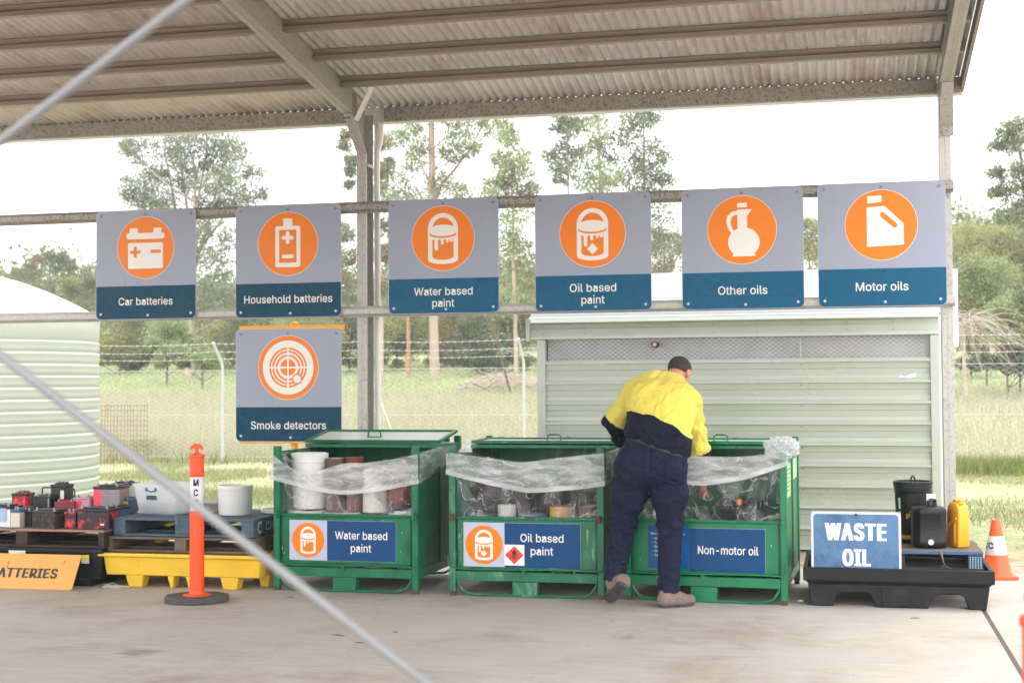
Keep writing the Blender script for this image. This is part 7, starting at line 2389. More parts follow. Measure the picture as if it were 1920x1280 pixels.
for s in (-1, 1):
    mb.tube([(s * 0.0485, -0.07, h_ * 0.62), (s * 0.0485, 0.02, h_ * 0.50), (s * 0.0485, 0.07, h_ * 0.30)], 0.006, 8)
    mb.tube([(s * 0.0485, -0.05, 0.03), (s * 0.0485, -0.05, h_ * 0.5)], 0.005, 8)
mb.build('moulded_ridge', YJ, t, local=True)
# dry creeper hanging off the pallet
mb = MB()
q = P(1765, 1035, 10.34)
mb.tube([(q[0], 10.35, q[2]), (q[0] + 0.005, 10.335, q[2] - 0.03), (q[0] + 0.015, 10.33, q[2] - 0.07), (q[0] + 0.03, 10.335, q[2] - 0.1), (q[0] + 0.07, 10.34, q[2] - 0.112)], [0.007, 0.006, 0.003, 0.002, 0.001], 5)
mb.tube([(q[0] + 0.03, 10.335, q[2] - 0.1), (q[0] + 0.055, 10.33, q[2] - 0.1)], 0.0015, 4)
mb.tube([(q[0] + 0.02, 10.335, q[2] - 0.08), (q[0] - 0.005, 10.33, q[2] - 0.105)], 0.0015, 4)
tag(mb.build('dry_root', mat('dry_root', (138, 108, 84), rough=0.9), None), 'dry brown root dangling from the blue pallet in the black tray', 'root')

# traffic cone
q = P(1869, 1078, 11.95)
t = thing('traffic_cone', 'orange traffic cone with a white band lettered C on the slab edge', 'cone', (q[0], q[1], 0), rad(10))
h_ = 0.46
CO = mat('cone_orange', (240, 92, 34), rough=0.45, var=0.06, dirt=((214, 76, 34), 8, 0.6, 0.8))
mb = MB().prism(rrect(-0.14, 0.14, -0.14, 0.14, 0.03), 0, 0.03)
mb.build('base', CO, t, bevel=0.006, local=True)
cr = lambda z: 0.122 + (0.032 - 0.122) * (z - 0.0) / h_
MB().lathe([(0.13, 0.0305), (cr(0.05), 0.05), (cr(0.188), 0.188)], (0, 0, 0), 40).build('cone_body', CO, t, local=True)
MB().lathe([(cr(0.188), 0.1885), (cr(0.19) + 0.001, 0.19), (cr(0.335) + 0.001, 0.335), (cr(0.337), 0.3365)], (0, 0, 0), 40).build('reflective_band', REFLECT_W, t, local=True)
MB().lathe([(cr(0.337), 0.337), (cr(0.45), 0.45), (0.028, h_), (0.02, h_), (0.018, h_ - 0.02), (0.0001, h_ - 0.02)], (0, 0, 0), 40).build('cone_tip', CO, t, local=True)
mb = MB()
def cw(a, b, y):
    r = cr(b) + 0.003 + y
    an = (a - 0.065) / r
    return (r * math.sin(an), -r * math.cos(an), b)
text(mb, 'C', 0, 0.262, h=0.05, wt='b', to=cw)
mb.build('lettering', BLACK_INK, t, smooth=0, local=True)
mb = MB()
text(mb, 'C', -0.06, 0.262, h=0.05, wt='b', to=cw)
mb.build('lettering', BLACK_INK, t, smooth=0, local=True)

# ================================================================== litter on the slab
mb = MB()
rg = np.random.default_rng(5)
q = P(205, 1094, 10.1)
for k in range(7):
    pts = [(q[0] + rg.uniform(-0.12, 0.14), 10.12 + rg.uniform(-0.05, 0.08), abs(rg.normal(0.01, 0.012)) + 0.003) for _ in range(5)]
    mb.tube(pts, 0.002, 4)
tag(mb.build('plastic_strapping', mat('clear_strapping', (196, 192, 186), rough=0.3), None), 'tangle of pale strapping on the slab beside the yellow tray', 'strapping')
TW = mat('dry_twig', (92, 68, 52), rough=0.9)
for (px, py, ln, an, lb) in ((634, 1191, 0.09, -4, 'thin brown twig on the bare slab below the first bin'), (675, 1205, 0.06, 5, 'short dark twig on the slab, right of the thin brown one'), (1716, 1159, 0.06, 5, 'dark leaf stalk on the slab before the black spill pallet'), (545, 1120, 0.06, -10, 'small twig on the slab close to the foot of the first bin'), (742, 1185, 0.03, 3, 'tiny brown twig on the slab beneath the bracing rod')):
    v = ray(px, py); k = -CAM_H / v[2]; q = v * k
    a = rad(an)
    tag(MB().tube([(q[0] - ln / 2, q[1] - ln * math.sin(a), 0.003), (q[0], q[1], 0.005), (q[0] + ln / 2, q[1] + ln * math.sin(a), 0.003)], [0.002, 0.003, 0.0015], 5).build('twig', TW, None), lb, 'twig')
v = ray(1501, 1127); k = -CAM_H / v[2]; q = v * k
tag(MB().box(q[0] - 0.02, q[0] + 0.02, q[1] - 0.01, q[1] + 0.01, 0.0, 0.012).build('paper_scrap', WHITE_PL, None, bevel=0.002), 'white scrap on the slab at the foot of the black spill pallet', 'scrap')

# ================================================================== trees and bushes beyond the fence
LEAF_EUC = mat('grey_green_leaves', (120, 132, 96), rough=0.6, var=0.1, vs=0.6, island=[(98, 107, 82), (117, 128, 98), (137, 144, 114), (153, 154, 128)], trans=0.45, spec=0.15)
LEAF_PALE = mat('pale_green_leaves', (150, 168, 110), rough=0.6, var=0.1, vs=0.6, island=[(121, 137, 93), (140, 154, 109), (158, 168, 124), (168, 174, 137)], trans=0.5, spec=0.15)
LEAF_OLIVE = mat('olive_leaves', (128, 132, 78), rough=0.6, var=0.1, vs=0.6, island=[(96, 103, 70), (117, 123, 84), (137, 139, 96), (153, 151, 110)], trans=0.45, spec=0.15)
LEAF_YEL = mat('yellow_green_leaves', (164, 168, 92), rough=0.6, var=0.1, vs=0.6, island=[(123, 132, 80), (144, 147, 91), (161, 160, 105), (170, 165, 119)], trans=0.5, spec=0.15)
LEAF_DK = mat('dark_green_leaves', (76, 90, 58), rough=0.6, var=0.1, vs=0.6, island=[(72, 84, 59), (88, 100, 72), (105, 116, 86), (123, 130, 98)], trans=0.4, spec=0.15)
LEAF_RUST = mat('rusty_leaves', (150, 128, 92), rough=0.7, var=0.1, vs=0.6, island=[(98, 88, 66), (124, 103, 73), (146, 121, 86), (121, 116, 80)], trans=0.3, spec=0.2)
BARK = mat('pinkish_grey_bark', (160, 143, 128), rough=0.85, var=0.18, vs=2, stretch=(1, 1, 0.25), dirt=((130, 106, 88), 1.3, 0.55, 0.7), bump=0.3, bs=8)
BARK_DK = mat('dark_bark', (96, 82, 70), rough=0.9, var=0.2, vs=3, stretch=(1, 1, 0.3), bump=0.3, bs=8)
DEADW = mat('bleached_dead_wood', (160, 146, 134), rough=0.9, var=0.2, vs=3)


def leaves(centres, radii, per, size, droop, rg, clump=9, flat=0.8):
    """leaf shaped quads gathered in clumps inside each ball"""
    Cs = []
    tips = []
    for (c, r, n) in zip(centres, radii, per):
        k = max(3, int(clump))
        d = rg.normal(size=(k, 3)); d /= np.linalg.norm(d, axis=1)[:, None]
        sub = c + d * (r * rg.uniform(0.25, 1.0, (k, 1)) ** 0.6) * [1, 1, flat]
        tips.append(sub)
        ch = rg.integers(0, k, n)
        sc = r * rg.uniform(0.16, 0.5, k)
        Cs.append(sub[ch] + rg.normal(size=(n, 3)) * sc[ch][:, None] * [1, 1, 0.7])
    for (c, r, n) in zip(centres, radii, per):       # loose leaves between the clumps
        d = rg.normal(size=(n // 3, 3)); d /= np.linalg.norm(d, axis=1)[:, None]
        Cs.append(c + d * (r * 1.12 * rg.uniform(0.1, 1, (n // 3, 1)) ** 0.5) * [1, 1, flat])
    Cn = np.concatenate(Cs)
    N = len(Cn)
    A = rg.normal(size=(N, 3)); A[:, 2] -= droop
    A /= np.linalg.norm(A, axis=1)[:, None]
    S = np.cross(A, rg.normal(size=(N, 3))); S /= np.linalg.norm(S, axis=1)[:, None] + 1e-9
    ln = size[0] * rg.uniform(0.6, 1.4, (N, 1)); wd = size[1] * rg.uniform(0.6, 1.4, (N, 1))
    V = np.stack([Cn - A * ln / 2, Cn + S * wd / 2 + A * ln * 0.05, Cn + A * ln / 2, Cn - S * wd / 2 + A * ln * 0.05], 1).reshape(-1, 3)
    return V, np.arange(4 * N).reshape(-1, 4), tips


def limb(mb, a, b, ra, rb, rg, sag=0.12, n=5, sides=5):
    a, b = np.array(a), np.array(b)
    L = np.linalg.norm(b - a)
    off = rg.normal(size=3) * L * sag * 0.5
    off[2] = abs(off[2]) * 0.6 - L * 0.06
    pts = [a + (b - a) * t + off * math.sin(PI * t) + rg.normal(size=3) * L * 0.012 for t in np.linspace(0, 1, n)]
    pts[0], pts[-1] = a, b
    mb.tube(pts, [ra + (rb - ra) * t for t in np.linspace(0, 1, n)], sides)
    return pts


def tree(name, label, cat, Y, trunk, blobs, leafm, barkm=BARK, n=330, size=(0.2, 0.055), droop=0.8, seed=1, group=None, fork=None, accents=None, clump=9, spread=1.38, limbs=()):
    """trunk: (px, py, radius px) from the ground up; blobs: (px, py, radius px[, metres nearer]) seen from the shelter, at distance Y"""
    rg = np.random.default_rng(seed)
    m = Y / FPX * 1.03
    pts = [P(a, b, Y) for a, b, r in trunk]
    pts[0][2] = float(rise(Y)) - 0.05
    t = thing(name, label, cat, tuple(pts[0]), 0, group)
    mb = MB()
    mb.tube(pts, [max(r * m, 0.012) for a, b, r in trunk], 9)
    cs, rs = [], []
    for q in blobs:
        c = P(q[0], q[1], Y)
        r = q[2] * m
        c[1] += rg.uniform(-1, 1) * (r * 1.3 + 0.25) if len(q) < 4 else q[3]
        cs.append(c); rs.append(r)
    P_ = np.array(pts)
    V, Fq, tips = leaves(cs, [r * spread for r in rs], [int(n * (1.2 + 0.6 * spread) * (q[2] / 28) ** 1.3) + 110 for q in blobs], (size[0] * 0.85, size[1] * 0.95), droop, rg, clump * 1.6)
    for c, r, tp in zip(cs, rs, tips):
        # spring from the trunk below the clump
        best, bd = None, 1e9
        for i in range(len(P_) - 1):
            for f in (0.0, 0.33, 0.66, 1.0):
                p = P_[i] * (1 - f) + P_[i + 1] * f
                if p[2] < c[2] - 0.15 * np.hypot(c[0] - p[0], c[1] - p[1]):
                    d = np.linalg.norm(p - c) + 0.6 * abs(math.hypot(c[0] - p[0], c[1] - p[1]) - (c[2] - p[2]))
                    if d < bd: bd, best = d, p
        if best is None: best = P_[-1]
        r0 = max(0.018, 0.012 * np.linalg.norm(best - c))
        pp = limb(mb, best, c, r0, 0.012, rg)
        for s_ in tp[:6]:
            limb(mb, pp[3], s_, 0.011, 0.005, rg, n=3, sides=3)
    for path in limbs:
        mb.tube([P(a, b, Y + (i * 0.25)) for i, (a, b, r) in enumerate(path)], [max(r * m, 0.012) for a, b, r in path], 7)
    mb.build('trunk', barkm, t, smooth=60)
    mats = [leafm]
    midx = None
    if accents is not None:
        am, frac = accents
        mats.append(am)
        # whole sprays of another colour
        ph = rg.uniform(0, 6.28, 3)
        cc = V.reshape(-1, 4, 3).mean(1)
        w = np.sin(cc[:, 0] * 2.1 + ph[0]) + np.sin(cc[:, 2] * 2.4 + ph[1]) + np.sin(cc[:, 1] * 1.7 + ph[2]) + rg.normal(size=len(cc)) * 0.3
        midx = (w > np.quantile(w, 1 - frac)).astype(int)
    me = np_mesh('crown', V, Fq, mats, midx)
    link_mesh('crown', me, t, smooth=0)
    return t


def bush(label, Y, px, py, rx, ry, leafm, seed, n=300, stem=True, group='bushes beyond the fence', size=(0.16, 0.05), nb=7, accents=None, barkm=BARK_DK, base=None):
    rg = np.random.default_rng(seed)
    bl = [(px, py, min(rx, ry) * 0.75)]
    for k in range(nb):
        a = rg.uniform(0, 2 * PI)
        f = rg.uniform(0.45, 0.85)
        bl.append((px + rx * f * math.cos(a), py + ry * f * math.sin(a), min(rx, ry) * rg.uniform(0.35, 0.6)))
    for k in range(5):                       # skirts down to the grass
        bl.append((px + rx * rg.uniform(-0.9, 0.9), 676 + rg.uniform(-6, 8), 11)) if py > 560 else None
    return tree('bush', label, 'bush', Y, [(px, 700, 2.2), (px + rg.uniform(-4, 4), (py + 690) / 2, 1.8), (px + rg.uniform(-6, 6), py, 1.2)], bl, leafm, barkm, n, size, 0.2, seed, group, accents=accents, clump=8, spread=1.15)


# the big spreading gum on the left
tree('gum_tree', 'large spreading gum tree with open crown above the Car batteries sign', 'tree', 58,
     [(357, 690, 11), (357, 640, 9.5), (357, 590, 8.5), (362, 520, 7), (366, 460, 5), (364, 400, 3.5), (366, 340, 2.2), (362, 290, 1.2)],
     [(268, 292, 25), (252, 275, 15), (300, 268, 27), (340, 258, 26), (386, 258, 26), (425, 262, 22), (410, 285, 18), (448, 292, 22), (466, 318, 18), (430, 325, 20), (322, 300, 22), (360, 300, 24),
      (275, 335, 20), (248, 350, 22), (236, 362, 14), (262, 378, 24), (296, 372, 22), (330, 345, 18), (350, 335, 18), (400, 345, 22), (440, 352, 24), (470, 358, 16), (455, 375, 18), (318, 388, 20), (380, 380, 22), (410, 388, 16),
      (300, 330, 14), (384, 312, 15), (395, 430, 26), (425, 455, 24), (385, 475, 24), (420, 500, 26), (400, 540, 30), (430, 560, 24), (378, 560, 24), (350, 420, 22)],
     LEAF_EUC, n=250, seed=3, accents=(LEAF_DK, 0.25), spread=1.5,
     limbs=([(358, 560, 6), (345, 480, 4.5), (330, 400, 3.2), (318, 330, 2), (306, 275, 1)], [(362, 500, 5), (385, 440, 3.6), (400, 380, 2.6), (418, 310, 1.6), (425, 265, 0.9)], [(360, 470, 4.5), (352, 400, 3.2), (342, 330, 2.2), (338, 265, 1)], [(345, 480, 3.5), (310, 430, 2.4), (280, 380, 1.5), (255, 350, 0.8)], [(372, 470, 3.4), (410, 420, 2.4), (440, 370, 1.6), (465, 345, 0.8)], [(366, 400, 3), (378, 340, 2), (388, 270, 1)]))
# tall gum right of the middle column, with one heavy branch
tree('gum_tree', 'tall pale trunked gum with a forked branch right of the middle column', 'tree', 55,
     [(815, 700, 10), (814, 640, 9), (812, 560, 8), (811, 480, 7.4), (810, 400, 7), (810, 320, 6.5), (809, 240, 5.8), (807, 170, 5), (805, 100, 3)],
     [(740, 345, 26), (760, 300, 24), (722, 370, 22), (775, 365, 24), (735, 255, 15), (770, 245, 18), (790, 275, 16), (855, 225, 22), (895, 228, 22), (925, 240, 18), (870, 262, 20), (850, 290, 18), (885, 285, 14), (838, 345, 20), (860, 360, 16), (795, 200, 24), (830, 180, 26), (790, 130, 26), (840, 120, 28), (880, 170, 24), (740, 200, 22), (770, 395, 22), (745, 480, 18), (790, 520, 24), (850, 470, 20)],
     LEAF_PALE, n=230, seed=8, accents=(LEAF_OLIVE, 0.35), spread=1.5,
     limbs=([(814, 385, 4), (828, 345, 3.2), (855, 315, 2.6), (885, 275, 2), (905, 235, 1.3), (925, 215, 0.8)], [(812, 470, 3.4), (838, 420, 2.4), (862, 370, 1.5)], [(810, 350, 3), (790, 310, 2), (765, 270, 1.2)]))
tree('gum_sapling', 'rusty tipped young gum mostly behind the middle column', 'tree', 52,
     [(716, 700, 4), (716, 600, 3.4), (712, 480, 2.8), (706, 380, 2), (704, 290, 1.2)],
     [(724, 320, 13), (722, 302, 10), (655, 255, 10), (650, 275, 9), (662, 300, 12), (660, 320, 9), (652, 345, 8), (722, 272, 12), (712, 420, 18), (720, 470, 18), (655, 440, 16), (650, 480, 18), (655, 530, 18), (715, 540, 18)],
     LEAF_EUC, n=300, seed=12, accents=(LEAF_RUST, 0.4))
tree('gum_sapling', 'slender young gum above the gap between the two paint signs', 'tree', 50,
     [(968, 700, 4), (966, 600, 3.6), (962, 480, 3), (962, 400, 2.4), (958, 320, 1.6), (948, 240, 0.9)],
     [(945, 240, 16), (958, 262, 16), (968, 292, 20), (940, 300, 14), (978, 320, 18), (952, 330, 18), (930, 345, 16), (990, 350, 16), (960, 365, 22), (925, 370, 14), (975, 410, 24), (955, 450, 22), (985, 470, 20), (960, 510, 24), (980, 550, 22), (950, 570, 22)],
     LEAF_OLIVE, n=190, seed=17, accents=(LEAF_PALE, 0.5), spread=1.55)
for k, (tr, bl, lb, lm) in enumerate((
    ([(1066, 700, 3.5), (1066, 560, 3), (1066, 420, 2.4), (1065, 320, 1.6), (1064, 215, 0.8)], [(1062, 222, 14), (1050, 240, 12), (1075, 250, 14), (1052, 275, 14), (1030, 290, 12), (1068, 300, 16), (1048, 318, 12), (1062, 335, 15), (1085, 285, 12), (1075, 228, 10)], 'thin young gum, leftmost of the three above the Oil based paint sign', LEAF_EUC),
    ([(1126, 700, 3.8), (1126, 560, 3.2), (1126, 420, 2.7), (1125, 320, 2.1), (1123, 200, 1.1)], [(1120, 212, 14), (1105, 235, 13), (1130, 250, 16), (1112, 275, 14), (1140, 290, 14), (1118, 315, 16), (1145, 335, 18), (1100, 345, 16), (1125, 352, 18)], 'thin young gum, middle one of three above the Oil based paint sign', LEAF_PALE),
    ([(1209, 700, 4), (1209, 560, 3.4), (1208, 420, 2.8), (1208, 320, 2.1), (1207, 200, 1.0)], [(1205, 212, 16), (1225, 220, 13), (1178, 228, 16), (1200, 240, 14), (1172, 262, 16), (1222, 270, 16), (1195, 290, 14), (1235, 300, 15), (1180, 310, 18), (1215, 325, 18), (1245, 335, 15), (1165, 335, 16), (1230, 350, 18), (1195, 352, 18), (1240, 400, 20), (1250, 440, 22)], 'leafy young gum, rightmost of the three above the Oil based paint sign', LEAF_EUC))):
    tree('gum_sapling', lb, 'tree', 54 + k, tr, bl, lm, n=170, spread=1.5, seed=30 + k, accents=(LEAF_DK, 0.2), barkm=BARK_DK if k == 2 else BARK, group='three young gums in a row')
tree('gum_tree', 'gum tree leaning in at the right edge above the paddock', 'tree', 48,
     [(1955, 700, 8), (1950, 560, 7), (1940, 460, 5.5), (1925, 380, 4), (1915, 300, 2.5), (1905, 245, 1.2)],
     [(1882, 252, 15), (1905, 240, 17), (1868, 275, 12), (1925, 255, 20), (1895, 275, 14), (1872, 322, 13), (1905, 325, 16), (1925, 345, 22), (1888, 350, 14), (1865, 360, 10), (1900, 385, 18), (1930, 400, 24), (1960, 300, 30), (1975, 380, 34), (1960, 450, 30), (1880, 410, 14)],
     LEAF_EUC, n=170, seed=44, accents=(LEAF_OLIVE, 0.3), barkm=BARK_DK, spread=1.2)

# bushes and small trees behind the fence, left to right
B = [
    (72, 95, 500, 55, 26, LEAF_DK, 'dark rounded treetop showing above the white tank top'),
    (68, 150, 545, 55, 32, LEAF_OLIVE, 'olive bush top between the tank and the Car batteries sign'),
    (75, 40, 530, 60, 28, LEAF_OLIVE, 'olive bush top behind the left part of the tank top'),
    (60, 225, 625, 55, 52, LEAF_OLIVE, 'olive bush behind the fence next to the water tank'),
    (52, 312, 640, 48, 42, LEAF_PALE, 'bright rounded wattle bush behind the fence under the Car batteries sign'),
    (62, 255, 670, 45, 26, LEAF_DK, 'dark low bush in shade behind the fence near the tank'),
    (63, 400, 630, 45, 55, LEAF_OLIVE, 'olive bush behind the first fence post'),
    (50, 380, 672, 48, 20, LEAF_PALE, 'low pale bush at the foot of the large gum'),
    (60, 480, 630, 55, 60, LEAF_OLIVE, 'olive bush mostly behind the Smoke detectors sign'),
    (58, 575, 620, 55, 65, LEAF_PALE, 'pale bush mostly hidden by the Smoke detectors sign, right half'),
    (60, 655, 630, 35, 60, LEAF_OLIVE, 'olive bush between the Smoke detectors sign and the middle column'),
    (62, 745, 620, 48, 65, LEAF_YEL, 'yellow green bush right of the middle column'),
    (64, 850, 625, 55, 62, LEAF_OLIVE, 'olive bush behind the pale tree trunk'),
    (58, 905, 640, 40, 45, LEAF_DK, 'dark bush above the dead brush pile'),
    (60, 965, 610, 50, 60, LEAF_OLIVE, 'olive bush behind the second fence post, left of the shed'),
    (66, 1040, 600, 60, 80, LEAF_OLIVE, 'olive bush behind the left end of the shed roof'),
    (70, 1245, 470, 45, 55, LEAF_OLIVE, 'rusty olive tree seen between the Oil based paint and Other oils signs'),
    (66, 1520, 450, 45, 50, LEAF_YEL, 'pale yellow tree seen between the Other oils and Motor oils signs'),
    (60, 1400, 480, 90, 60, LEAF_OLIVE, 'olive tree hidden behind the Other oils sign'),
    (62, 1830, 450, 55, 45, LEAF_YEL, 'yellow green tree at top of the bank right of the end column'),
    (50, 1850, 535, 62, 55, LEAF_PALE, 'large pale wattle with dark stems right of the end column'),
    (56, 1905, 480, 50, 50, LEAF_OLIVE, 'olive bush at the right edge above the wattle'),
    (46, 1912, 600, 50, 58, LEAF_PALE, 'pale bush at the right edge below the olive one'),
    (54, 1820, 620, 40, 55, LEAF_OLIVE, 'olive bush behind the tangle of dead vines'),
    (44, 1890, 672, 60, 22, LEAF_DK, 'dark low scrub at the right edge behind the fence wires'),
]
for k, (Y, px, py, rx, ry, lm, lb) in enumerate(B):
    bush(lb, Y, px, py, rx, ry, lm, 100 + k, n=330, nb=9, accents=((LEAF_RUST, 0.18) if k % 4 == 0 else (LEAF_DK, 0.2) if k % 3 else (LEAF_YEL, 0.3)))

# far woodland: one mass
rg = np.random.default_rng(77)
cs, rs, nn = [], [], []
for k in range(430):
    x = rg.uniform(-95, 34)
    y = rg.uniform(78, 100)
    cs.append(np.array([x, y, float(rise(y)) + rg.uniform(0.0, 4.2) + 1.5 * math.sin(x * 0.21) + (1.5 if x > 0 else 0)]))
    rs.append(rg.uniform(1.2, 2.4)); nn.append(330)
V, Fq, _ = leaves(cs, rs, nn, (0.42, 0.19), 0.3, rg, 10)
me = np_mesh('distant_woodland', V, Fq, [LEAF_OLIVE, LEAF_DK, LEAF_PALE], rg.integers(0, 3, len(Fq)))
o = bpy.data.objects.new('distant_woodland', me); COL.objects.link(o)
tag(o, 'distant olive scrub closing off the paddock', 'woodland', kind='stuff')

# thin pinkish trunk, leaning dead branch, brush heap and tangle of dead vines
rg = np.random.default_rng(91)
t = tree('gum_sapling', 'thin pink stemmed young tree left of the pale gum trunk', 'tree', 56, [(766, 706, 4.5), (766, 650, 3.8), (765, 580, 3), (764, 500, 2), (763, 440, 1.2)], [(760, 450, 18), (775, 470, 16), (750, 490, 16), (768, 520, 18), (740, 540, 16)], LEAF_PALE, mat('pink_stem_bark', (170, 120, 96), rough=0.85, var=0.15), n=250, seed=93)
mb = MB()
A, Bq = P(919, 598, 40), P(957, 735, 40)
mb.tube([Bq, P(945, 690, 40), P(930, 640, 40), A, P(912, 560, 40)], [0.035, 0.035, 0.03, 0.025, 0.015], 6)
mb.tube([P(926, 625, 40), P(905, 630, 40.2), P(878, 640, 40.5)], [0.03, 0.022, 0.012], 5)
mb.tube([P(938, 665, 40), P(952, 650, 39.8), P(958, 630, 39.6)], [0.016, 0.01, 0.005], 4)
for k in range(26):
    f = rg.uniform(0, 1)
    c = A * f + Bq * (1 - f)
    mb.tube([c, c + rg.normal(size=3) * [0.12, 0.1, 0.1] + [0, 0, -0.03]], [0.01, 0.003], 3)
tag(mb.build('dead_branch', mat('dark_dead_branch', (92, 72, 60), rough=0.9), None), 'dark dead branch leaning over behind the fence left of the shed', 'branch')
t = thing('brush_pile', 'heap of bleached dead branches behind the fence left of the shed', 'brush pile', tuple(P(945, 715, 47)))
for nm, k0, r0, m_ in (('sticks', 190, 0.014, DEADW), ('dead_boughs', 26, 0.035, BARK)):
    mb = MB()
    for k in range(k0):
        x = rg.uniform(868, 1012); hgt = 26 * (1 - ((x - 945) / 80) ** 2)
        c = P(x, 726 - rg.uniform(0, 1) * max(hgt, 4), 47 + rg.uniform(-1.6, 1.6))
        c[2] = max(c[2], float(rise(c[1])) + 0.03)
        d = rg.normal(size=3) * [1, 0.8, 0.35]; d /= np.linalg.norm(d)
        L = rg.uniform(0.3, 1.1)
        mb.tube([c - d * L / 2, c + rg.normal(size=3) * 0.04, c + d * L / 2], [r0, r0 * 0.8, r0 * 0.35], 4)
    mb.build(nm, m_, t, smooth=0)
t = thing('vine_tangle', 'grey tangle of dead vines drooping beside the end column', 'dead vines', (P(1825, 690, 42)[0], 42, float(rise(42))))
mb = MB()
for k in range(90):
    a = P(1812 + rg.normal() * 9, rg.uniform(592, 630), 42 + rg.normal() * 0.4)
    pts = [a]
    d = np.array([rg.normal() * 0.11 + 0.05, rg.normal() * 0.12, rg.uniform(-0.05, 0.16)])
    for s_ in range(7):
        pts.append(pts[-1] + d)
        d = d + np.array([rg.normal() * 0.06, rg.normal() * 0.05, -0.06])
    mb.tube(pts, [0.011, 0.01, 0.009, 0.008, 0.007, 0.006, 0.005, 0.004], 3)
mb.tube([(t.location.x - 0.2, 42, float(rise(42))), (t.location.x - 0.25, 42, 2.2), (t.location.x - 0.2, 42, 3.4)], [0.06, 0.05, 0.03], 6)
mb.build('stems', DEADW, t, smooth=0)

# ================================================================== grass
G_LAWN = mat('lawn_grass', (140, 150, 88), rough=0.85, var=0.1, vs=0.5, island=[(104, 122, 72), (130, 144, 92), (152, 156, 110), (168, 158, 128)], trans=0.3, spec=0.2)
G_DRY = mat('dry_grass', (190, 174, 130), rough=0.9, var=0.1, vs=0.4, island=[(154, 146, 122), (178, 170, 146), (194, 187, 164), (142, 150, 114), (160, 164, 128)], trans=0.35, spec=0.15)
G_MEAD = mat('meadow_grass', (150, 164, 108), rough=0.85, var=0.1, vs=0.4, island=[(124, 144, 90), (148, 162, 110), (168, 174, 130), (182, 178, 144)], trans=0.3, spec=0.2)
G_DK = mat('rank_green_grass', (104, 120, 62), rough=0.85, var=0.1, island=[(74, 92, 46), (104, 122, 62), (130, 140, 78), (158, 146, 94)], trans=0.3, spec=0.2)


def blades(Cn, h, w, rg, lean=0.4):
    N = len(Cn)
    a = rg.uniform(0, 2 * PI, N)
    S = np.stack([np.cos(a), np.sin(a), np.zeros(N)], 1) * (w * rg.uniform(0.5, 1.3, (N, 1))) / 2
    hh = (h * rg.uniform(0.5, 1.3, N))
    T_ = np.stack([rg.normal(size=N) * lean * hh, rg.normal(size=N) * lean * hh, hh], 1)
    return np.stack([Cn - S, Cn + S, Cn + T_], 1).reshape(-1, 3), np.arange(3 * N).reshape(-1, 3)


def patch(n, y0, y1, rg, cl=None):
    """points on the parts of the ground seen past the things in front, and some way beside them"""
    y = rg.uniform(y0, y1, n)
    u = rg.uniform(0, 1, n)
    lo = np.where(u < 0.72, -0.62, 0.04)
    hi = np.where(u < 0.72, -0.17, 0.36)
    x = y * (lo + (hi - lo) * rg.uniform(0, 1, n))
    keep = ~((x > -3.3) & (x < 1.1) & (y < 16.3)) & (np.hypot(x - TCX, y - TCY) > TR + 0.05)
    w = np.sin(x * 1.3 + 0.7 * y) + np.sin(x * 0.6 - y * 1.1 + 2) + np.sin(x * 2.9 + 1) * 0.5 + rg.normal(size=n) * 0.5
    if cl is not None: keep &= w > cl
    x, y = x[keep], y[keep]
    return np.stack([x, y, rise(y) - 0.02], 1)


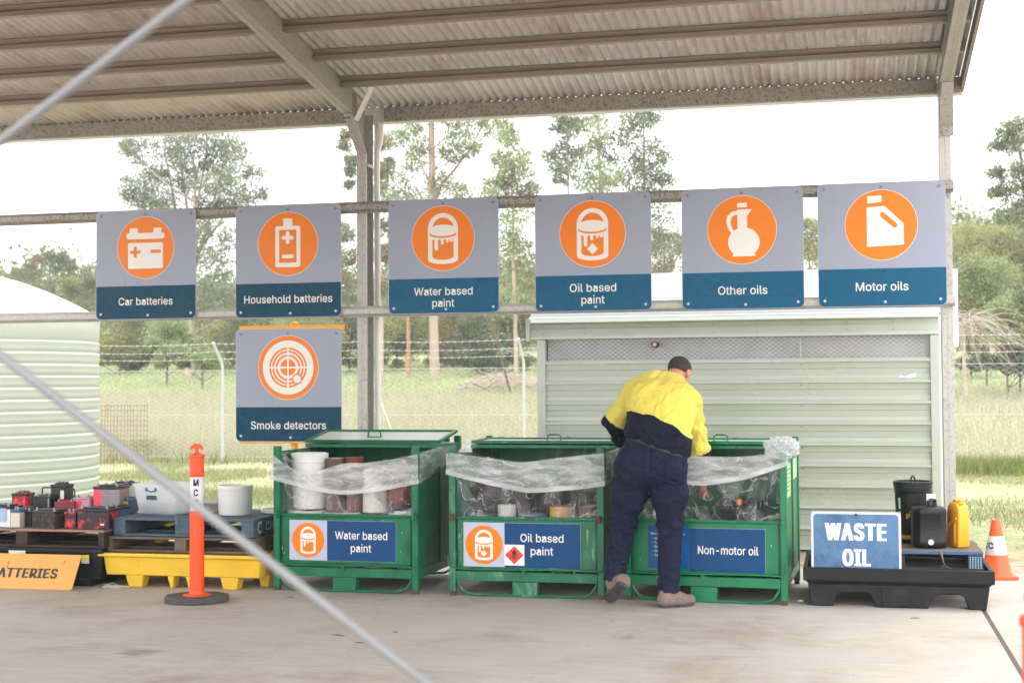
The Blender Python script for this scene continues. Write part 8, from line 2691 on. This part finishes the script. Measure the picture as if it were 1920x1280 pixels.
rg = np.random.default_rng(55)
for nm, m_, n, y0, y1, h, w, cl, ln in (('lawn_grass', G_LAWN, 120000, 13.9, 27.5, 0.075, 0.014, 0.15, 0.6), ('dry_grass', G_DRY, 115000, 27.2, 47, 0.34, 0.016, None, 0.35), ('meadow_grass', G_MEAD, 60000, 44, 72, 0.2, 0.03, None, 0.5)):
    Cn = patch(n, y0, y1, rg, cl)
    V, Fq = blades(Cn, h, w, rg, ln)
    me = np_mesh(nm, V, Fq, m_)
    o = bpy.data.objects.new(nm, me); COL.objects.link(o)
    tag(o, {'lawn_grass': 'short patchy grass between the slab and the fence', 'dry_grass': 'tall dry straw coloured grass beyond the fence', 'meadow_grass': 'pale green meadow grass on the rise'}[nm], 'grass', kind='stuff')
# rank strip along the foot of the fence on the right, a few tufts on the left
Cn = np.concatenate([np.stack([rg.uniform(1.7, 9, 11000), 25.6 + rg.normal(size=11000) * 0.5, np.zeros(11000)], 1),
                     np.stack([rg.uniform(-16, -5.5, 500), 26.6 + rg.normal(size=500) * 0.3, np.zeros(500)], 1)])
V, Fq = blades(Cn, 0.26, 0.02, rg, 0.35)
o = bpy.data.objects.new('rank_grass', np_mesh('rank_grass', V, Fq, G_DK)); COL.objects.link(o)
tag(o, 'darker rank grass along the foot of the fence', 'grass', kind='stuff')
for (px, py, s_, m_, lb) in ((270, 857, 1.0, G_DK, 'tuft of green and reddish grass left of the orange bollard'), (322, 850, 0.7, G_DRY, 'small reddish grass tuft just left of the orange bollard top'), (205, 852, 0.9, G_LAWN, 'bright green grass tuft at the foot of the water tank')):
    v = ray(px, py); k = -CAM_H / v[2]; q = v * k
    N = 420
    Cn = np.stack([q[0] + rg.normal(size=N) * 0.16 * s_, q[1] + rg.normal(size=N) * 0.16 * s_, np.zeros(N)], 1)
    V, Fq = blades(Cn, 0.42 * s_, 0.014, rg, 0.45)
    o = bpy.data.objects.new('grass_tuft', np_mesh('grass_tuft', V, Fq, m_)); COL.objects.link(o)
    tag(o, lb, 'grass tuft')

# ================================================================== added haze
hz = MB().box(-330, 270, -61, 430, -1.2, 16.5).build('haze', [], None, smooth=0)  # volume added to fade the background, not air of the place
tag(hz, 'added haze that pales the paddock', 'haze', kind='stuff')
hm = bpy.data.materials.new('added_haze')
hm.use_nodes = True
hn, hl = hm.node_tree.nodes, hm.node_tree.links
hn.remove(hn['Principled BSDF'])
pv = hn.new('ShaderNodeVolumePrincipled')
pv.inputs['Color'].default_value = (0.96, 0.97, 0.98, 1)
pv.inputs['Density'].default_value = 0.0011
hl.new(pv.outputs[0], hn['Material Output'].inputs['Volume'])
hz.data.materials.append(hm)
